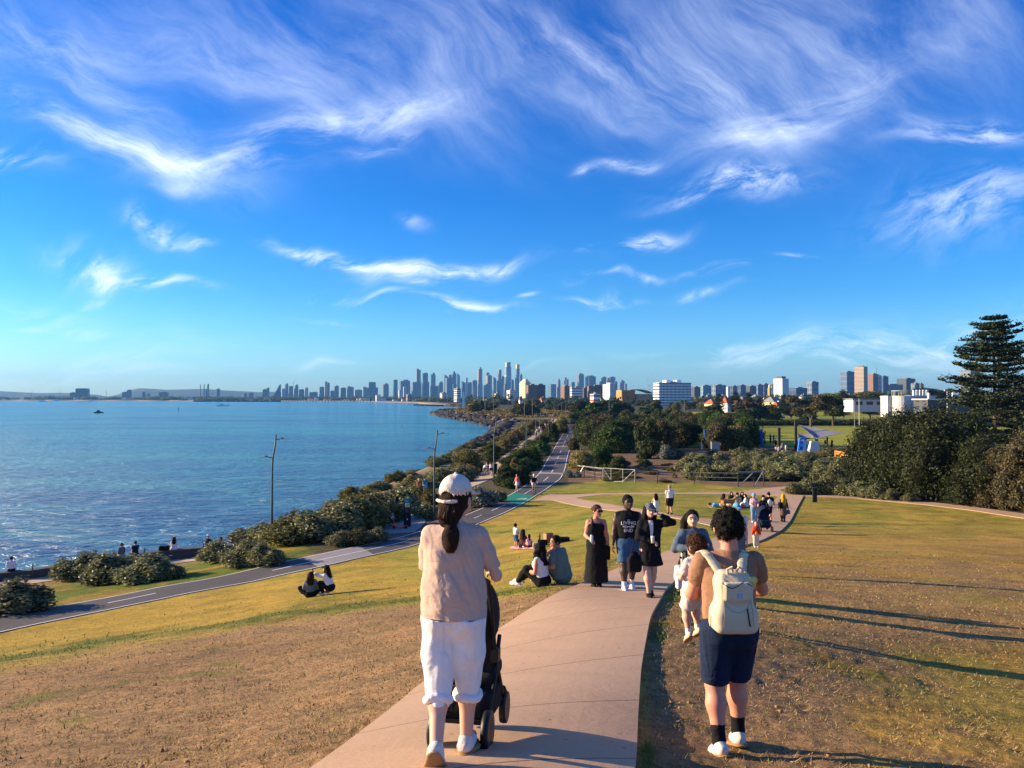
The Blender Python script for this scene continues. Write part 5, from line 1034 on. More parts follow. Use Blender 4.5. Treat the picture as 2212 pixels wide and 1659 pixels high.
Y = 325; x = (1948-CX)/F*Y; z0 = at(1948, 892, Y).z-1; t_ = at(1948, 855, Y).z-z0; r = empty('round_house', (x, Y, z0), 0, 'white house with a round tower and roof terrace', 'house'); MB().lathe([(4.2, 0), (4.2, t_), (3.9, t_), (3.9, t_-.6)], n=24).build('round_tower', WHM, r); MB().box((-3, 3, t_*.5), (6, 6, t_*1.0)).build('wall', WHM, r)
mb = MB()
for k in range(9): a = k*.7; mb.bar((3.8*math.cos(a), 3.8*math.sin(a), t_-.5), (3.8*math.cos(a), 3.8*math.sin(a), t_+2), .14)
mb.build('terrace_posts', WHM, r); MB().lathe([(4, t_+2), (4, t_+2.2)], n=20).build('terrace_roof', WHM, r)
# far shore cottages, breakwaters, pier
for i in range(44):
    px = 8+i*21+(i*31 % 13); px += 0 if px < 940 else 0
    if 925 < px: break
    Y = np.interp(px, [0, 430, 780, 940], [3750, 3450, 2850, 2500]); x = (px-CX)/F*Y; z0 = Tz(x, Y); hh = 5+(i*7 % 5)*1.6; ww = 14+(i*11 % 4)*7
    r = empty('beach_house', (x, Y, z0-1), .3, 'tiny pale building on the far beach front', 'building', 'tiny buildings on the far beach front'); MB().box((0, 0, hh/2), (ww, 12, hh)).build('wall', (WHT, CRM, FC['brick'], WHT)[i % 4], r); MB().prism([(-ww*.55, -7), (ww*.55, -7), (ww*.55, 7), (-ww*.55, 7)], hh, hh+3, [(-ww*.4, -.5), (ww*.4, -.5), (ww*.4, .5), (-ww*.4, .5)]).build('roof', (ROOF, RED)[i % 2], r)
def breakwater(pa, pb, Ya, Yb, label, hgt=2.2, wdt=9):
    a = Vector(((pa-CX)/F*Ya, Ya, 0)); b = Vector(((pb-CX)/F*Yb, Yb, 0)); gg = random.Random(int(pa)); mb = MB(); n = 60
    for k in range(n+1):
        p = a.lerp(b, k/n); s = (b-a).length/n
        mb.box(p+Vector((gg.uniform(-1, 1), gg.uniform(-2, 2), hgt*.2)), (s*1.3, wdt*gg.uniform(.7, 1), hgt*gg.uniform(1.1, 1.9)), gg.uniform(-.4, .4))
    tag(mb.build('breakwater', ROCK), label, 'breakwater')
breakwater(422, 606, 2750, 2650, 'long dark rock breakwater across the bay, left of the pier', 5, 16); breakwater(897, 955, 1350, 1230, 'short black rock breakwater near the obelisk', 2.2)
a = Vector(((606-CX)/F*2650, 2650, 0)); b = Vector(((800-CX)/F*2450, 2450, 0)); r = empty('pier', a, 0, 'long low pier on dark piles before the far beach', 'pier'); MB().bar((0, 0, 5), b-a+Vector((0, 0, 5)), 6, 1).build('deck', M('pier_timber', (.16, .13, .11), .85), r)
for k in range(30): p = (b-a)*k/29; MB().box(p+Vector((0, 0, 2)), (2.2, 3, 5.4)).build('pile', MATS['pier_timber'], r)
# hills on the horizon
def hills(name, pxs, ys, Y, seed):
    mb = MB(); n = len(pxs); xs = [(p-CX)/F*Y for p in pxs]; zs = [at(p, y, Y).z for p, y in zip(pxs, ys)]
    V = []; 
    for x, z in zip(xs, zs): V += [(x, Y-260, 1), (x, Y-90, max(2, z*.62)), (x, Y, max(3, z)), (x, Y+260, 1)]
    mb.add(V, [(4*i+k, 4*i+4+k, 4*i+5+k, 4*i+1+k) for i in range(n-1) for k in range(3)])
    struct(mb.build(name, M('far_hill', (.10, .13, .12), .95, .2, .004), smooth=True))
hills('hills', [-500, -200, 0, 40, 80, 130, 170, 210, 240], [846, 848, 845, 847, 849, 848.5, 850, 853, 859], 6700, 1)
hills('hills', [225, 255, 285, 300, 330, 360, 400, 440, 480, 520, 560, 600, 640, 700], [860, 852, 842, 838.5, 840, 842, 841, 840, 843, 845, 847, 846, 852, 860], 7000, 2)
# boats
Y = 700; g = atz(213, 892, 13); HUL = M('hull_navy', (.02, .03, .06), .4)
r = empty('fishing_boat', (g.x, g.y, 0), .2, 'small dark motor boat alone on the water at left', 'boat'); mb = MB(); L = 18/F*g.y
mb.prism([(-L/2, -1), (L*.3, -1), (L/2, 0), (L*.3, 1), (-L/2, 1)], -.3, .9, [(-L/2, -1.2), (L*.32, -1.2), (L*.56, 0), (L*.32, 1.2), (-L/2, 1.2)]).build('hull', HUL, r); MB().box((-L*.02, 0, 1.6), (L*.3, 1.8, 1.5)).build('cabin', HUL, r); MB().bar((-L*.1, 0, 2), (-L*.1, 0, 3.6), .12).build('mast', HUL, r)
g = atz(481, 876.5, 13); L = 26/F*g.y; r = empty('speedboat', (g.x, g.y, 0), 0, 'white speedboat trailing a long wake', 'boat'); MB().prism([(-L/2, -1.6), (L*.25, -1.6), (L/2, 0), (L*.25, 1.6), (-L/2, 1.6)], -.3, 1.6, [(-L/2, -2), (L*.3, -2), (L*.58, 0), (L*.3, 2), (-L/2, 2)]).build('hull', WHT, r); MB().prism([(-L*.3, -1.4), (L*.1, -1.4), (L*.1, 1.4), (-L*.3, 1.4)], 1.6, 4, [(-L*.25, -1.2), (0, -1.2), (0, 1.2), (-L*.25, 1.2)]).build('cabin', WHT, r)
a = atz(620, 878, 13); mb = MB(); mb.add([(g.x-L*.4, g.y-1.5, .03), (g.x-L*.4, g.y+1.5, .03), (g.x-L*9, g.y+9, .03), (g.x-L*9, g.y+2, .03)], [(0, 1, 2, 3)]); struct(mb.build('boat_wake', M('foam', (.82, .86, .88), .6, .1, .2)))
g = atz(385.6, 891, 13); r = empty('beacon_pole', (g.x, g.y, 0), 0, 'thin dark beacon pole standing in the water', 'pole'); MB().tube([(0, 0, -1), (0, 0, 4.2)], .22, 6).build('post', HUL, r); MB().box((0, 0, 4), (.7, .3, .9)).build('marker', HUL, r)
for px, py, lab in ((92, 867.5, 'white boat moored at the far left shore'), (122, 866.5, 'white ferry at the far left shore'), (197, 867, 'tiny white yacht on the far shore')):
    g = atz(px, py, 13); L = 16/F*g.y*(.5 if 'yacht' in lab else 1); r = empty('moored_boat', (g.x, g.y, 0), .1, lab, 'boat', 'white boats near the far shore'); MB().prism([(-L/2, -3), (L*.35, -3), (L/2, 0), (L*.35, 3), (-L/2, 3)], -.5, 3.4).build('hull', WHT, r); MB().box((-L*.05, 0, 5.4), (L*.5, 4, 4)).build('cabin', WHT, r)
# ------------------------------------------------------------------ figures: smooth implicit bodies turned into one continuous mesh
def v3(*a): return np.array(a, float)
def unit(a): return a/(np.linalg.norm(a)+1e-9)
class Sdf:
    def __init__(s): s.p = []
    def cone(s, a, b, ra, rb, k=.02, sc=None, fr=None, op='u'):
        s.p.append(('c', np.array(a, float), np.array(b, float), ra, rb, k, sc, fr, op)); return s
    def chain(s, P, rr, k=.02, **kw):
        for i in range(len(P)-1): s.cone(P[i], P[i+1], rr[i], rr[i+1], k, **kw)
        return s
    def ell(s, c, r, fr=None, k=.02, op='u'):
        s.p.append(('e', np.array(c, float), np.array(r, float), fr, k, op)); return s
    def box(s, c, h, fr=None, rd=.01, k=.01, op='u'):
        s.p.append(('b', np.array(c, float), np.array(h, float), fr, rd, k, op)); return s
    def bounds(s):
        lo = np.full(3, 1e9); hi = -lo
        for q in s.p:
            if q[-1] == 's': continue
            l, h = s.pb(q); lo = np.minimum(lo, l); hi = np.maximum(hi, h)
        kk = max((q[5] if q[0] in 'cb' else q[4]) for q in s.p)*.32
        return lo-kk, hi+kk
    def pb(s, q):
        if q[0] == 'c':
            m_ = max(q[3], q[4])*(max(1, max(q[6])) if q[6] is not None else 1)
            return np.minimum(q[1], q[2])-m_, np.maximum(q[1], q[2])+m_
        m_ = np.linalg.norm(q[2]) if q[3] is not None else q[2]
        if q[0] == 'b': m_ = m_+q[4]
        return q[1]-m_, q[1]+m_
    def mesh(s, res):
        lo, hi = s.bounds(); lo = lo-res*2.5; hi = hi+res*2.5; n = np.ceil((hi-lo)/res).astype(int)+1
        D = np.full(n, 9., np.float32); ax = [lo[i]+res*np.arange(n[i]) for i in range(3)]
        for q in s.p:
            k = q[5] if q[0] in 'cb' else q[4]; k = max(k, res*.5); l, h = s.pb(q); mg = k+res*2
            i0 = np.maximum(0, np.floor((l-mg-lo)/res).astype(int)); i1 = np.minimum(n, np.ceil((h+mg-lo)/res).astype(int)+1)
            if (i1 <= i0).any(): continue
            X, Y, Z = np.meshgrid(*[ax[i][i0[i]:i1[i]] for i in range(3)], indexing='ij'); P = np.stack([X, Y, Z], -1)
            if q[0] == 'c':
                a, b, ra, rb, _, sc, fr, op = q[1:]
                if sc is not None:
                    fr_ = np.eye(3) if fr is None else fr; o = (a+b)/2; s_ = np.array(sc, float); P = ((P-o)@fr_)/s_; a = ((a-o)@fr_)/s_; b = ((b-o)@fr_)/s_; ms = s_.min()
                else: ms = 1
                ab = b-a; t = np.clip(((P-a)@ab)/(ab@ab+1e-12), 0, 1); d = (np.linalg.norm(P-a-t[..., None]*ab, axis=-1)-(ra+(rb-ra)*t))*ms
            elif q[0] == 'e':
                c, r, fr, _, op = q[1:]; P = P-c; P = P@fr if fr is not None else P; k0 = np.linalg.norm(P/r, axis=-1); k1 = np.linalg.norm(P/(r*r), axis=-1)+1e-9; d = k0*(k0-1)/k1
            else:
                c, hh, fr, rd, _, op = q[1:]; P = P-c; P = P@fr if fr is not None else P; w = np.abs(P)-hh; d = np.linalg.norm(np.maximum(w, 0), axis=-1)+np.minimum(w.max(-1), 0)-rd
            sl = tuple(slice(i0[i], i1[i]) for i in range(3)); A_ = D[sl]
            if op == 's': d = -d; hh_ = np.maximum(k-np.abs(A_-d), 0)/k; D[sl] = np.maximum(A_, d)+hh_*hh_*k*.25
            else: hh_ = np.maximum(k-np.abs(A_-d), 0)/k; D[sl] = np.minimum(A_, d)-hh_*hh_*k*.25
        return nets(D, lo, res)
def nets(D, lo, res):
    S_ = D < 0; n = D.shape; c = np.zeros(tuple(x-1 for x in n), int); offs = [(i, j, k) for i in (0, 1) for j in (0, 1) for k in (0, 1)]
    def sl(A_, o): return A_[o[0]:n[0]-1+o[0], o[1]:n[1]-1+o[1], o[2]:n[2]-1+o[2]]
    for o in offs: c += sl(S_, o)
    act = (c > 0)&(c < 8); idx = np.full(act.shape, -1, np.int64); cells = np.argwhere(act); idx[act] = np.arange(len(cells))
    vals = np.stack([sl(D, o)[act] for o in offs], 1); acc = np.zeros((len(cells), 3)); cnt = np.zeros(len(cells)); of = np.array(offs, float)
    for a in range(8):
        for b in range(a+1, 8):
            if np.abs(of[a]-of[b]).sum() != 1: continue
            va, vb = vals[:, a], vals[:, b]; m_ = (va < 0) != (vb < 0); t = np.where(m_, va/(va-vb+1e-12), 0)
            acc += np.where(m_[:, None], of[a]+(of[b]-of[a])*t[:, None], 0); cnt += m_
    V = lo+res*(cells+acc/cnt[:, None]); Fq = []
    for ax in range(3):
        o1, o2 = [i for i in range(3) if i != ax]
        A_ = np.take(S_, range(n[ax]-1), ax); B = np.take(S_, range(1, n[ax]), ax); e = np.argwhere(A_ != B); fl = A_[tuple(e.T)]
        ok = (e[:, o1] > 0)&(e[:, o2] > 0)&(e[:, o1] < n[o1]-1)&(e[:, o2] < n[o2]-1); e = e[ok]; fl = fl[ok]
        def g(d1, d2): q = e.copy(); q[:, o1] -= d1; q[:, o2] -= d2; return idx[tuple(q.T)]
        f = np.stack([g(1, 1), g(0, 1), g(0, 0), g(1, 0)], 1)
        if ax == 1: fl = ~fl
        f[~fl] = f[~fl][:, ::-1]; Fq.append(f)
    Fq = np.concatenate(Fq); Fq = Fq[(Fq >= 0).all(1)]
    return V, Fq
def smooth_v(V, Fq, it=1, lam=.5):
    for _ in range(it):
        acc = np.zeros_like(V); cnt = np.zeros(len(V))
        for a, b in ((0, 1), (1, 2), (2, 3), (3, 0)):
            np.add.at(acc, Fq[:, a], V[Fq[:, b]]); np.add.at(acc, Fq[:, b], V[Fq[:, a]]); np.add.at(cnt, Fq[:, a], 1); np.add.at(cnt, Fq[:, b], 1)
        V = V*(1-lam)+lam*acc/np.maximum(cnt, 1)[:, None]
    return V
def vnorm(V, Fq):
    n = np.cross(V[Fq[:, 2]]-V[Fq[:, 0]], V[Fq[:, 3]]-V[Fq[:, 1]]); N = np.zeros_like(V)
    for a in range(4): np.add.at(N, Fq[:, a], n)
    return N/(np.linalg.norm(N, axis=1)[:, None]+1e-9)
def folds(V, Fq, amp, sx, sz, seed, slant=.5):
    """cloth folds: long creases running down and across"""
    N = vnorm(V, Fq); u = V[:, 0]+V[:, 1]*.8; w = V[:, 2]
    h = vn(u+slant*w, w*.35, sx, 3, seed)-.5; h2 = vn(u-slant*w*1.4, w*.5+3, sx*1.7, 2, seed+5)-.5; h3 = -np.abs(h)*1.2
    return V+N*((h*.7+h2*.8+h3*.6)*amp*2)[:, None]
def part(name, sdf, res, mat, parent, fold=None, sm=1, curl=None, extra=()):
    V, Fq = sdf.mesh(res)
    for x in extra: v2, f2 = x.mesh(res); Fq = np.concatenate([Fq, f2+len(V)]); V = np.concatenate([V, v2])
    if sm: V = smooth_v(V, Fq, sm)
    if fold: V = folds(V, Fq, *fold)
    if curl: N = vnorm(V, Fq); V = V+N*((vn(V[:, 0]+V[:, 2]*.7, V[:, 1]+V[:, 2]*.9, curl[1], 3, 4)-.5)*2*curl[0])[:, None]
    return mesh_obj(name, V, Fq.copy(), mat, parent, smooth=True)
def Rz(a): return np.array([[math.cos(a), -math.sin(a), 0], [math.sin(a), math.cos(a), 0], [0, 0, 1]])
def Rx(a): return np.array([[1, 0, 0], [0, math.cos(a), -math.sin(a)], [0, math.sin(a), math.cos(a)]])
def Ry(a): return np.array([[math.cos(a), 0, math.sin(a)], [0, 1, 0], [-math.sin(a), 0, math.cos(a)]])
def ik(a, b, l1, l2, hint):
    d = b-a; L = min(np.linalg.norm(d), .998*(l1+l2)); u = unit(d); x = (l1*l1-l2*l2+L*L)/(2*L); h = math.sqrt(max(0, l1*l1-x*x)); n = unit(hint-u*(hint@u))
    return a+u*x+n*h, a+u*L
SKIN = {'fair': M('skin_fair', (.66, .38, .27), .55, .06, 20, spec=.35), 'tan': M('skin_tan', (.64, .27, .18), .55, .06, 20, spec=.35), 'mid': M('skin_olive', (.46, .24, .145), .55, .06, 20, spec=.35), 'dark': M('skin_dark', (.075, .04, .026), .5, .1, 20, spec=.4)}
def cloth(name, col, bump=.25, rough=.85):
    m = M('cloth_'+name, col, rough, .06, 9, 0, spec=.12); t = NT(m.node_tree); b = t.n['Principled BSDF']; tc = t.new('ShaderNodeTexCoord').outputs['Object']
    f1 = t.noise(t.mapping(tc, (9, 9, 2.6), rot=(.35, .2, .4)), 1, 2, .45, .8); f2 = t.noise(t.mapping(tc, (7, 7, 9), rot=(.5, .3, .2)), 1, 3, .5, 1.2); fine = t.noise(tc, 240, 2)
    bn = t.new('ShaderNodeBump'); bn.inputs['Strength'].default_value = .65; bn.inputs['Distance'].default_value = .026
    t.l.new(t.m('ADD', t.m('ADD', f1, t.m('MULTIPLY', f2, .9)), t.m('MULTIPLY', fine, .035)), bn.inputs['Height']); t.l.new(bn.outputs[0], b.inputs['Normal']); return m
CL = {'black': cloth('black', (.012, .012, .014)), 'white': cloth('white', (.80, .77, .76)), 'offwhite': cloth('offwhite', (.70, .64, .58)), 'beige': cloth('beige', (.56, .40, .32)), 'rust': cloth('rust', (.33, .175, .105)), 'navy': cloth('navy', (.012, .022, .055)), 'denim': cloth('denim', (.05, .11, .21)), 'ltdenim': cloth('light_denim', (.16, .30, .45)),
      'grey': cloth('grey', (.13, .15, .17)), 'slate': cloth('slate', (.10, .135, .165)), 'green': cloth('sage', (.17, .21, .17)), 'red': cloth('red', (.62, .06, .02)), 'pink': cloth('pink', (.72, .40, .40)), 'coral': cloth('coral', (.72, .14, .10)), 'yellow': cloth('mustard', (.60, .36, .015)), 'brown': cloth('brown', (.13, .09, .07)), 'teal': cloth('teal', (.03, .26, .28)), 'ltblue': cloth('light_blue', (.16, .46, .66)), 'cream': cloth('cream', (.74, .62, .44)), 'cap': cloth('cap_cream', (.76, .66, .55)), 'maroon': cloth('maroon', (.10, .03, .035)), 'khaki': cloth('khaki', (.42, .33, .22)), 'blue': cloth('blue', (.05, .12, .35))}
HAIR = {'black': M('hair_black', (.010, .008, .007), .75, .4, 60, .6, 120, spec=.12), 'dkbrown': M('hair_dark_brown', (.028, .014, .009), .75, .4, 60, .6, 120, spec=.12), 'brown': M('hair_brown', (.075, .032, .017), .75, .4, 60, .6, 120, spec=.12), 'grey': M('hair_grey', (.30, .27, .24), .6, .3, 60, .4, 180)}
STRAND = {'black': leaf_mat('strand_black', [(.004, .003, .003), (.012, .010, .009), (.035, .028, .024)], .45), 'dkbrown': leaf_mat('strand_dark_brown', [(.012, .006, .004), (.04, .019, .011), (.11, .055, .03)], .45), 'brown': leaf_mat('strand_brown', [(.03, .013, .007), (.09, .04, .02), (.20, .10, .05)], .45)}
DARKEYE = M('eye_dark', (.012, .009, .008), .2); LIPS = M('lips', (.42, .13, .11), .5); SOLE = M('sole', (.36, .21, .09), .8, .15, 20); BLACKP = M('black_plastic', (.012, .012, .013), .45, .1, 10)
def hand_prims(S_, w, d, up, side, H, curl=.5, k=.006):
    """palm, four unequal bent fingers and a side thumb, from the wrist w along d"""
    d = unit(d); n = unit(up-d*(up@d)); s = np.cross(n, d)*side; u = H/1.7
    S_.ell(w+d*.045*u, v3(.038, .048, .017)*u, np.stack([s, d, n], 1), .012*u)
    for i, (o, L) in enumerate(((-.029, .068), (-.010, .078), (.010, .073), (.028, .056))):
        a = w+d*.082*u+s*(-o)*u; p = a; dd = d
        for j, (f, r) in enumerate(((.45, .0092), (.32, .0083), (.23, .0074))):
            ang = curl*(.5+.35*j+.08*i); dd = unit(dd*math.cos(ang)-n*math.sin(ang)); q = p+dd*L*f*u; S_.cone(p, q, r*u, r*.93*u, k); p = q
    a = w+d*.025*u+s*.030*u; b = a+(s*.75+d*.6-n*.35)*.032*u; c = b+unit(s*.15+d*.9-n*.55)*.034*u; S_.chain([a, b, c], [.0125*u, .0105*u, .0085*u], k)
CACHE = {}
def person(loc, rz, H, label, Y=None, sex='f', pelvis=None, lean=0., side=0., twist=0., head=(0, 0), lf=None, rf=None, lh=None, rh=None, lk=(0, 1, .2), rk=(0, 1, .2), le=(-.5, -1, -.4), re=(.5, -1, -.4), toe=(0, 0), heel=(0, 0),
           skin='fair', hair=('black', 'short'), top=('white', 'tee'), bottom=('black', 'trousers'), shoes='black', hat=None, socks=None, group=None, res=None, fat=1., curl=(.5, .5), girl=False, sock_h=.10, name='person', fold=1., headscale=1., sleeve=None, nohands=False):
    Yd = Y or loc[1]; res = res or min(.030, max(.0075, Yd*.00105)); near = Yd < 21
    r = empty(name, loc, rz, label, 'person', group)
    sw = (.112 if sex == 'm' else .098)*H*fat**.3; hw = (.050 if sex == 'm' else .054)*H; g = H*fat
    P = np.array(pelvis if pelvis is not None else (0, 0, .515), float)*H
    Ru = Rx(-lean)@Ry(side); u = Ru@v3(0, 0, 1); Rt = Ru@Rz(twist); X = Rt@v3(1, 0, 0); Yv = Rt@v3(0, 1, 0)
    waist = P+u*.095*H; chest = P+u*.215*H+Yv*.004*H; neck = P+u*.318*H-Yv*.010*H; shl = P+u*.278*H-X*sw; shr = P+u*.278*H+X*sw; hl = P-X*hw-u*.01*H; hr = P+X*hw-u*.01*H
    lf = np.array(lf or (-.055, 0, .045), float)*H; rf = np.array(rf or (.055, 0, .045), float)*H
    kl, lf = ik(hl, lf, .234*H, .230*H, np.array(lk, float)); kr, rf = ik(hr, rf, .234*H, .230*H, np.array(rk, float))
    lh = np.array(lh or (-.135, .04, .475), float)*H; rh = np.array(rh or (.135, .04, .475), float)*H
    el, lh = ik(shl, lh, .168*H, .150*H, np.array(le, float)); er, rh = ik(shr, rh, .168*H, .150*H, np.array(re, float))
    hy, hp = head; Rh = Rz(hy)@Rx(hp)@np.eye(3); Rh = (Ru*.0+np.eye(3))@Rh if abs(lean) < .9 else Ru@Rh
    nd = unit(u*.5+v3(0, 0, .5)+Rh@v3(0, .12, 0)) if abs(lean) < .9 else u
    hb = neck+nd*.042*H; HU = H*headscale*.78; hc = hb+Rh@v3(0, .018, .029+.031*headscale)*H; hs = .074*H*headscale; fd = Rh@v3(0, 1, 0); hu = Rh@v3(0, 0, 1); hx = Rh@v3(1, 0, 0)
    B = Sdf(); dep = .66; tf = np.stack([X, Yv, u], 1)
    B.cone(P, waist, .088*g, .074*g, .05*H, (1.08, .80, 1), tf); B.cone(waist, chest, .076*g, .088*g, .05*H, (1.12, .74, 1), tf); B.cone(chest-X*.03*H, chest+X*.03*H, .075*g, .075*g, .04*H)
    B.cone(neck-u*.042*H, shl+X*.008*H, .040*H, .032*H, .03*H); B.cone(neck-u*.042*H, shr-X*.008*H, .040*H, .032*H, .03*H); B.cone(neck-u*.03*H, hb+Rh@v3(0, -.004, .045)*H, .037*H if sex == 'm' else .031*H, .033*H if sex == 'm' else .028*H, .025*H)
    if sex == 'f' and not girl:
        for s_ in (-1, 1): B.ell(chest+X*.045*H*s_+Yv*.05*H-u*.012*H, v3(.036, .036, .04)*H, None, .03*H)
    for a, e, h_, s_ in ((shl, el, lh, -1), (shr, er, rh, 1)):
        q = .031 if sex == 'm' else .026; B.chain([a, a*.6+e*.4, e, e*.65+h_*.35, h_], [q*1.05*g, q*1.0*g, q*.80*g, q*.84*g, q*.54*H], .02*H)
        if not near and not nohands:
            d = unit(h_-e); B.ell(h_+d*.04*H, v3(.022, .022, .022)*H, None, .015*H); B.cone(h_+d*.04*H, h_+d*.085*H-v3(0, 0, .01)*H, .016*H, .010*H, .01*H); B.cone(h_+d*.02*H, h_+d*.05*H+Yv*.025*H, .012*H, .009*H, .008*H)
    for a, e, f in ((hl, kl, lf), (hr, kr, rf)):
        B.chain([a, a*.55+e*.45, e, e*.68+f*.32, f], [.060*g, .051*g, .036*g, .039*g, .0225*H], .03*H); B.ell(a-Yv*.018*H, v3(.046, .044, .052)*g, None, .03*H)
    B.ell(hc, v3(.076, .094, .098)*.84*HU, Rh, .02*HU); B.ell(hc+Rh@v3(0, .022, -.045)*HU, v3(.050, .056, .052)*HU, Rh, .025*HU)
    for s_ in (-1, 1): B.ell(hc+Rh@v3(.066*s_, -.004, -.012)*HU, v3(.010, .018, .026)*HU, Rh@Rz(.35*s_), .006*HU)
    if near:
        B.cone(hc+Rh@v3(0, .078, -.004)*HU, hc+Rh@v3(0, .096, -.030)*HU, .007*HU, .012*HU, .010*HU); B.ell(hc+Rh@v3(0, .070, -.075)*HU, v3(.022, .018, .018)*HU, Rh, .015*HU)
        for s_ in (-1, 1): B.ell(hc+Rh@v3(.028*s_, .086, -.004)*HU, v3(.016, .010, .010)*HU, Rh, .01*HU, 's'); B.cone(hc+Rh@v3(.012*s_, .080, .012)*HU, hc+Rh@v3(.040*s_, .070, .012)*HU, .006*HU, .005*HU, .008*HU)
    V, Fq = B.mesh(res); V = smooth_v(V, Fq, 1)
    if near and not nohands:
        Hs = Sdf()
        for e, h_, s_, cu in ((el, lh, -1, curl[0]), (er, rh, 1, curl[1])): hand_prims(Hs, h_, h_-e, X*s_ if unit(h_-e)[2] < -.7 else (Yv*-1 if unit(h_-e)[2] > .7 else v3(0, 0, 1)), s_, H, cu)
        V2, F2 = Hs.mesh(max(.0038, res*.35)); Fq = np.concatenate([Fq, F2+len(V)]); V = np.concatenate([V, V2])
    mesh_obj('body', V, Fq.copy(), SKIN[skin], r, smooth=True)
    if near:
        for s_ in (-1, 1): q = Sdf().ell(hc+Rh@v3(.028*s_, .076, -.003)*HU, v3(.011, .006, .006)*HU, Rh, .002); part('eye', q, .003, DARKEYE, r, sm=0)
        for s_ in (-1, 1): q = Sdf().cone(hc+Rh@v3(.013*s_, .084, .016)*HU, hc+Rh@v3(.042*s_, .072, .017)*HU, .004*HU, .003*HU, .002); part('eyebrow', q, .003, HAIR['black'], r, sm=0)
        part('lips', Sdf().ell(hc+Rh@v3(0, .076, -.056)*HU, v3(.020, .010, .008)*HU, Rh, .002), .003, LIPS, r, sm=0)
    hk = 1.0
    # ---- clothes
    e = .010*H; tc, ts = top[0], top[1]; T_ = Sdf(); SLV = []
    if ts in ('tee', 'long', 'loose', 'tank', 'jacket', 'hoodie', 'strap'):
        lo = {'loose': .035}.get(ts, .0)*H; o = e*.8+(.004*H if ts in ('loose', 'jacket', 'hoodie') else 0); hem = P-u*((.035 if ts != 'jacket' else .07)*H) if ts != 'strap' else P
        if len(top) > 2: hem = P+u*top[2]*H
        T_.cone(hem, waist, (.093 if ts != 'loose' else .106)*g+o+lo*.4, .080*g+o+lo*.5, .05*H, (1.10, .80, 1), tf); T_.cone(waist, chest, .080*g+o+lo*.5, .090*g+o, .05*H, (1.13, .78, 1), tf); T_.cone(chest-X*.03*H, chest+X*.03*H, .076*g+o, .076*g+o, .04*H)
        if sex == 'f' and not girl:
            for s_ in (-1, 1): T_.ell(chest+X*.045*H*s_+Yv*.05*H-u*.012*H, v3(.036, .036, .04)*H+o, None, .03*H)
        if ts not in ('strap',): T_.cone(neck-u*.042*H, shl+X*.008*H, .040*H+o, .031*H+o, .03*H); T_.cone(neck-u*.042*H, shr-X*.008*H, .040*H+o, .031*H+o, .03*H); T_.cone(neck-u*.05*H, neck-u*.012*H, .052*H, .042*H, .02*H)
        else: T_.p = [q for q in T_.p]; T_.cone(chest+u*.02*H-X*.05*H, neck-u*.02*H-X*.055*H, .03*H, .014*H, .02*H); T_.cone(chest+u*.02*H+X*.05*H, neck-u*.02*H+X*.055*H, .03*H, .014*H, .02*H)
        q = .031 if sex == 'm' else .026
        for a, b, h_ in ((shl, el, lh), (shr, er, rh)):
            if ts in ('long', 'jacket', 'hoodie'): T_.chain([a, a*.4+b*.6, b, b*.5+h_*.5, b*.06+h_*.94], [q*1.15*g+o, q*1.06*g+o, q*.92*g+o*.9, q*.88*g+o*.8, q*.72*g+o*.8], .025*H)
            elif ts in ('tee', 'loose'):
                f = sleeve or (.62 if ts == 'tee' else .82); m_ = a*(1-f)+b*f; d = unit(b-a); so_ = (.003 if ts == 'tee' else .006)*H; Q_ = Sdf(); Q_.chain([a*.62+(neck-u*.045*H)*.38, a, a*(1-f*.5)+b*f*.5, m_+d*.03*H], [q*1.05*g+so_*.6, q*1.10*g+so_*.8, q*1.10*g+so_*1.2, q*1.10*g+so_*2.0], .03*H); Q_.box(m_+d*.10*H, v3(.2, .2, .1)*H, np.stack([unit(np.cross(d, v3(.3, 1, .2))), unit(np.cross(d, np.cross(d, v3(.3, 1, .2)))), d], 1), 0, .003, 's'); SLV.append(Q_)
        T_.box(hem-u*.15*H, v3(.3, .3, .15)*H, tf, .0, .004, 's')                     # clean hem
        part('shirt' if ts not in ('jacket', 'hoodie') else ts, T_, res, CL[tc], r, (.007*fold*(1.3 if ts == 'loose' else 1), .07*H/1.7, .2, int(H*1000)) if Yd < 30 else None, extra=SLV)
    elif ts == 'dress':
        L = top[2] if len(top) > 2 else .30
        hemz = P-u*.0+v3(0, 0, -L)*H; T_.cone(waist, chest, .082*g, .094*g, .05*H, (1.1, .78, 1), tf); T_.cone(waist, P, .082*g, .102*g, .05*H, (1.08, .85, 1), tf); mid = (lf+rf)/2; hz = v3(P[0]*.4+mid[0]*.6, P[1]*.4+mid[1]*.6, hemz[2])
        T_.cone(P, hz, .104*g, (.098+L*.10)*g, .05*H, (1.08, 1.0, 1), np.eye(3)); T_.cone(chest-X*.03*H, chest+X*.03*H, .080*g, .080*g, .04*H)
        for s_ in (-1, 1):
            T_.ell(chest+X*.045*H*s_+Yv*.05*H-u*.012*H, v3(.040, .040, .044)*H, None, .03*H)
        if len(top) > 3 and top[3] == 'sleeves':
            T_.cone(shl, shr, .048*H, .048*H, .04*H); T_.chain([shl, el, lh], [.042*H, .036*H, .030*H], .02*H); T_.chain([shr, er, rh], [.042*H, .036*H, .030*H], .02*H)
        else:
            T_.box(chest+u*.125*H, v3(.16, .14, .065)*H, tf, .01, .012*H, 's')
            for s_ in (-1, 1):
                for yy in (.078, -.072): T_.cone(chest+u*.045*H+X*.056*H*s_+Yv*yy*H, neck+u*.004*H+X*.052*H*s_, .013*H, .010*H, .004*H)
        T_.box(hz-v3(0, 0, .2)*H, v3(.4, .4, .2)*H, None, 0, .004, 's'); part('dress', T_, res, CL[tc], r, (.014*fold, .06*H/1.7, .3, 3, .1) if Yd < 30 else None)
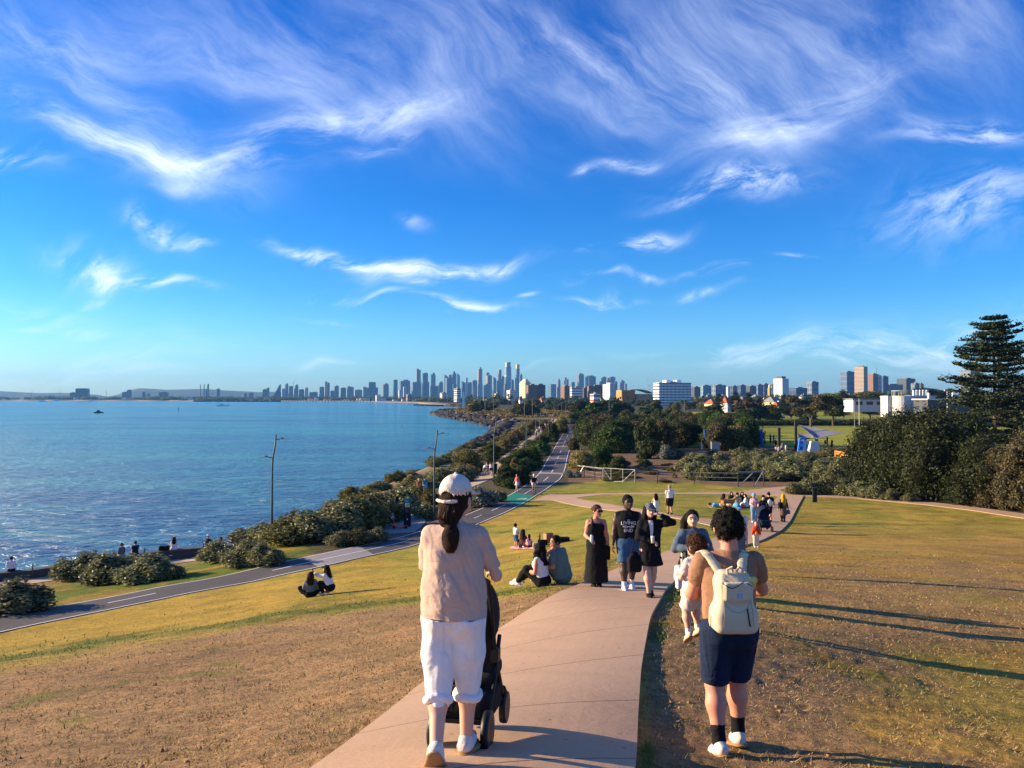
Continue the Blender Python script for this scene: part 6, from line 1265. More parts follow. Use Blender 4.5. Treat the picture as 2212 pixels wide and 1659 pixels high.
    bc, bs = bottom; Q = Sdf()
    if bs != 'none':
        o = .012*H if bs in ('trousers', 'tights') else .015*H
        if bs == 'tights': o = .004*H
        if bs == 'baggy': o = .017*H
        Q.cone(P+u*.05*H, P-u*.01*H, (.086*g+o*.6) if bs != 'baggy' else .082*g, .092*g+o*.6, .05*H, (1.08, .85, 1), tf)
        for a, b, f in ((hl, kl, lf), (hr, kr, rf)):
            Q.ell(a-Yv*.028*H, v3(.052, .054, .06)*g+o*.5, None, .04*H)
            if bs in ('trousers', 'tights'): Q.chain([a, b, b*.6+f*.4, f+(b-f)*.06], [.062*g+o, .040*g+o, .041*g+o*.9, .028*g+o], .03*H)
            elif bs == 'shorts': m_ = b+(a-b)*.12; Q.chain([a, m_], [.062*g+o, .055*g+o], .03*H)
            elif bs == 'kneeshorts': m_ = b+(a-b)*.06; Q.chain([a, m_], [.060*g+o, .048*g+o*.85], .012*H)
            elif bs == 'shortshorts': m_ = b+(a-b)*.5; Q.chain([a, m_], [.062*g+o, .062*g+o], .03*H)
            elif bs == 'baggy': m_ = b+(f-b)*.30; Q.chain([a, a*.4+b*.6, m_], [.062*g+o, .052*g+o*1.1, .038*g+o*.8], .018*H)
            if bs in ('shorts', 'kneeshorts', 'shortshorts'): d = unit(m_-a); Q.box(m_+d*.1*H, v3(.11, .11, .1)*H, np.stack([unit(np.cross(d, Yv)), unit(np.cross(np.cross(d, Yv), d)), d], 1), 0, .004, 's')
        if bs == 'skirt': hz = P-u*.0+v3(0, 0, -.17)*H; Q.cone(P+u*.04*H, hz, .085*g, .135*g, .02*H, (1.1, .9, 1), tf); Q.box(hz-v3(0, 0, .2)*H, v3(.4, .4, .2)*H, None, 0, .004, 's')
        if bs == 'baggy' and len(top) > 2: Q.box(P+u*(top[2]+.004+.15)*H, v3(.3, .3, .15)*H, tf, 0, .004, 's')
        part({'skirt': 'skirt', 'trousers': 'trousers', 'tights': 'leggings', 'baggy': 'trousers'}.get(bs, 'shorts'), Q, res, CL[bc], r, ((.010 if bs in ('baggy', 'skirt') else .005)*fold, .06*H/1.7, .25, 9, .15) if Yd < 30 else None)
        if bs == 'baggy':
            for b, f in ((kl, lf), (kr, rf)):
                m_ = b+(f-b)*.30; d = unit(f-b); c_ = Sdf(); n_ = 14; ax1 = unit(np.cross(d, v3(0, 1, 0))); ax2 = np.cross(d, ax1); ring = [m_+(ax1*math.cos(t)+ax2*math.sin(t))*.041*H+d*(.004*math.sin(3*t))*H for t in np.linspace(0, 2*math.pi, n_+1)]
                c_.chain(ring, [.0135*H]*(n_+1), .012*H, sc=None); part('cuff', c_, res, CL[bc], r, (.003, .05, .1, 2))
    # ---- shoes, socks
    if shoes:
        for (f, kn, ty, hl_) in ((lf, kl, toe[0], heel[0]), (rf, kr, toe[1], heel[1])):
            sf = Rz(ty)@Rx(-hl_); b = f+sf@v3(0, 0, -.022)*H; q = Sdf(); q.chain([b+sf@v3(0, -.028, 0)*H, b+sf@v3(0, .05, .0)*H, b+sf@v3(0, .108, -.006)*H], [.025*H, .026*H, .020*H], .02*H, sc=(1, 1, .86), fr=sf); q.cone(f+sf@v3(0, -.006, 0)*H, b, .025*H, .026*H, .02*H); q.box(b+sf@v3(0, .04, -.052)*H, v3(.05, .15, .027)*H, sf, 0, .003, 's')
            s_ = part('shoe', q, min(res, .02), shoes if not isinstance(shoes, str) else CL[shoes], r)
            if near: w = Sdf(); w.chain([b+sf@v3(0, -.030, -.024)*H, b+sf@v3(0, .05, -.024)*H, b+sf@v3(0, .112, -.022)*H], [.027*H, .028*H, .022*H], .02*H, sc=(1, 1, .28), fr=sf); part('sole', w, .006, SOLE if shoes in ('offwhite', 'cream', 'beige') else (MATS['cloth_white'] if shoes != 'black' else BLACKP), s_)
            if socks: part('sock', Sdf().chain([f+(kn-f)*sock_h*2, f+(kn-f)*.06, f], [.030*H, .027*H, .027*H], .01*H), min(res, .02), CL[socks], r)
    # ---- hair and hats
    hcol, hst = hair[0], hair[1]; q = Sdf(); hr_ = v3(.084, .100, .104)*.84*HU
    if hst != 'bald':
        q.ell(hc+Rh@v3(0, -.010, .010)*HU, hr_*(1.03 if hst != 'curly' else 1.06), Rh, .01*HU); q.ell(hc+Rh@v3(0, .085, -.035)*HU, v3(.070, .085, .085)*HU, Rh, .012*HU, 's'); q.box(hc+Rh@v3(0, .02, -.128)*HU, v3(.1, .12, .05)*HU, Rh, .01, .01*HU, 's')
        if hst in ('long', 'wavy'):
            for s_ in (-.035, 0, .035): q.chain([hc+Rh@v3(s_, -.045, .02)*HU, hc+Rh@v3(s_*1.5, -.075, -.08)*HU, neck+Rh@v3(s_*1.6, -.055, -.05)*H, neck-u*.12*H-Yv*.07*H+X*s_*1.3*H], [.050*HU, .046*HU, .040*HU, .022*HU], .03*H)
            for s_ in (-1, 1): q.chain([hc+Rh@v3(.060*s_, .0, .01)*HU, hc+Rh@v3(.070*s_, .0, -.07)*HU, neck+X*.06*s_*H-u*.05*H+Yv*.03*H], [.026*HU, .024*HU, .014*HU], .02*H)
        if hst == 'pony': q.chain([hc+Rh@v3(0, -.062, -.05)*HU, hc+Rh@v3(0, -.080, -.095)*HU, neck-Yv*.048*H+u*.012*H, neck-Yv*.066*H-u*.020*H, neck-Yv*.066*H-u*.058*H, neck-Yv*.062*H-u*.080*H], [.040*HU, .038*HU, .020*HU, .034*HU, .030*HU, .010*HU], .015*H); q.ell(hc+Rh@v3(0, -.052, -.055)*HU, v3(.066, .040, .058)*HU, Rh, .02*H)
        if hst == 'bun': q.ell(hc+Rh@v3(0, -.105, .02)*HU, v3(.034, .034, .034)*HU, Rh, .01*H)
        if hst == 'sidepony': q.chain([hc+Rh@v3(.05, -.06, .0)*HU, hc+Rh@v3(.085, -.05, -.05)*HU, hc+Rh@v3(.095, -.02, -.12)*HU, neck+X*.075*H-u*.05*H], [.04*H, .035*H, .03*H, .012*H], .02*H)
        cu = {'curly': (.012*H, .020*H), 'wavy': (.010*H, .03*H)}.get(hst, (.004*H, .02*H))
        ho = part('hair', q, max(res*.8, .006), HAIR[hcol], r, curl=cu)
        if res < .009:                                   # loose strands and curls over the mass of hair
            gg = np.random.default_rng(int(H*100)); V = []; Fc = []
            def ribbon(P, w):
                t = np.gradient(P, axis=0); t /= np.linalg.norm(t, axis=1)[:, None]+1e-9; sd = np.cross(t, gg.normal(size=3)); sd /= np.linalg.norm(sd, axis=1)[:, None]+1e-9; n0 = sum(len(x) for x in V); k = len(P); ww = w*np.sin(np.linspace(.25, math.pi-.15, k))[:, None]
                V.append(np.concatenate([P-sd*ww, P+sd*ww])); Fc.extend((n0+i, n0+i+1, n0+k+i+1, n0+k+i) for i in range(k-1))
            if hst == 'pony':
                base = np.array([hc+Rh@v3(0, -.080, -.03)*HU, hc+Rh@v3(0, -.092, -.085)*HU, neck-Yv*.050*H+u*.012*H, neck-Yv*.068*H-u*.020*H, neck-Yv*.068*H-u*.058*H, neck-Yv*.062*H-u*.088*H]); rad = np.array([.052*HU, .048*HU, .021*HU, .035*HU, .032*HU, .015*HU])
                for i in range(420):
                    a_ = gg.uniform(0, 6.28); k_ = gg.uniform(.75, 1.12); o_ = np.stack([math.cos(a_)*rad*1.0, math.sin(a_)*rad*.7, 0*rad], 1)*k_; ph = gg.uniform(0, 6); tt = np.linspace(0, 5, 22); P_ = np.stack([np.interp(tt, range(6), (base+o_)[:, c]) for c in range(3)], 1); P_ += np.stack([np.sin(tt*2.6+ph), np.cos(tt*2.2+ph), 0*tt], 1)*.0035; j = gg.integers(0, 8); ribbon(P_[j:j+14+gg.integers(0, 9)], .0017)
                for i in range(110):                      # under the cap band and at the nape
                    a_ = gg.uniform(-1.5, 1.5)-math.pi/2; st = hc+Rh@v3(.060*math.cos(a_), .070*math.sin(a_)-.006, -.012)*HU; en = neck-Yv*.046*H+u*.014*H+gg.normal(size=3)*.006; tt = np.linspace(0, 1, 9)[:, None]; ribbon(st*(1-tt)+en*tt+np.array([0, -.020, -.004])*np.sin(tt*math.pi), .0018)
            elif hst == 'curly':
                hv = np.array([v.co[:] for v in ho.data.vertices]); hn = np.array([v.normal[:] for v in ho.data.vertices]); hv_ = hv[hv[:, 2] > hc[2]-.075*HU]; hn = hn[hv[:, 2] > hc[2]-.075*HU]
                for i in gg.integers(0, len(hv_), 1500):
                    n_ = hn[i]; a1 = unit(np.cross(n_, gg.normal(size=3))); a2 = np.cross(n_, a1); rr = gg.uniform(.005, .011)*HU/1.35; tt = np.linspace(0, gg.uniform(3, 6), 9); ribbon(hv_[i]+n_*(.001+.5*rr*np.sin(tt)[:, None]+.0016*tt[:, None])+(a1*np.cos(tt)[:, None]+a2*np.sin(tt)[:, None]*.6)*rr, .0017)
            if V: part_o = mesh_obj('hair_strands', np.concatenate(V).tolist(), Fc, STRAND[hcol], ho)
    if hat:
        hm, hst = hat; q = Sdf(); c0 = hc+Rh@v3(0, -.012, .026)*HU
        if hst in ('cap', 'backcap'):
            s_ = 1
            q.ell(c0, hr_*v3(1.06, 1.07, .97), Rh, .01*H); q.box(c0-hu*.080*HU, v3(.13, .15, .063)*HU, Rh, 0, .004, 's'); q.ell(c0-hu*.01*HU, hr_*v3(1.02, 1.03, .90), Rh, .004, 's')
            q.ell(c0+Rh@v3(0, .100*s_, -.012)*HU, v3(.066, .075, .008)*HU, Rh@Rx(-.18*s_), .012*H)
            if near: q.ell(c0+Rh@v3(-.0, -.105, -.022)*HU, v3(.036, .05, .030)*HU, Rh, .004, 's'); q.chain([c0+Rh@v3(-.052, -.080, -.034)*HU, c0+Rh@v3(-.028, -.097, -.036)*HU, c0+Rh@v3(0, -.103, -.037)*HU, c0+Rh@v3(.028, -.097, -.036)*HU, c0+Rh@v3(.052, -.080, -.034)*HU], [.0085*HU]*5, .003, sc=(1, .5, 1), fr=Rh); q.ell(c0+hu*.088*HU, v3(.008, .008, .006)*HU, Rh, .003)
        if hst == 'bucket': q.ell(c0+hu*.004*HU, hr_*v3(1.10, 1.05, .92), Rh, .01*H); q.cone(c0+hu*.0*HU, c0-hu*.040*HU, .088*HU, .128*HU, .01*H); q.box(c0-hu*.085*HU, v3(.2, .2, .042)*HU, Rh, 0, .004, 's'); q.ell(c0-hu*.03*HU, hr_*1.0, Rh, .004, 's')
        if hst == 'beanie': q.ell(c0, hr_*v3(1.1, 1.08, 1.0), Rh, .01*H); q.box(c0-hu*.095*HU, v3(.13, .15, .075)*HU, Rh, 0, .004, 's')
        if hst == 'helmet': q.ell(c0+hu*.006*HU, hr_*v3(1.16, 1.25, 1.04), Rh, .01*H); q.box(c0-hu*.095*HU, v3(.13, .16, .078)*HU, Rh, 0, .004, 's')
        if hst == 'hijab': q.ell(c0-hu*.015*HU, hr_*v3(1.12, 1.12, 1.08), Rh, .02*H); q.chain([c0-hu*.05*HU-fd*.02*H, neck, chest-Yv*.03*H], [.068*HU, .075*H, .10*H], .04*H, sc=(1.1, .85, 1), fr=tf); q.ell(hc+Rh@v3(0, .09, -.02)*HU, v3(.055, .05, .07)*HU, Rh, .01, 's')
        part({'cap': 'cap', 'backcap': 'cap', 'bucket': 'hat', 'beanie': 'beanie', 'helmet': 'helmet', 'hijab': 'headscarf'}[hst], q, max(.006, res*.7) if near else res*.8, CL[hm], r)
    r['_'] = 0; del r['_']
    J = dict(P=P, waist=waist, chest=chest, neck=neck, shl=shl, shr=shr, el=el, er=er, lh=lh, rh=rh, hc=hc, Rh=Rh, u=u, X=X, Y=Yv, kl=kl, kr=kr, lf=lf, rf=rf)
    M4 = Matrix.Translation(loc) @ Matrix.Rotation(rz, 4, 'Z')
    return r, {k: (M4 @ Vector(v) if getattr(v, 'shape', None) == (3,) and k not in ('u', 'X', 'Y') else v) for k, v in J.items()}
# ------------------------------------------------------------------ street furniture and props
LAMP = M('lamp_green_grey', (.085, .10, .085), .5, .1, 4, metal=.2); LAMPH = M('lamp_head', (.55, .56, .56), .4, .05, 5)
def lamp_proto():
    r = empty('street_lamp', (0, 0, 0))
    MB().tube([(0, 0, -.1), (0, 0, 2.5), (0, 0, 4.9), (.04, 0, 5.5), (.17, 0, 6.3), (.24, 0, 7.05)], [.085, .075, .062, .058, .052, .048], 10).build('pole', LAMP, r, True)
    MB().tube([(0, 0, -.05), (0, 0, .22)], [.14, .13], 10).build('base', LAMP, r)
    for s, z, x0 in ((1, 6.72, .22), (-1, 5.55, .05)):
        h = MB().bar((x0, 0, z), (x0+s*.28, 0, z+.03), .05).build('arm', LAMP, r)
        MB().box((x0+s*.58, 0, z+.045), (.62, .16, .055)).build('lamp_head', LAMPH if s < 0 else LAMPH, r); MB().box((x0+s*.42, 0, z+.10), (.20, .13, .07)).build('housing', LAMP, r)
    return r
_lp = lamp_proto(); _first = True
for px, pb, pt, lab in [(587, 1174, 940, 'nearest lamp post, standing in the round saltbush by the water'), (938, 1121, 930, 'second lamp post, directly behind the woman in the white cap'), (1067, 1046, 907, 'third lamp post, beside the sandy path and the bike rider'), (1137, 996, 902, 'fourth lamp post, above the pale round bush'),
      (1157.5, 971, 890, 'fifth lamp post, left one of the close pair'), (1166, 965, 890, 'sixth lamp post, right one of the close pair'), (1184.6, 953, 893, 'lamp post between the crowd and the bike path'), (1195, 915, 872, 'far lamp post left of the crowd end'), (1205, 912, 871, 'far lamp post at the crowd end'), (1213, 908, 868, 'far lamp post in the dark tree gap'), (1222, 914, 870, 'far lamp post at the bright green tree')]:
    g = gnd(px, pb); r = _lp if _first else copy_tree(_lp); _first = False; s = (pb-pt)/F*g.y/7.05; r.location = g; r.scale = (s, s, s); r.rotation_euler = (0, 0, .1); tag(r, lab, 'street lamp', 'double-headed lamp posts along the promenade')
PPOLE = M('park_pole', (.26, .25, .22), .7, .1)
for px, pt, pb in [(966, 862, 885), (987, 862, 887), (1048, 861, 890), (1066, 860, 888), (1133, 862, 886), (1150, 861, 888), (1238, 862, 888), (1264, 863, 890), (1287, 864, 893), (1316, 866, 892), (1345, 862, 885), (1478, 864, 889), (1519, 868, 893), (1540, 874, 898)]:
    Y = 420; g = at(px, pb, Y); h = (pb-pt)/F*Y; r = empty('light_pole', (g.x, Y, Tz(g.x, Y)), 0, 'thin grey light pole among the far dark trees', 'pole', 'light poles in the far trees')
    MB().tube([(0, 0, -.2), (0, 0, h+g.z-Tz(g.x, Y))], [.12, .09], 6).build('pole', PPOLE, r); MB().box((.4, 0, h+g.z-Tz(g.x, Y)), (1., .25, .12)).build('lamp_head', LAMP, r)
r0 = empty('light_pole', gnd(2047, 935), 0, 'tall pale floodlight pole left of the tall pine', 'pole'); hh = (935-843)/F*r0.location.y; MB().tube([(0, 0, -.2), (0, 0, hh)], [.16, .12], 8).build('pole', LAMPH, r0); MB().box((0, 0, hh), (1.6, .3, .5)).build('lamp_head', LAMPH, r0)
for px, pt, lab in ((1856, 861, 'white street pole before the long white building'), (1846, 866, 'brownish street pole left of the white one')):
    Y = 260; g = at(px, 900, Y); z0 = Tz(g.x, Y); zt = at(px, pt, Y).z; r0 = empty('street_pole', (g.x, Y, z0), 0, lab, 'pole'); MB().tube([(0, 0, -.2), (0, 0, zt-z0)], [.13, .1], 8).build('pole', LAMPH if 'white' in lab[:6] else PPOLE, r0); MB().box((0, 0, zt-z0-.1), (.5, .2, .14)).build('cap', PPOLE, r0)
# seawall of bluestone with a row of thin posts
WALL = M('bluestone', (.10, .095, .095), .9, .3, 1.5, .5, 6)
def seawall():
    base = smooth_line(resample(pts([(-260, 1285), (-120, 1268), (0, 1255), (64, 1251), (139, 1241), (238, 1229), (335, 1214), (441, 1201), (520, 1189), (620, 1173)]), 90), 4)
    t = np.gradient(base, axis=0); t /= np.hypot(*t.T)[:, None]; nrm = np.stack([-t[:, 1], t[:, 0]], -1); V = []; Fc = []
    for i, p in enumerate(base):
        z = Tz(*p); zt = 2.28
        for o, zz in ((0, z-.4), (0, zt-.10), (-.06, zt-.10), (-.06, zt), (.56, zt), (.56, zt-.10), (.5, zt-.1), (.5, -1)):
            q = p+nrm[i]*o; V.append((q[0], q[1], zz))
    n = len(base); Fc = [(i*8+k, (i+1)*8+k, (i+1)*8+k+1, i*8+k+1) for i in range(n-1) for k in range(7)]
    o = MB().add(V, Fc).build('seawall', WALL); tag(o, 'low bluestone seawall that people sit on', 'wall'); return base, nrm
_wb, _wn = seawall(); WALLZ = 2.28
def on_wall(px): 
    best = min(range(len(_wb)), key=lambda i: abs(project(_wb[i][0]+_wn[i][0]*.25, _wb[i][1]+_wn[i][1]*.25, WALLZ)[0]-px)); p = _wb[best]+_wn[best]*.22; return Vector((p[0], p[1], WALLZ)), math.atan2(-_wn[best][0], _wn[best][1])
for px, lab in ((62, 'thin post on the seawall next to the man in white'), (305, 'thin post on the seawall right of the seated pair'), (425, 'thin post on the seawall left of the woman in a white hat'), (167, 'thin post on the seawall left of the big saltbush mound')):
    g, a = on_wall(px); tag(MB().tube([(0, 0, -.9), (0, 0, .42)], .04, 6).build('post', LAMP, loc=(g.x-_wn[0][0]*.5, g.y-_wn[0][1]*.5, g.z)), lab, 'post', 'thin posts along the seawall')
# shoreline boulders
for px, py, s, lab in ((906, 1028, 1.6, 'black flat boulder at the water edge left of the second lamp post'), (882, 1040, 1.1, 'black boulder at the water edge above the two walkers'), (838, 1052, .9, 'small black boulder on the beach behind the thicket'), (806, 1058, .6, 'tiny black rock poking over the thicket, left')):
    g = atz(px, py, 12.7); v, f = core_mesh([(0, 0, 0, s*1.6, s, s*.7)], 1.); o = mesh_obj('boulder', v, f, ROCK); o.location = g; tag(o, lab, 'rock', 'boulders at the water edge')
# bollard on the right footpath
g = gnd(1760, 1085); tag(MB().box((0, 0, .54), (.30, .16, 1.08)).box((0, 0, 1.10), (.34, .2, .05)).build('bollard', BLACKP, loc=g), 'black rectangular marker post beside the right footpath', 'bollard')
# wire fence with steel gate
STEEL = M('galvanised', (.48, .48, .46), .4, .08, 8, metal=.3); POST = M('dark_post', (.05, .045, .04), .8)
def fpost(px, py, h): g = gnd(px, py); return g, g+Vector((0, 0, h))
r = empty('steel_gate', gnd(1337, 1042), 0, 'open galvanised steel gate leaf pair in the wire fence', 'gate'); o0 = r.matrix_world.translation if False else r.location.copy()
A_ = [fpost(1302.5, 1038.5, 1.35), fpost(1320, 1040, 1.3), fpost(1345.5, 1042, 1.35), fpost(1371.5, 1043.5, 1.35)]
for b, t in A_: MB().tube([b-o0, t-o0], .027, 6).build('gate_post', STEEL, r)
for i, j in ((0, 2), (2, 3)): MB().tube([A_[i][1]-o0, A_[j][1]-o0], .026, 6).build('top_rail', STEEL, r)
for a, b in ((A_[0][1], A_[1][0]), (A_[3][1], A_[2][0]), (A_[1][0], A_[2][0])): MB().tube([a-o0, b-o0+Vector((0, 0, .1))], .022, 6).build('brace', STEEL, r)
def wire_fence(name, P, h, label, braces=(), rail=()):
    r = empty(name, P[0][0], 0, label, 'fence', 'wire fences below the lawn'); o0 = P[0][0].copy()
    for b, t in P: MB().tube([b-o0, t-o0], .045, 6).build('post', POST, r)
    mb = MB()
    for k in (.3, .6, .92):
        for (b, t), (b2, t2) in zip(P[:-1], P[1:]): mb.bar(b.lerp(t, k)-o0, b2.lerp(t2, k)-o0, .012)
    mb.build('wires', STEEL, r)
    for a, b in rail: MB().tube([P[a][1]-o0, P[b][1]-o0], .035, 6).build('rail', STEEL, r)
    for a, b in braces: MB().tube([P[a][1]-o0, P[b][0]-o0], .035, 6).build('brace', STEEL, r)
wire_fence('wire_fence', [fpost(1247, 1031, 1.3), fpost(1262, 1031, 1.3), fpost(1285, 1036, 1.3), fpost(1301, 1038.3, 1.3)], 1.3, 'wire fence from the bike path to the steel gate', ((1, 0),), ((0, 3),))
wire_fence('wire_fence', [fpost(1373, 1043.6, 1.3), fpost(1420, 1044.5, 1.3), fpost(1500, 1047, 1.3), fpost(1594.7, 1051.6, 1.4), fpost(1628.7, 1051.5, 1.4), fpost(1649.8, 1050, 1.5)], 1.3, 'wire fence with braced white rails in front of the saltbush slope', ((4, 3), (5, 4)), ((3, 4), (4, 5)))
MB_ = None
g = gnd(698, 1160); r = empty('rope_fence', g, 0, 'low rope rail along the front of the saltbush thicket', 'fence'); q = [gnd(758, 1150), gnd(806, 1138)]
for p in [g]+q: MB().tube([p-g, p-g+Vector((0, 0, .9))], .05, 6).build('post', POST, r)
MB().bar(Vector((0, 0, .85)), q[0]-g+Vector((0, 0, .85)), .03).bar(q[0]-g+Vector((0, 0, .85)), q[1]-g+Vector((0, 0, .85)), .03).build('rail', STEEL, r)
# information totem
g = gnd(880, 1138); r = empty('info_totem', g, -.2, 'black information totem with a teal top band and small map panel', 'sign'); TEAL = M('teal_band', (.01, .12, .13), .5); hh = 62/F*g.y
MB().box((0, 0, hh*.43), (.50, .16, hh*.86)).build('column', BLACKP, r); MB().box((0, 0, hh*.91), (.56, .19, hh*.16)).build('header', TEAL, r); MB().box((.03, -.092, hh*.76), (.36, .02, hh*.14)).build('map_panel', M('map_paper', (.55, .55, .36), .6, .2, 12), r)
MB().box((0, -.10, hh*.75), (.12, .01, .08)).box((.1, -.10, hh*.79), (.14, .01, .05)).build('map_marks', M('map_teal', (.06, .25, .32), .6), r)
MB().box((.02, -.09, hh*.27), (.09, .015, .12)).build('arrow_mark', MATS['white_wall'], r); mb = MB()
for k in range(3): mb.box((.0, -.09, hh*.62-k*.1), (.30-.06*k, .012, .025))
mb.build('text_lines', M('dim_text', (.10, .12, .12), .6), r); mb = MB()
for k in range(2): mb.box((-.05+.04*k, -.10, hh*.93-k*.09), (.34-.08*k, .012, .03))
mb.build('header_lines', M('pale_teal', (.25, .45, .45), .6), r)
# red hire scooter
g = gnd(862, 1143); r = empty('e_scooter', g, -.35, 'orange-red hire e-scooter parked beside the totem', 'scooter'); OR_ = M('scooter_red', (.75, .07, .02), .4)
MB().box((.1, 0, .16), (.75, .17, .07)).build('deck', OR_, r); MB().tube([(-.36, 0, .13), (-.42, 0, .55), (-.46, 0, 1.15)], [.05, .045, .035], 8).build('stem', OR_, r); MB().tube([(-.46, -.26, 1.15), (-.47, 0, 1.17), (-.46, .26, 1.15)], .018, 6).build('handlebar', BLACKP, r)
for x in (-.40, .55): MB().lathe([(.0, -.03), (.11, -.03), (.12, 0), (.11, .03), (0, .03)], (x, 0, .12), 14, 'Y').build('wheel', BLACKP, r)
MB().lathe([(0, -.015), (.12, -.015), (.12, .015), (0, .015)], (-.47, -.06, .80), 12, 'Y').build('plate', MATS['white_wall'], r); MB().box((.52, 0, .27), (.26, .16, .05)).build('mudguard', OR_, r); MB().box((-.49, 0, 1.02), (.06, .1, .1)).build('headlight', MATS['lamp_head'], r)
# playground
def pole(px, pb, pt, w, mat, label, dx=0, grp=None, nm='post'):
    g = gnd(px, pb); h = (pb-pt)/F*g.y; tag(MB().tube([(0, 0, -.2), (dx*h, 0, h)], [w, w], 8).build(nm, mat, loc=g), label, 'post', grp); return g, h
BLUE = M('blue_paint', (.02, .08, .36), .5); BLP = M('bright_blue', (.03, .22, .78), .5)
for px, pb, pt, dx, lab in ((1525, 963, 928, -.06, 'leftmost blue play post'), (1558, 957, 929, -.02, 'second blue play post, before the green tree'), (1617, 962, 929, -.04, 'third blue play post, beside the dark tree'), (1646, 965, 929, -.04, 'fourth blue play post, against the grass')): pole(px, pb, pt, .28, BLUE, lab, dx, 'blue play posts', 'play_post')
for px, pb, pt, lab in ((1683, 978, 924, 'black pole left of the shade sail, on its own'), (1719, 971, 909, 'tallest black pole holding the shade sail'), (1764, 978, 941, 'black pole right of the white climbing wall'), (1787, 968, 944, 'thin black pole under the shade sail')): pole(px, pb, pt, .26 if px < 1780 else .14, BLACKP, lab, 0, 'black shade sail poles', 'sail_pole')
SAIL = M('shade_sail', (.22, .22, .25), .8, .08, 1)
def sail(name, C4, label):
    n = 8; P = [np.array(at(*c)) for c in C4]; V = []; Fc = []
    for i in range(n+1):
        for j in range(n+1):
            u, w = i/n, j/n; p = P[0]*(1-u)*(1-w)+P[1]*u*(1-w)+P[2]*u*w+P[3]*(1-u)*w; ct = np.mean(P, 0); k = .28*(4*u*(1-u)*(1-4*(w-.5)**2)*0+ (4*u*(1-u) if w in (0, 1) else 0)+(4*w*(1-w) if u in (0, 1) else 0)); p = p+(ct-p)*k*.45; p[2] -= .5*math.sin(math.pi*u)*math.sin(math.pi*w); V.append(p)
    V = np.array(V); m_ = n+1; Fc = [(i*m_+j, (i+1)*m_+j, (i+1)*m_+j+1, i*m_+j+1) for i in range(n) for j in range(n)]; k = len(V)
    V2 = V-np.array([0, 0, .03]); tag(mesh_obj(name, np.concatenate([V, V2]).tolist(), Fc+[tuple(q+k for q in f[::-1]) for f in Fc], SAIL, smooth=True), label, 'shade sail', 'playground shade sails')
sail('shade_sail', ((1724, 917, 140), (1826, 935, 128), (1763, 949, 112), (1748, 936, 126)), 'large grey shade sail with a long pointed right corner'); sail('shade_sail', ((1722, 936, 140), (1760, 938, 136), (1758, 946, 122), (1724, 947, 124)), 'smaller grey shade sail tucked behind the tall black pole')
g = gnd(1745, 984); r = empty('play_tower', g, 0, 'play tower with a bright blue slide frame and white climbing wall', 'playground'); k = g.y/F
MB().prism([(-.2, -.9), (1.9, -.9), (1.9, .9), (-.2, .9)], 0, 31*k, [(.35, -.5), (1.45, -.5), (1.45, .5), (.35, .5)]).build('climbing_wall', WHT, r)
mb = MB(); 
for a in (-18, -6): mb.bar((a*k, .5, 8*k), ((a+4)*k, .5, 36*k), .35, .25)
mb.bar((-14*k, .5, 36*k), (-2*k, .5, 36*k), .35).bar((-17*k, .5, 22*k), (-4*k, .5, 23*k), .3, .5).build('slide_frame', BLP, r); MB().box((-10*k, .9, 18*k), (9*k, .2, 22*k)).build('panel', BLUE, r); mb = MB()
mb.add([(-19*k, -.8, 0), (-9*k, -.8, 0), (-7*k, .5, 12*k), (-15*k, .5, 12*k), (-19*k, -.8, -.2), (-9*k, -.8, -.2), (-7*k, .5, 12*k-.2), (-15*k, .5, 12*k-.2)], [(0, 1, 2, 3), (4, 7, 6, 5), (0, 4, 5, 1), (1, 5, 6, 2), (2, 6, 7, 3), (3, 7, 4, 0)]).build('slide', M('pale_blue', (.15, .42, .62), .4), r)
OT = M('orange_timber', (.62, .26, .05), .7, .2, 2)
g = gnd(1806, 996); r = empty('timber_fence', g, 0, 'orange timber rail fence beside the dense tree clump', 'fence'); q = [gnd(1806+i*12, 994+i*2.6) for i in range(5)]
for p in q: MB().box(p-g+Vector((0, 0, .7)), (.28, .28, 1.4)).build('post', OT, r)
for z in (.45, .95, 1.25):
    for a, b in zip(q[:-1], q[1:]): MB().bar(a-g+Vector((0, 0, z)), b-g+Vector((0, 0, z)), .12, .2).build('rail', OT, r)
g = gnd(1857, 998); r = empty('play_hut', g, .2, 'small orange timber hut half hidden by the dark tree', 'hut'); MB().box((0, 0, 1.1), (1.0, 1.2, 2.2)).build('wall', OT, r); MB().prism([(-.7, -.8), (.7, -.8), (.7, .8), (-.7, .8)], 2.2, 2.7, [(-.1, -.8), (.1, -.8), (.1, .8), (-.1, .8)]).build('roof', OT, r)
pole(1777, 986, 972, .22, OT, 'short orange timber post right of the climbing wall', 0, None, 'timber_post')
g = gnd(1546, 976); r = empty('play_screen', g, 0, 'pale grey screen panel with a white pole near the blue posts', 'playground'); k = g.y/F; MB().box((0, 0, 12*k), (17*k, .15, 18*k)).build('panel', M('screen_grey', (.36, .37, .38), .6), r); MB().tube([(-10*k, -.2, 0), (-10*k, -.2, 22*k)], .07, 6).build('pole', WHT, r)
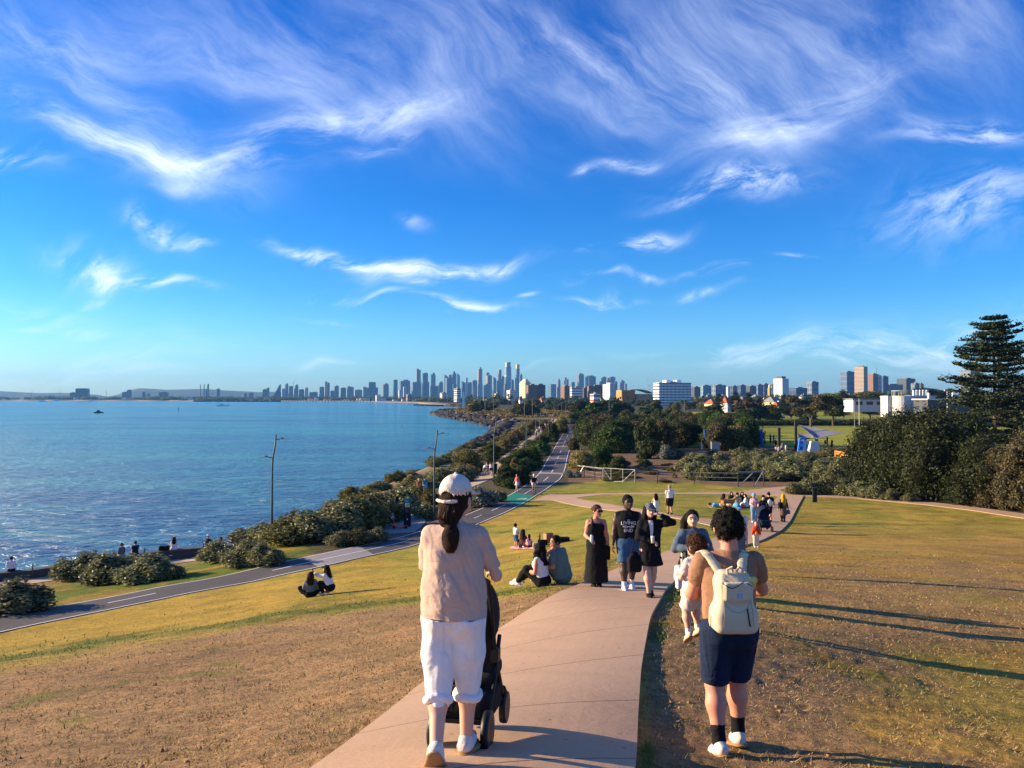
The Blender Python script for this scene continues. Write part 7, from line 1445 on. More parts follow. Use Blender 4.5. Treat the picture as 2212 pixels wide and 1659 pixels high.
# parked cars beyond the field
def car(px, py, Y, col, label, rz):
    g = at(px, py, Y); r = empty('parked_car', (g.x, Y, Tz(g.x, Y)), rz, label, 'car', 'cars parked beyond the playing field')
    bd = MB().prism([(-2.1, -.85), (2.1, -.85), (2.1, .85), (-2.1, .85)], .3, .95, [(-2.05, -.82), (2.0, -.82), (2.0, .82), (-2.05, .82)]); bd.build('body', col, r)
    MB().prism([(-1.9, -.8), (1.0, -.8), (1.0, .8), (-1.9, .8)], .95, 1.5, [(-1.6, -.65), (.4, -.65), (.4, .65), (-1.6, .65)]).build('cabin', GLS, r); MB().box((-.6, 0, 1.51), (1.9, 1.3, .05)).build('roof', col, r)
    for x in (-1.3, 1.3):
        for y in (-.85, .85): MB().lathe([(0, -.1), (.33, -.1), (.33, .1), (0, .1)], (x, y, .33), 10, 'Y').build('wheel', BLACKP, r)
CW = M('car_white', (.75, .75, .75), .25); CS = M('car_silver', (.36, .38, .40), .3, metal=.3); CD = M('car_dark', (.03, .03, .035), .25)
for i, (px, c, lab) in enumerate(((1578, CW, 'leftmost white car beyond the playing field'), (1592, CD, 'dark car right of the leftmost white one'), (1603, CW, 'white van-like car below the white house'), (1613, CS, 'silver car left of the third small pine'), (1626, CW, 'white car right of the third small pine'), (1637, CD, 'dark car in the middle of the parked row'), (1648, CW, 'bright white car near the row end'), (1660, CS, 'silver car before the last white one'), (1671, CW, 'last white car at the right end of the row'), (1686, CD, 'dark car half under the gnarled tree'), (1813, CW, 'white car alone below the orange building'), (1842, CS, 'silver car below the long white building'))):
    car(px, 897, 395 if px < 1800 else 330, c, lab, .1+(.3*(i % 3)))
mb = MB().box((0, 0, .45), (9, .3, .9)); g = at(1837, 911, 300); tag(mb.build('low_wall', WHT, loc=(g.x, 300, Tz(g.x, 300))), 'short white wall at the edge of the far field', 'wall')
# ------------------------------------------------------------------ pushchair
def stroller(loc, rz, s, label, seat_col, w=.21):
    r = empty('stroller', loc, rz, label, 'stroller'); r.scale = (s, s, s); fr = BLACKP
    for x in (-w, w):
        MB().tube([(x, -.30, 1.02), (x, -.20, .86), (x, -.02, .52), (x*1.02, .26, .20)], [.014]*4, 8).build('side_frame', fr, r); MB().tube([(x, .12, .62), (x*1.02, -.05, .36), (x*1.04, -.27, .16)], [.014]*3, 8).build('rear_leg', fr, r)
        MB().box((x, -.01, .52), (.05, .09, .08)).build('hinge', fr, r)
        for y, rad in ((-.29, .125), (.30, .105)):
            wl = MB().lathe([(rad*.66, -.018), (rad*.96, -.022), (rad, 0), (rad*.96, .022), (rad*.66, .018)], (x*1.07, y, rad), 24, 'X').build('wheel', BLACKP, r, True); MB().lathe([(.0, -.016), (rad*.64, -.012), (rad*.64, .012), (0, .016)], (x*1.07, y, rad), 20, 'X').build('rim', M('rim_grey', (.20, .20, .20), .4, metal=.4), wl)
        MB().tube([(x*1.02, .26, .24), (x*1.07, .30, .20), (x*1.07, .30, .11)], [.022, .022, .014], 8).build('fork', fr, r)
    MB().tube([(-w, -.30, 1.02), (-w*.9, -.34, 1.04), (w*.9, -.34, 1.04), (w, -.30, 1.02)], [.018]*4, 8).build('handlebar', fr, r); MB().bar((-w*1.05, -.27, .17), (w*1.05, -.27, .17), .025).build('axle', fr, r); MB().bar((-w, .2, .24), (w, .2, .24), .02).build('front_bar', fr, r)
    q = Sdf().box((0, -.02, .58), (w*.80, .022, .20), Rx(.35), .025, .02).box((0, .10, .38), (w*.80, .15, .02), Rx(.12), .03, .03); part('seat', q, .014, seat_col, r)
    q = Sdf().ell((0, .05, .74), (w*1.04, .28, .27), None, .02).box((0, .1, .42), (.5, .6, .18), None, 0, .01, 's').ell((0, .14, .69), (w*.95, .26, .24), None, .01, 's'); part('canopy', q, .013, seat_col, r)
    q = Sdf().box((0, -.03, .235), (w*.82, .20, .055), None, .04, .03).ell((0, -.14, .28), (w*.75, .10, .09), None, .04); part('basket', q, .014, CL['black'], r)
    q = Sdf().box((0, .22, .30), (w*.7, .05, .02), Rx(-.4), .02); part('footrest', q, .014, seat_col, r)
    return r
# ------------------------------------------------------------------ people
def put(px, py, lift=0.): g = gnd(px, py); g.z += lift; return g
PL = .055
# --- woman with pushchair
g = Vector(((981-CX)/F*4.5, 4.5, 0)); g.z = Tz(g.x, g.y)+PL
W1, J = person(g, -.08, 1.595, 'woman in beige tee, white rolled trousers and cream cap pushing the near stroller', sex='f', head=(-.38, -.02), lf=(-.040, -.135, .082), rf=(.040, .045, .043), heel=(.95, .05), toe=(.05, -.06), lh=(-.10, .20, .615), rh=(.135, .19, .62), le=(-.10, -1, -.5), re=(.35, -1, -.4), lk=(-.1, 1, 0), rk=(.1, 1, 0),
    skin='fair', hair=('dkbrown', 'pony'), top=('beige', 'loose', -.012), bottom=('white', 'baggy'), shoes='offwhite', hat=('cap', 'cap'), fat=.82, res=.0075, fold=1.2, curl=(1.1, 1.1), sleeve=.80)
g = Vector(((1018-CX)/F*5.05, 5.06, 0)); g.z = Tz(g.x, g.y)+PL; st = stroller(g, -.17, 1.0, 'black stroller with rounded canopy pushed by the woman in the cream cap', M('stroller_fabric', (.018, .014, .012), .9, .2, 20, .3, 150), .155); st.rotation_euler = (-.10, 0, -.17)
# --- man with backpack and child
g = Vector(((1572-CX)/F*5.72, 5.72, 0)); g.z = Tz(g.x, g.y)
M1, J = person(g, .03, 1.76, 'man in rust tee and navy shorts carrying a child, seen from behind', sex='m', head=(-.04, .03), lf=(-.060, -.055, .055), rf=(.056, .060, .050), heel=(.45, .30), toe=(.12, -.12), lh=(-.055, .19, .625), rh=(.055, .17, .62), le=(-.7, -.5, -.6), re=(1.2, -.3, -.5),
    skin='tan', hair=('black', 'curly'), top=('rust', 'tee'), bottom=('navy', 'kneeshorts'), shoes='offwhite', socks='black', sock_h=.17, fat=.97, res=.0085, fold=1.2, curl=(.8, .8), headscale=1.04)
# backpack
def backpack(J, H):
    c = J['chest']; r = empty('backpack', Vector((c.x-.045, c.y, c.z-.005)), .03, 'cream canvas backpack with small blue patch on the man in the rust tee', 'backpack'); k = H; r.scale = (.93, .95, .86); CAN = M('canvas_cream', (.72, .58, .38), .85, .08, 14, .35, 220, sheen=.1); zc = -.050*k; yb = -.150*k
    q = Sdf().box((0, yb, zc-.03*k), (.052*k, .030*k, .090*k), None, .022*k, .02*k).box((0, yb+.000*k, zc-.105*k), (.064*k, .036*k, .026*k), None, .022*k, .06*k).box((0, yb+.012*k, zc+.075*k), (.046*k, .020*k, .022*k), None, .018*k, .04*k)
    b = part('pack', q, .0085, CAN, r, (.007, .09, .2, 6), 2)
    q = Sdf().box((.0, yb-.048*k, zc+.035*k), (.046*k, .008*k, .030*k), None, .012*k, .01).ell((0, yb-.046*k, zc-.008*k), (.050*k, .014*k, .046*k), None, .03); part('pocket', q, .007, CAN, r, (.003, .06, .2, 2), 1)
    bvh = BVHTree.FromPolygons([v.co for o_ in r.children for v in o_.data.vertices][:len(b.data.vertices)], [p.vertices for p in b.data.polygons])
    pk = [o_ for o_ in r.children if o_.name.startswith('pocket')][0]; bv2 = BVHTree.FromPolygons([v.co for v in pk.data.vertices], [p.vertices for p in pk.data.polygons])
    def skin_(x, z, off=.003):
        ys = [h[0].y for h in (q_.ray_cast(Vector((x*k, -2, zc+z*k)), Vector((0, 1, 0))) for q_ in (bvh, bv2)) if h[0]]; return (x*k, (min(ys) if ys else yb)-off, zc+z*k)
    MB().tube([skin_(x, .066+.012*math.sin(x*60)) for x in np.linspace(-.062, .066, 14)], .0035, 6).build('zip', BLACKP, r)
    MB().tube([skin_(.046+.006*math.sin(z*30), z) for z in np.linspace(-.04, -.118, 8)], .0055, 6).build('side_zip', M('brown_zip', (.05, .02, .012), .6), r)
    MB().tube([skin_(.050*math.cos(a_), -.012+.045*math.sin(a_), .0015) for a_ in np.linspace(math.pi*1.02, math.pi*1.98, 16)], .0022, 5).build('pocket_seam', M('seam', (.42, .32, .2), .9), r)
    for x_ in (-.056, .058): MB().tube([skin_(x_*(1+.9*max(0, -z)), z, .0015) for z in np.linspace(.055, -.12, 12)], .0018, 5).build('seam', MATS['seam'], r)
    def flat_(x, z, w, h, off, nm, mt): MB().add([skin_(x-w, z-h, off), skin_(x+w, z-h, off), skin_(x+w, z+h, off), skin_(x-w, z+h, off)], [(0, 1, 2, 3)]).build(nm, mt, r)
    flat_(.006, .020, .0105, .0105, .004, 'patch', M('blue_patch', (.20, .36, .62), .7))
    for j in range(3): flat_(.006, .0255-.0055*j, .007, .0010, .0055, 'patch_line', WHT)
    for s in (-1, 1):
        q = Sdf().chain([(.046*k*s, yb+.02*k, zc+.09*k), (.062*k*s, yb+.068*k, .085*k), (.080*k*s, yb+.10*k, .1185*k), (.083*k*s, yb+.15*k, .122*k), (.082*k*s, yb+.205*k, .105*k), (.076*k*s, yb+.235*k, .02*k)], [.021*k]*6, .01, sc=None); q.p = [('c', a[1], a[2], .0215*k, .0215*k, .01, (1, .42, .42), None, 'u') for a in q.p]; part('strap', q, .008, CAN, r, None, 1)
        MB().tube([(.030*k*s, yb-.02*k, zc+.105*k), (.034*k*s, yb-.028*k, zc+.130*k), (.016*k*s, yb-.028*k, zc+.140*k), (.008*k*s, yb-.02*k, zc+.118*k)], [.006*k]*4, 8).build('handle', CAN, r)
        MB().tube([(.074*k*s, yb-.01*k, zc-.07*k), (.094*k*s, yb+.005*k, zc-.09*k), (.096*k*s, yb+.01*k, zc-.14*k)], [.006*k, .009*k, .004*k], 6).build('side_tie', CAN, r)
    q = Sdf().chain([(.058*k, yb-.03*k, zc+.085*k), (.078*k, yb-.035*k, zc+.082*k), (.074*k, yb-.035*k, zc+.045*k)], [.011*k, .013*k, .008*k], .02); part('cloth_tag', q, .007, M('yellow_tag', (.78, .58, .16), .8), r)
backpack(J, 1.775)
# child on the arm
hb = J['lh']; g = Vector((hb.x-.03, hb.y+.13, hb.z-.42)); 
person(g, .25, .80, 'brown-haired toddler in cream top carried by the man with the backpack', Y=6, head=(.25, .02), pelvis=(0, -.02, .50), lean=-.05, lf=(-.07, .02, .055), rf=(.06, .07, .075), heel=(.7, .6), lh=(-.12, .12, .62), rh=(.13, .20, .72), skin='fair', hair=('brown', 'curly'), top=('offwhite', 'loose'), bottom=('offwhite', 'shorts'), shoes='cream', socks='white', sock_h=.10, girl=True, headscale=1.55, res=.0075, fat=1.08, name='person')
# --- three walking toward the viewer
g = put(1288, 1272, PL); B1, J = person(g, math.pi+.02, 1.66, 'woman in long black strappy dress and sunglasses holding a pale can', head=(.55, 0), lf=(-.032, .02, .05), rf=(.032, -.02, .05), rh=(.085, .15, .60), lh=(-.155, .02, .48), skin='tan', hair=('brown', 'bun'), top=('black', 'dress', .452), bottom=('black', 'none'), shoes='black', fat=1.0, curl=(1.2, .5), group=None)
hc = J['hc']; o = empty('sunglasses', hc, math.pi+.02+.55, 'dark sunglasses worn by the woman in the long black dress', 'sunglasses'); MB().box((-.031, .108, -.004), (.054, .014, .036)).box((.031, .108, -.004), (.054, .014, .036)).box((0, .109, .006), (.02, .01, .008)).build('lenses', DARKEYE, o); MB().bar((-.058, .105, .004), (-.078, -.02, .004), .007).bar((.058, .105, .004), (.078, -.02, .004), .007).build('arms', BLACKP, o)
h = J['rh']; tag(MB().lathe([(.028, 0), (.033, .01), (.033, .125), (.027, .14)], n=16).build('drink_can', M('pale_can', (.66, .68, .66), .3, .15, 30), loc=(h.x+.01, h.y-.075, h.z-.03), smooth=True), 'pale drink can in the hand of the woman in the long black dress', 'can')
h = J['P']; r = empty('shoulder_bag', (h.x+.20, h.y, h.z-.22), 0, 'small black bag hanging at the hip of the woman in the long black dress', 'bag'); part('bag', Sdf().box((0, 0, .06), (.05, .10, .11), None, .03), .014, CL['black'], r); MB().tube([(0, -.05, .2), (-.12, -.1, .5), (-.30, -.04, .78)], [.006]*3, 6).build('strap', CL['black'], r)
g = put(1356, 1278, PL); B2, J = person(g, math.pi-.04, 1.86, 'man in black sleeveless top with white lettering and denim shorts', sex='m', head=(.22, .10), lf=(-.05, -.07, .055), rf=(.045, .10, .048), heel=(.4, 0), rh=(.16, .03, .475), lh=(-.165, .06, .48), skin='dark', hair=('black', 'short'), top=('black', 'tank'), bottom=('denim', 'kneeshorts'), shoes='white', socks='white', sock_h=.17, fat=1.08, headscale=1.03)
def surface_patch(root, poly, mat, name, pre='jacket', off=.006):
    sh = [c for c in root.children if c.name.startswith(pre)][0]; bvh = BVHTree.FromPolygons([v.co for v in sh.data.vertices], [p.vertices for p in sh.data.polygons]); bm = bmesh.new(); bm.faces.new([bm.verts.new((x, z, 0)) for x, z in poly]); bmesh.ops.triangulate(bm, faces=bm.faces); bmesh.ops.subdivide_edges(bm, edges=bm.edges, cuts=4, use_grid_fill=True); bmesh.ops.triangulate(bm, faces=bm.faces); vs = []
    for v in bm.verts:
        h = bvh.ray_cast(Vector((v.co.x, 1, v.co.y)), Vector((0, -1, 0))); vs.append((v.co.x, (h[0].y if h[0] else .1)+off, v.co.y))
    o = mesh_obj(name, vs, [tuple(v.index for v in f.verts) for f in bm.faces], mat, root); bm.free(); return o
def chest_print(root, lines, mat):
    sh = [c for c in root.children if c.name.startswith('shirt')][0]; bvh = BVHTree.FromPolygons([v.co for v in sh.data.vertices], [p.vertices for p in sh.data.polygons]); dg = bpy.context.evaluated_depsgraph_get()
    def lay(vs, fs):
        out = []
        for x, z in vs:
            hit = bvh.ray_cast(Vector((-x, 1, z)), Vector((0, -1, 0))); y = hit[0].y if hit[0] else .2; out.append((-x, y+.006, z))
        mb.add(out, fs)
    mb = MB()
    for txt, size, z, arch in lines:
        cu = bpy.data.curves.new('lettering', 'FONT'); cu.body = txt; cu.size = size; cu.align_x = 'CENTER'; cu.offset = size*.018; cu.resolution_u = 3; ob = bpy.data.objects.new('lettering', cu); COL.objects.link(ob); dg.update(); me = bpy.data.meshes.new_from_object(ob.evaluated_get(dg)); 
        bm = bmesh.new(); bm.from_mesh(me); bmesh.ops.subdivide_edges(bm, edges=[e for e in bm.edges if e.calc_length() > .03], cuts=2); bmesh.ops.triangulate(bm, faces=bm.faces); lay([(v.co.x, v.co.y+z-arch*(v.co.x/.15)**2) for v in bm.verts], [tuple(v.index for v in f.verts) for f in bm.faces]); bm.free(); bpy.data.objects.remove(ob); bpy.data.meshes.remove(me); bpy.data.curves.remove(cu)
    for s in (-1, 1):                                   # crossed guitar-like emblem
        a, b = Vector((-.075*s, -.022)), Vector((.075*s, .026)); d = (b-a).normalized(); n_ = Vector((-d.y, d.x))*.006; zc = 1.268; m_ = 8
        for i in range(m_): p, q = a.lerp(b, i/m_), a.lerp(b, (i+1)/m_); lay([(p.x+n_.x, p.y+n_.y+zc), (q.x+n_.x, q.y+n_.y+zc), (q.x-n_.x, q.y-n_.y+zc), (p.x-n_.x, p.y-n_.y+zc)], [(0, 1, 2, 3)])
        for k in range(12): t0, t1 = 2*math.pi*k/12, 2*math.pi*(k+1)/12; c_ = Vector((-.085*s, .006)); lay([(c_.x, c_.y+zc), (c_.x+.034*math.cos(t0), c_.y+.017*math.sin(t0)+zc), (c_.x+.034*math.cos(t1), c_.y+.017*math.sin(t1)+zc)], [(0, 1, 2)])
    mb.build('chest_print', mat, sh)
chest_print(B2, (('THE', .032, 1.392, 0), ('LIVING', .098, 1.318, .014), ('END', .092, 1.165, 0)), M('white_print', (.75, .73, .72), .8))
g = put(1404, 1294, PL); B3, J = person(g, math.pi+.02, 1.68, 'woman in black blazer, short skirt and grey cap with a hand raised to her brim', head=(.1, .12), lf=(-.02, -.06, .05), rf=(.028, .10, .046), heel=(.4, 0), rh=(.015, .16, .63), lh=(-.105, .12, .895), le=(-1, .1, -.35), re=(1, -.2, -.4), skin='fair', hair=('black', 'long'), top=('black', 'jacket', -.03), bottom=('black', 'skirt'), shoes='black', hat=('grey', 'cap'), curl=(.6, 1.2))
0 and part('blouse', Sdf().cone((0, .118, 1.12), (0, .112, 1.40), .045, .030, .02, (.8, .5, 1)), .012, CL['offwhite'], B3); part('stockings', Sdf().chain([J['hc']*0+Vector((0, 0, 0)), Vector((0, 0, .01))], [.001, .001], .001), .01, CL['black'], B3) if False else None
surface_patch(B3, [(-.045, 1.405), (.045, 1.405), (.03, 1.25), (.012, 1.02), (-.012, 1.02), (-.03, 1.25)], CL['offwhite'], 'blouse')
h = J['rh']; tag(MB().lathe([(.026, 0), (.034, .11), (.036, .115), (.03, .125)], n=16).build('paper_cup', WHT, loc=(h.x+.01, h.y-.08, h.z-.02), smooth=True), 'white cup in the hand of the woman in the black blazer', 'cup')
h = J['P']; r = empty('tote_bag', (h.x-.29, h.y-.02, h.z-.38), .2, 'black tote bag hanging beside the woman in the blazer', 'bag'); part('bag', Sdf().box((0, 0, .10), (.085, .035, .09), None, .045, .05).ell((0, 0, .24), (.085, .045, .10), None, .06), .014, CL['black'], r, (.012, .08, .2, 5)); MB().tube([(-.05, 0, .32), (.02, 0, .6), (.06, 0, .74)], [.011]*3, 6).build('strap', CL['black'], r)
# --- woman behind the child
g = put(1497, 1344); B4, J = person(g, math.pi+.12, 1.64, 'woman in slate-blue sweater with black side-swept hair, half hidden by the carried toddler', head=(-.25, .05), lf=(-.05, -.08, .06), rf=(.105, .08, .045), heel=(.5, 0), rh=(.09, .19, .70), lh=(-.06, .20, .72), re=(1, -.3, -.6), skin='fair', hair=('black', 'sidepony'), top=('slate', 'hoodie'), bottom=('black', 'shorts'), shoes='black', curl=(.8, .8))
r = empty('baby_carrier', J['chest'], math.pi+.12, 'dark baby carrier with long cream straps worn by the woman in the slate sweater', 'carrier'); part('panel', Sdf().box((0, .15, -.17), (.12, .03, .19), None, .03), .014, CL['navy'], r)
for x in (-.03, .13): MB().bar((x, .205, .10), (x, .20, -.42), .045, .012).build('strap', CL['cream'], r)
MB().bar((.20, .10, -.05), (.21, .10, -.78), .05, .014).build('hanging_strap', CL['cream'], r); MB().box((.205, .10, -.22), (.06, .03, .03)).build('buckle', BLACKP, r)
h = J['P']; r = empty('hip_bag', (h.x-.17, h.y-.14, h.z-.22), .2, 'white and cream bag at the hip of the woman in the slate sweater', 'bag'); part('bag', Sdf().box((0, 0, .12), (.085, .05, .08), Rx(.2), .04).box((-.05, -.02, .0), (.05, .03, .07), None, .02), .012, CL['offwhite'], r, (.008, .05, .1, 2)); MB().tube([(-.08, -.07, .14), (-.03, -.09, .07), (.06, -.085, .09), (.08, -.06, .16)], [.010]*4, 6).build('black_trim', BLACKP, r)
# --- couple sitting on the grass
SIT = dict(pelvis=(0, 0, .075), lean=.12)
g = put(1172, 1266); person(g, 1.0, 1.68, 'seated woman with long dark curls, white tank top and black trousers facing the sea', head=(-1.2, .05), lf=(-.07, .33, .035), rf=(.05, .36, .035), lh=(-.09, .17, .20), rh=(.30, -.02, .42), re=(.5, -.5, .6), lk=(-.2, .2, 1), rk=(.2, .2, 1), skin='tan', hair=('black', 'wavy'), top=('white', 'tank'), bottom=('black', 'trousers'), shoes='white', **SIT)
g = put(1216, 1262); g.y += .25; person(g, .95, 1.80, 'seated man in sage tee, head turned to the woman in the white tank top', sex='m', head=(1.0, .0), lf=(-.13, .25, .035), rf=(.08, .30, .035), lh=(-.16, .15, .18), rh=(.12, .2, .19), lk=(-.3, .2, 1), rk=(.3, .2, 1), skin='mid', hair=('black', 'short'), top=('green', 'loose'), bottom=('green', 'kneeshorts'), shoes='brown', fat=1.12, pelvis=(0, 0, .075), lean=.25)
# --- family picnic
G2 = 'family picnic on the pink rug'
g = put(1114, 1185); person(g, -.9, 1.24, 'boy in white shirt and blue shorts standing on the pink rug', sex='m', girl=True, head=(.2, .3), lh=(-.10, .16, .55), rh=(.05, .17, .62), skin='mid', hair=('black', 'short'), top=('white', 'tee'), bottom=('denim', 'shorts'), shoes=None, headscale=1.15)
g = put(1129, 1184); person(g, -.6, 1.62, 'woman with long dark hair in maroon sitting on the pink rug', head=(-.4, .2), lf=(-.10, .30, .035), rf=(.10, .28, .035), lk=(-.6, .2, .5), rk=(.6, .2, .5), lh=(-.05, .2, .15), rh=(.1, .2, .16), skin='tan', hair=('black', 'long'), top=('maroon', 'tee'), bottom=('black', 'trousers'), shoes='black', **SIT)
g = put(1143, 1184); person(g, .5, 1.15, 'little girl in pale pink sitting next to the woman in maroon', girl=True, head=(.2, .3), lf=(-.08, .32, .035), rf=(.10, .30, .035), lk=(-.3, .2, 1), rk=(.3, .2, 1), lh=(-.05, .2, .2), rh=(.1, .22, .2), skin='tan', hair=('dkbrown', 'pony'), top=('pink', 'tee'), bottom=('maroon', 'trousers'), shoes='white', headscale=1.2, **SIT)
def rug(px0, px1, py, dep, mat, label):
    a, b = gnd(px0, py), gnd(px1, py); V = []; n = 8
    for i in range(n+1):
        for j in range(5): p = a.lerp(b, i/n); x, y = p.x+.1*math.sin(j*2), p.y+dep*j/4; V.append((x, y, Tz(x, y)+.03+.012*math.sin(i*2.3+j)))
    o = MB().add(V, [(i*5+j, (i+1)*5+j, (i+1)*5+j+1, i*5+j+1) for i in range(n) for j in range(4)]).build('picnic_rug', mat); tag(o, label, 'rug', 'picnic rugs on the lawns')
rug(1101, 1152, 1187, 1.4, CL['pink'], 'pink picnic rug under the boy in white')
def blob_thing(name, px, py, sz, mat, label, cat, grp=None, kind='bag'):
    g = put(px, py); r = Sdf(); 
    if kind == 'bag': r.box((0, 0, sz[2]*.45), (sz[0]*.4, sz[1]*.4, sz[2]*.35), None, min(sz)*.14, .05).ell((sz[0]*.1, 0, sz[2]*.7), (sz[0]*.3, sz[1]*.35, sz[2]*.3), None, .06)
    else: r.ell((0, 0, sz[2]*.3), (sz[0]*.5, sz[1]*.5, sz[2]*.5), None, .05).ell((sz[0]*.3, 0, sz[2]*.4), (sz[0]*.3, sz[1]*.3, sz[2]*.3), None, .08)
    o = part(name, r, max(.012, min(sz)*.09), mat, None, (.02, .12, .2, 3), 1); o.location = g; tag(o, label, cat, grp); return o
KR = M('kraft_board', (.42, .22, .10), .85, .1, 8)
blob_thing('bag', 1159, 1184, (.36, .28, .28), CL['khaki'], 'tan rounded bag right of the little girl in pink', 'bag', G2); blob_thing('bag', 1172, 1178, (.5, .32, .28), CL['black'], 'black bag left of the cardboard box', 'bag', G2); blob_thing('bag', 1212, 1171, (.95, .34, .26), CL['black'], 'long black bag lying right of the cardboard box', 'bag', G2); blob_thing('jacket', 1196, 1175, (.34, .28, .18), CL['khaki'], 'crumpled tan jacket beside the cardboard box', 'jacket', G2, 'lump')
g = put(1184, 1173); r = empty('cardboard_box', g, .4, 'brown cardboard box standing behind the seated couple', 'box'); MB().box((0, 0, .24), (.36, .36, .48)).build('carton', KR, r); MB().box((0, -.2, .49), (.36, .16, .01), M=Matrix.Rotation(.5, 3, 'X')).build('flap', KR, r)
g = put(1166, 1177); tag(MB().lathe([(.04, 0), (.04, .22), (.015, .3), (.015, .36)], n=10).build('bottle', GLS, loc=(g.x, g.y, g.z+.24)), 'dark bottle standing on the black bag at the picnic', 'bottle')
# --- two crouching women
g = put(671, 1290); person(g, .25, 1.62, 'seated woman in grey jacket with long brown hair, on the grass by the bike path', head=(-.3, .05), lf=(-.16, .22, .035), rf=(.14, .24, .035), lk=(-.7, .2, .6), rk=(.7, .2, .6), lh=(-.12, .16, .15), rh=(.14, .16, .16), skin='fair', hair=('dkbrown', 'long'), top=('grey', 'hoodie'), bottom=('black', 'trousers'), shoes='white', **SIT)
g = put(709, 1284); W_, J = person(g, 1.25, 1.64, 'squatting woman in white top and black cap taking a picture with her phone', head=(.1, .05), pelvis=(0, -.05, .17), lean=.30, lf=(-.06, .10, .045), rf=(.08, .06, .045), lk=(-.2, 1, .6), rk=(.2, 1, .6), lh=(-.05, .33, .47), rh=(.07, .30, .42), skin='fair', hair=('black', 'long'), top=('white', 'long'), bottom=('black', 'trousers'), shoes='white', hat=('black', 'cap'))
h = J['lh']; tag(MB().box((0, 0, 0), (.02, .09, .16)).build('phone', BLACKP, loc=(h.x-.06, h.y+.03, h.z+.08)), 'dark phone held up by the squatting woman in the black cap', 'phone')
# --- on the seawall
WS = dict(pelvis=(0, 0, .05), lf=(-.05, .20, -.20), rf=(.05, .19, -.20), lk=(0, 1, .4), rk=(0, 1, .4), lh=(-.08, .15, .10), rh=(.08, .15, .10))
for px, kw, lab in ((18, dict(sex='m', hair=('black', 'short'), top=('white', 'long'), bottom=('black', 'trousers')), 'man in white sweater sitting on the seawall at the left edge'), (258, dict(hat=('brown', 'bucket'), hair=('black', 'short'), top=('grey', 'long'), bottom=('khaki', 'trousers')), 'person in grey with a brimmed hat sitting on the seawall above the big saltbush'), (290, dict(sex='m', hair=('black', 'short'), top=('navy', 'tee'), bottom=('black', 'trousers')), 'person in navy sitting on the seawall above the big saltbush'),
    (376, dict(hat=('cream', 'cap'), hair=('dkbrown', 'long'), top=('white', 'tee'), bottom=('white', 'trousers')), 'person all in white sitting alone on the seawall with a dark bag'), (451, dict(hat=('white', 'beanie'), hair=('black', 'short'), top=('navy', 'hoodie'), bottom=('black', 'trousers'), lean=.15), 'person in navy with a white hat sitting on the seawall left of the bicycle'), (477, dict(hair=('brown', 'long'), top=('white', 'long'), bottom=('khaki', 'trousers')), 'person in white with brown hair sitting on the seawall next to the bicycle')):
    g, a = on_wall(px); k = dict(WS); k.update(kw); person(g, a, 1.70, lab, head=(random.uniform(-.4, .4), .1), shoes='black', group='people sitting on the seawall', **k)
g, a = on_wall(354); o = blob_thing('bag', 640, 1200, (.7, .35, .36), CL['black'], 'dark bag on the seawall left of the person all in white', 'bag'); o.location = g
def bicycle(loc, rz, label, col, parent=None, tilt=0.):
    r = empty('bicycle', loc, rz, label, 'bicycle'); r.rotation_euler = (0, tilt, rz)
    for y in (-.52, .52):
        w = MB(); n = 24; w.tube([(0, y+.33*math.cos(2*math.pi*i/n), .34+.33*math.sin(2*math.pi*i/n)) for i in range(n+1)], .022, 6, False); w.build('tyre', BLACKP, r); sp = MB()
        for i in range(8): sp.bar((0, y, .34), (0, y+.32*math.cos(i*.785), .34+.32*math.sin(i*.785)), .006)
        sp.build('spokes', STEEL, r)
    f = MB(); B_, S_, H1, H2 = (0, -.08, .32), (0, -.22, .82), (0, .36, .86), (0, .40, .70)
    for a, b in ((B_, S_), (S_, H1), (B_, H2), (H1, (0, .52, .34)), (B_, (0, -.52, .34)), ((0, -.20, .75), (0, -.52, .34))): f.tube([a, b], .02, 6)
    f.build('frame', col, r); MB().box((0, -.25, .90), (.14, .24, .05)).build('saddle', BLACKP, r); MB().tube([(0, .36, .86), (0, .38, 1.0)], .016, 6).tube([(-.28, .34, 1.02), (0, .40, 1.0), (.28, .34, 1.02)], .015, 6).build('handlebar', BLACKP, r); MB().lathe([(0, -.012), (.09, -.012), (.09, .012), (0, .012)], (.04, -.08, .32), 14, 'X').build('crank', STEEL, r); return r
g, a = on_wall(497); bicycle((g.x+.5, g.y-1.1, Tz(g.x+.5, g.y-1.1)), a+1.4, 'dark bicycle propped behind the round saltbush at the seawall', BLACKP)
# --- around the totem and the sandy path
g = put(857, 1118); person(g, .1, 1.66, 'woman with long black hair and dark bag walking behind the red scooter', hair=('black', 'long'), top=('grey', 'tee'), bottom=('black', 'trousers'), shoes='black', lf=(-.04, .08, .05), rf=(.04, -.08, .06))
g = put(905, 1068); person(g, .6, 1.70, 'walker in red shirt and pale hat between the saltbushes', hat=('cream', 'bucket'), hair=('brown', 'short'), top=('red', 'tee'), bottom=('maroon', 'shorts'), shoes='black'); g = put(918, 1067); person(g, .5, 1.78, 'walker in teal shirt and light shorts beside the one in red', sex='m', hair=('black', 'short'), top=('teal', 'tee'), bottom=('ltblue', 'shorts'), shoes='black')
g = put(1046, 1027); person(g, -.5, 1.70, 'cyclist in pale top bending over a bicycle on the sandy path', sex='m', lean=.7, lh=(-.12, .33, .56), rh=(.12, .33, .56), hair=('grey', 'short'), hat=('grey', 'helmet'), top=('offwhite', 'long'), bottom=('grey', 'trousers'), shoes='black'); bicycle(put(1052, 1028), -.8, 'bicycle held by the bending cyclist on the sandy path', STEEL)
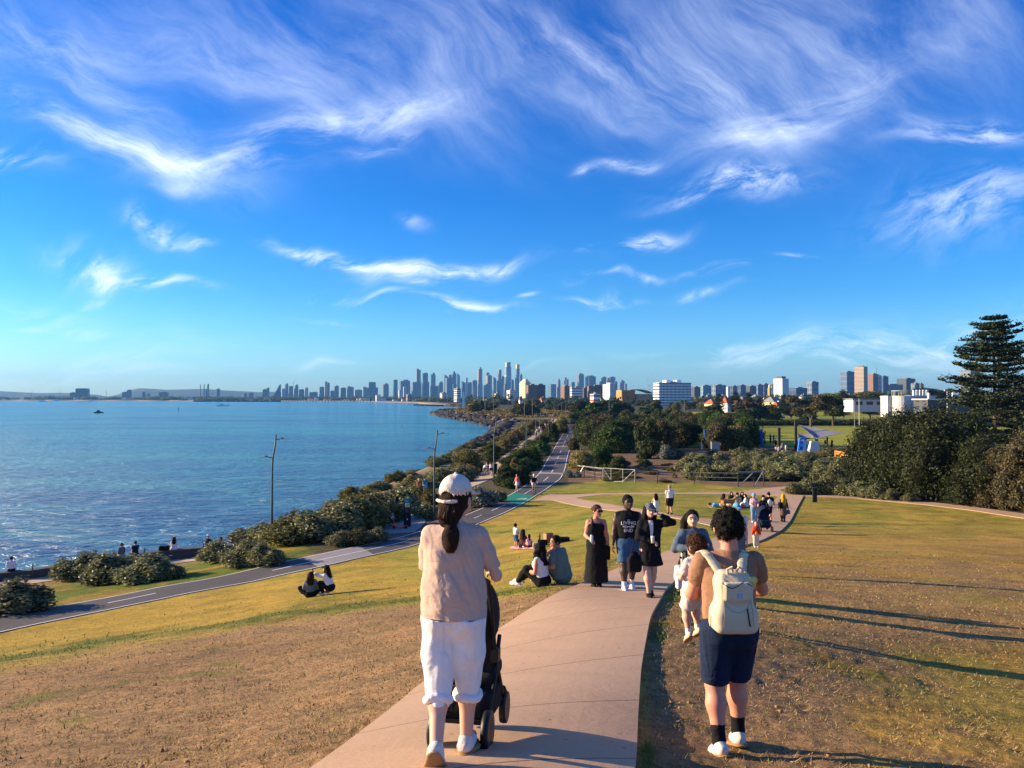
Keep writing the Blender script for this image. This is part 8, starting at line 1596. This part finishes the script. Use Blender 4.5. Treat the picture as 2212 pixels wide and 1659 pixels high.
g = put(1061, 1027); person(g, 0, 1.74, 'woman in white shirt and black shorts walking up the sandy path', hair=('black', 'pony'), top=('white', 'tee'), bottom=('black', 'shortshorts'), shoes='white', lf=(-.04, .11, .05), rf=(.04, -.10, .08)); g = put(1070, 1026); person(g, 0, 1.76, 'man in dark clothes right behind the third lamp post', sex='m', hair=('black', 'short'), top=('black', 'tee'), bottom=('navy', 'trousers'), shoes='black'); g = put(1054, 1022); person(g, 0, 1.7, 'person in lilac walking ahead of the woman in white on the sandy path', hair=('black', 'long'), top=('pink', 'tee'), bottom=('grey', 'trousers'), shoes='black')
g = put(1117, 1062, .03); person(g, 2.4, 1.62, 'woman in coral top and white skirt striding off the bike path', hair=('black', 'long'), top=('coral', 'tank'), bottom=('white', 'skirt'), shoes='pink', skin='fair', lf=(-.04, .14, .05), rf=(.04, -.14, .07), heel=(0, .6), lh=(-.12, -.12, .5), rh=(.12, .14, .52))
g = put(1153, 1068, .03); bicycle(g, math.pi+.1, 'black bicycle ridden along the bike path toward the viewer', BLACKP); g2 = Vector((g.x, g.y+.22, g.z+.02)); person(g2, math.pi+.1, 1.74, 'cyclist in black tee and white helmet riding on the bike path', sex='m', pelvis=(0, 0, .55), lean=.42, lf=(-.06, .10, .10), rf=(.06, .14, .24), lh=(-.15, .34, .60), rh=(.15, .34, .60), hat=('white', 'helmet'), hair=('black', 'short'), top=('black', 'tee'), bottom=('offwhite', 'shorts'), shoes='black', skin='tan')
# crowd on the promenade: four figures, repeated
cp = []
for k, kw in enumerate((dict(sex='m', top=('white', 'tee'), bottom=('black', 'trousers'), hair=('black', 'short')), dict(top=('black', 'long'), bottom=('navy', 'trousers'), hair=('black', 'long')), dict(top=('coral', 'tee'), bottom=('white', 'shorts'), hair=('brown', 'long')), dict(sex='m', top=('navy', 'tee'), bottom=('khaki', 'shorts'), hair=('black', 'short')))):
    r, _ = person((0, 0, 0), 0, 1.7, 'x', Y=200, shoes='black', lf=(-.04, .10, .05), rf=(.04, -.10, .06), res=.03, **kw); cp.append(r)
CL_LAB = ('small figure in a white top within the crowd on the far promenade', 'small figure in dark clothes within the crowd on the far promenade', 'small figure in a coral top within the crowd on the far promenade', 'small figure in navy top and khaki shorts within the crowd on the far promenade')
used = set()
for i, (px, py) in enumerate([(1158, 943), (1163, 941), (1169.5, 937), (1172, 933), (1176, 929), (1166, 933), (1180, 927), (1184, 924), (1178, 922), (1188, 919), (1191, 916), (1195, 914), (1189, 913), (1199, 910), (1174, 936), (1193, 911.5), (1160, 938), (1186, 915)]):
    k = (i*3+i//4) % 4; r = cp[k] if k not in used else copy_tree(cp[k]); used.add(k); r.location = put(px, py, .03); r.rotation_euler = (0, 0, random.choice((0, math.pi))+random.uniform(-.4, .4)); s = random.uniform(.94, 1.08); r.scale = (s, s, s); tag(r, CL_LAB[k], 'person', 'crowd on the far promenade')
# --- the lawn walkers
g = put(1417, 1116, .03); person(g, .1, 1.36, 'girl in white dress and blue leggings walking on the branch path', girl=True, hair=('black', 'long'), top=('white', 'dress', .26), bottom=('blue', 'tights'), shoes='white', lf=(-.04, .09, .05), rf=(.04, -.09, .07), lh=(-.22, .08, .5), rh=(.18, -.08, .5), headscale=1.1)
g = put(1447, 1113, .03); person(g, .05, 1.82, 'man in white tee and black shorts walking away on the branch path', sex='m', hair=('grey', 'short'), top=('white', 'tee'), bottom=('black', 'shorts'), shoes='black', lf=(-.04, .09, .05), rf=(.04, -.09, .07), skin='mid', head=(.4, 0))
G3 = 'picnic group on the triangular lawn'
def sit(px, py, rz, label, kw, H=1.66): 
    g = put(px, py); k = dict(SIT); k.update(lf=(-.09, .30, .035), rf=(.10, .28, .035), lk=(-.6, .2, .7), rk=(.6, .2, .7), lh=(-.08, .2, .16), rh=(.1, .2, .17), shoes='black', group=G3); k.update(kw); person(g, rz, H, label, **k)
sit(1562, 1095, -1.2, 'woman in coral top with dark hair sitting side-on in the lawn picnic', dict(hair=('black', 'long'), top=('coral', 'tank'), bottom=('coral', 'trousers'), skin='fair')); sit(1580, 1090, math.pi, 'woman in black facing the camera at the lawn picnic, left one', dict(hair=('dkbrown', 'long'), top=('black', 'long'), bottom=('black', 'trousers')))
sit(1594, 1094, .1, 'man in grey-green tee seen from behind at the lawn picnic', dict(sex='m', hair=('black', 'short'), top=('green', 'tee'), bottom=('grey', 'trousers'), skin='mid'), 1.8); sit(1603, 1091, math.pi, 'woman in black facing the camera at the lawn picnic, right one', dict(hair=('black', 'long'), top=('black', 'long'), bottom=('maroon', 'trousers')), 1.75); sit(1613, 1096, 1.2, 'woman in white sitting side-on at the right end of the lawn picnic', dict(hair=('dkbrown', 'pony'), top=('white', 'long'), bottom=('white', 'trousers')))
g = put(1553, 1096); person(g, 1.45, 1.68, 'person lying down with raised white shoes at the left of the lawn picnic', pelvis=(0, -.05, .07), lean=1.42, lf=(-.05, -.52, .10), rf=(.05, -.50, .16), lk=(0, 0, -1), rk=(0, 0, -1), lh=(-.12, .42, .06), rh=(.12, .42, .06), head=(0, 0), hair=('brown', 'short'), top=('ltblue', 'tee'), bottom=('cream', 'trousers'), shoes='white', group=G3)
rug(1594, 1626, 1098, 1.2, CL['maroon'], 'maroon picnic rug in the lawn picnic group'); blob_thing('bag', 1622, 1090, (.55, .4, .6), CL['brown'], 'brown backpack at the right end of the lawn picnic', 'bag', G3)
def dog():
    g = put(1572, 1098); r = empty('dog', g, -1.57, 'golden-brown curly dog standing at the lawn picnic behind the man with black curls', 'dog'); q = Sdf(); q.chain([(0, .32, .50), (0, .05, .48), (0, -.28, .50)], [.165, .15, .14], .06); q.chain([(0, .38, .56), (0, .50, .70)], [.10, .085], .05); q.ell((0, .56, .76), (.085, .10, .085), None, .04); q.cone((0, .60, .74), (0, .73, .71), .05, .038, .03)
    for s in (-1, 1):
        q.chain([(.09*s, .32, .42), (.09*s, .31, .22), (.09*s, .33, .03)], [.07, .042, .038], .03); q.ell((.09*s, .36, .03), (.04, .06, .03), None, .02); q.chain([(.09*s, -.28, .44), (.10*s, -.20, .27), (.10*s, -.36, .17), (.10*s, -.34, .03)], [.10, .06, .036, .036], .03); q.ell((.10*s, -.31, .03), (.04, .06, .03), None, .02); q.ell((.085*s, .53, .72), (.025, .05, .09), None, .02)
    q.chain([(0, -.38, .56), (0, -.50, .66), (0, -.52, .78)], [.035, .04, .03], .02); part('body', q, .02, M('golden_fur', (.36, .18, .075), .9, .3, 14, .6, 60), r, curl=(.02, .07))
dog()
# --- on the path ahead
g = Vector(((1590-CX)/F*20.5, 20.5, 0)); g.z = Tz(g.x, g.y)+PL; person(g, math.pi, 1.80, 'man in light blue cap and pale shirt mostly hidden behind the black curly head', sex='m', hat=('ltblue', 'cap'), hair=('grey', 'short'), top=('offwhite', 'tee'), bottom=('grey', 'shorts'), shoes='white', head=(.1, .1))
g = put(1629, 1130, PL); person(g, math.pi-.2, 1.66, 'woman in pink top, jeans and light blue bucket hat beside the far stroller', hat=('ltblue', 'bucket'), hair=('black', 'short'), top=('pink', 'long'), bottom=('ltdenim', 'trousers'), shoes='white', head=(-.5, .1), rh=(.08, .18, .62), lh=(-.12, .2, .6))
g = put(1649, 1138, PL); person(g, math.pi, 1.70, 'person in black with a black beanie pushing the far stroller', hat=('black', 'beanie'), hair=('black', 'short'), top=('black', 'long'), bottom=('grey', 'trousers'), shoes='white', lh=(-.12, .2, .6), rh=(.12, .2, .6))
g = put(1650, 1149, PL); stroller(g, math.pi, 1.32, 'dark stroller with a pale handle edge coming up the far path', CL['navy'])
g = put(1661, 1129, PL); A1, J = person(g, 0, 1.76, 'man in black tee and shorts wearing a drawstring bag, walking away', sex='m', hair=('black', 'short'), top=('black', 'tee'), bottom=('black', 'kneeshorts'), shoes='black', skin='tan', lf=(-.05, .08, .05), rf=(.05, -.07, .06), lh=(-.16, .05, .5), rh=(.2, .08, .52))
c = J['chest']; r = empty('drawstring_bag', (c.x, c.y-.17, c.z-.12), 0, 'white and pink drawstring bag on the man in the black tee', 'bag'); part('bag', Sdf().chain([(0, 0, -.12), (0, 0, .05), (0, 0, .18)], [.14, .12, .04], .03, sc=(1, .5, 1)), .02, CL['white'], r); part('bag_base', Sdf().cone((-.06, 0, -.19), (.06, 0, -.19), .06, .06, .02), .02, CL['coral'], r)
g = put(1692, 1129, PL); H1, J = person(g, .1, 1.66, 'woman in mustard headscarf and long brown patterned coat walking away', hat=('yellow', 'hijab'), hair=('black', 'bald'), top=('brown', 'dress', .28, 'sleeves'), bottom=('black', 'tights'), shoes='black', lf=(-.03, .04, .05), rf=(.03, -.04, .05), lh=(-.2, .0, .47), rh=(.2, .02, .45))
part('scarf_drape', Sdf().chain([(0, -.05, 1.42), (0, -.12, 1.30), (0, -.13, 1.04)], [.11, .10, .055], .04, sc=(1.2, .6, 1)), .02, CL['yellow'], H1)
h = J['rh']; r = empty('handbag', (h.x+.02, h.y, h.z-.34), 0, 'grey handbag carried by the woman in the mustard headscarf', 'bag'); part('bag', Sdf().box((0, 0, .1), (.07, .05, .09), None, .03), .02, CL['grey'], r); MB().tube([(-.05, 0, .2), (0, 0, .34), (.05, 0, .2)], [.012]*3, 6).build('handle', CL['grey'], r)
h = J['shl']; o = blob_thing('shoulder_bag', 1692, 1129, (.22, .3, .42), CL['black'], 'black shoulder bag under the left arm of the woman in the mustard headscarf', 'bag'); o.location = (h.x-.05, h.y-.08, h.z-.50)
g = put(1633, 1182); T1, J = person(g, math.pi-.1, 1.02, 'toddler in red top and cream trousers looking down at the grass edge', girl=True, head=(.1, .55), hair=('black', 'short'), top=('red', 'long'), bottom=('cream', 'trousers'), shoes='white', headscale=1.42, fat=1.18, lean=.12, lh=(-.18, .06, .45), rh=(.16, .1, .47))
part('print', Sdf().ell((0, .135, .58), (.055, .02, .07), None, .01), .014, M('orange_print', (.80, .38, .04), .8), T1)
# --- playground visitors
G4 = 'people in the playground'
for px, py, kw, lab in ((1664, 957, dict(top=('black', 'tee'), bottom=('black', 'trousers')), 'dark-clothed adult on the playground grass, left of two'), (1671, 957, dict(sex='m', top=('navy', 'tee'), bottom=('grey', 'trousers')), 'dark-clothed adult on the playground grass, right of two'), (1675, 969, dict(top=('black', 'long'), bottom=('black', 'trousers')), 'person in black near the lone black pole'), (1677, 986, dict(top=('white', 'tee'), bottom=('black', 'shorts')), 'person in white half hidden by saltbush below the black pole'), (1683, 987, dict(sex='m', top=('offwhite', 'tee'), bottom=('maroon', 'shorts')), 'person in off-white right below the lone black pole'),
    (1690, 980, dict(top=('grey', 'tee'), bottom=('black', 'shorts')), 'person in grey between the two black poles'), (1698, 981, dict(top=('white', 'tee'), bottom=('khaki', 'shorts')), 'person in white and khaki left of the climbing wall'), (1517, 973, dict(top=('grey', 'tee'), bottom=('white', 'trousers')), 'person in grey by the leftmost blue post'), (1558, 972, dict(top=('white', 'tee'), bottom=('black', 'trousers')), 'person in white right of the pale screen panel'), (1833, 968, dict(top=('brown', 'tee'), bottom=('khaki', 'trousers')), 'tall person in brown near the dense tree clump'), (1783, 972, dict(top=('black', 'tee'), bottom=('navy', 'trousers')), 'person in black under the shade sail'), (1797, 972, dict(top=('coral', 'tee'), bottom=('black', 'trousers')), 'person in coral under the shade sail tip'), (1733, 978, dict(top=('coral', 'tee'), bottom=('blue', 'shorts')), 'child in coral on the blue slide')):
    person(put(px, py), random.uniform(0, 6.28), 1.72 if 'child' not in lab else 1.15, lab, hair=('black', 'short' if kw.get('sex') else 'long'), shoes='black', group=G4, res=.03, **kw)
b = at(1270, 348, 260); r = empty('bird', b, .4, 'tiny dark bird high in the sky right of centre', 'bird'); q = Sdf().chain([(0, -.3, 0), (0, .1, 0), (0, .38, .03)], [.05, .12, .04], .05); part('body', q, .03, BLACKP, r)
for s in (-1, 1): MB().add([(0, .1, .02), (s*.5, .16, .16), (s*1.0, -.05, .10), (s*.5, -.08, .13), (0, -.1, .02)], [(0, 1, 3, 4), (1, 2, 3)]).build('wing', BLACKP, r)
# ------------------------------------------------------------------ sea haze that turns the far city blue
def haze():
    m = bpy.data.materials.new('haze_air'); m.use_nodes = True; t = NT(m.node_tree); t.n.clear(); o = t.new('ShaderNodeOutputMaterial'); v = t.new('ShaderNodeVolumePrincipled')
    v.inputs['Color'].default_value = (.20, .54, 1, 1); v.inputs['Density'].default_value = .00006; v.inputs['Anisotropy'].default_value = .1
    t.l.new(v.outputs[0], o.inputs['Volume'])
    b = MB().box((0, 3550, 160), (14900, 7900+7100, 334)).build('haze', m); b.location = (0, 0, 0); stuff(b, 'thin blue sea haze filling the air over the whole bay', 'haze')
haze()
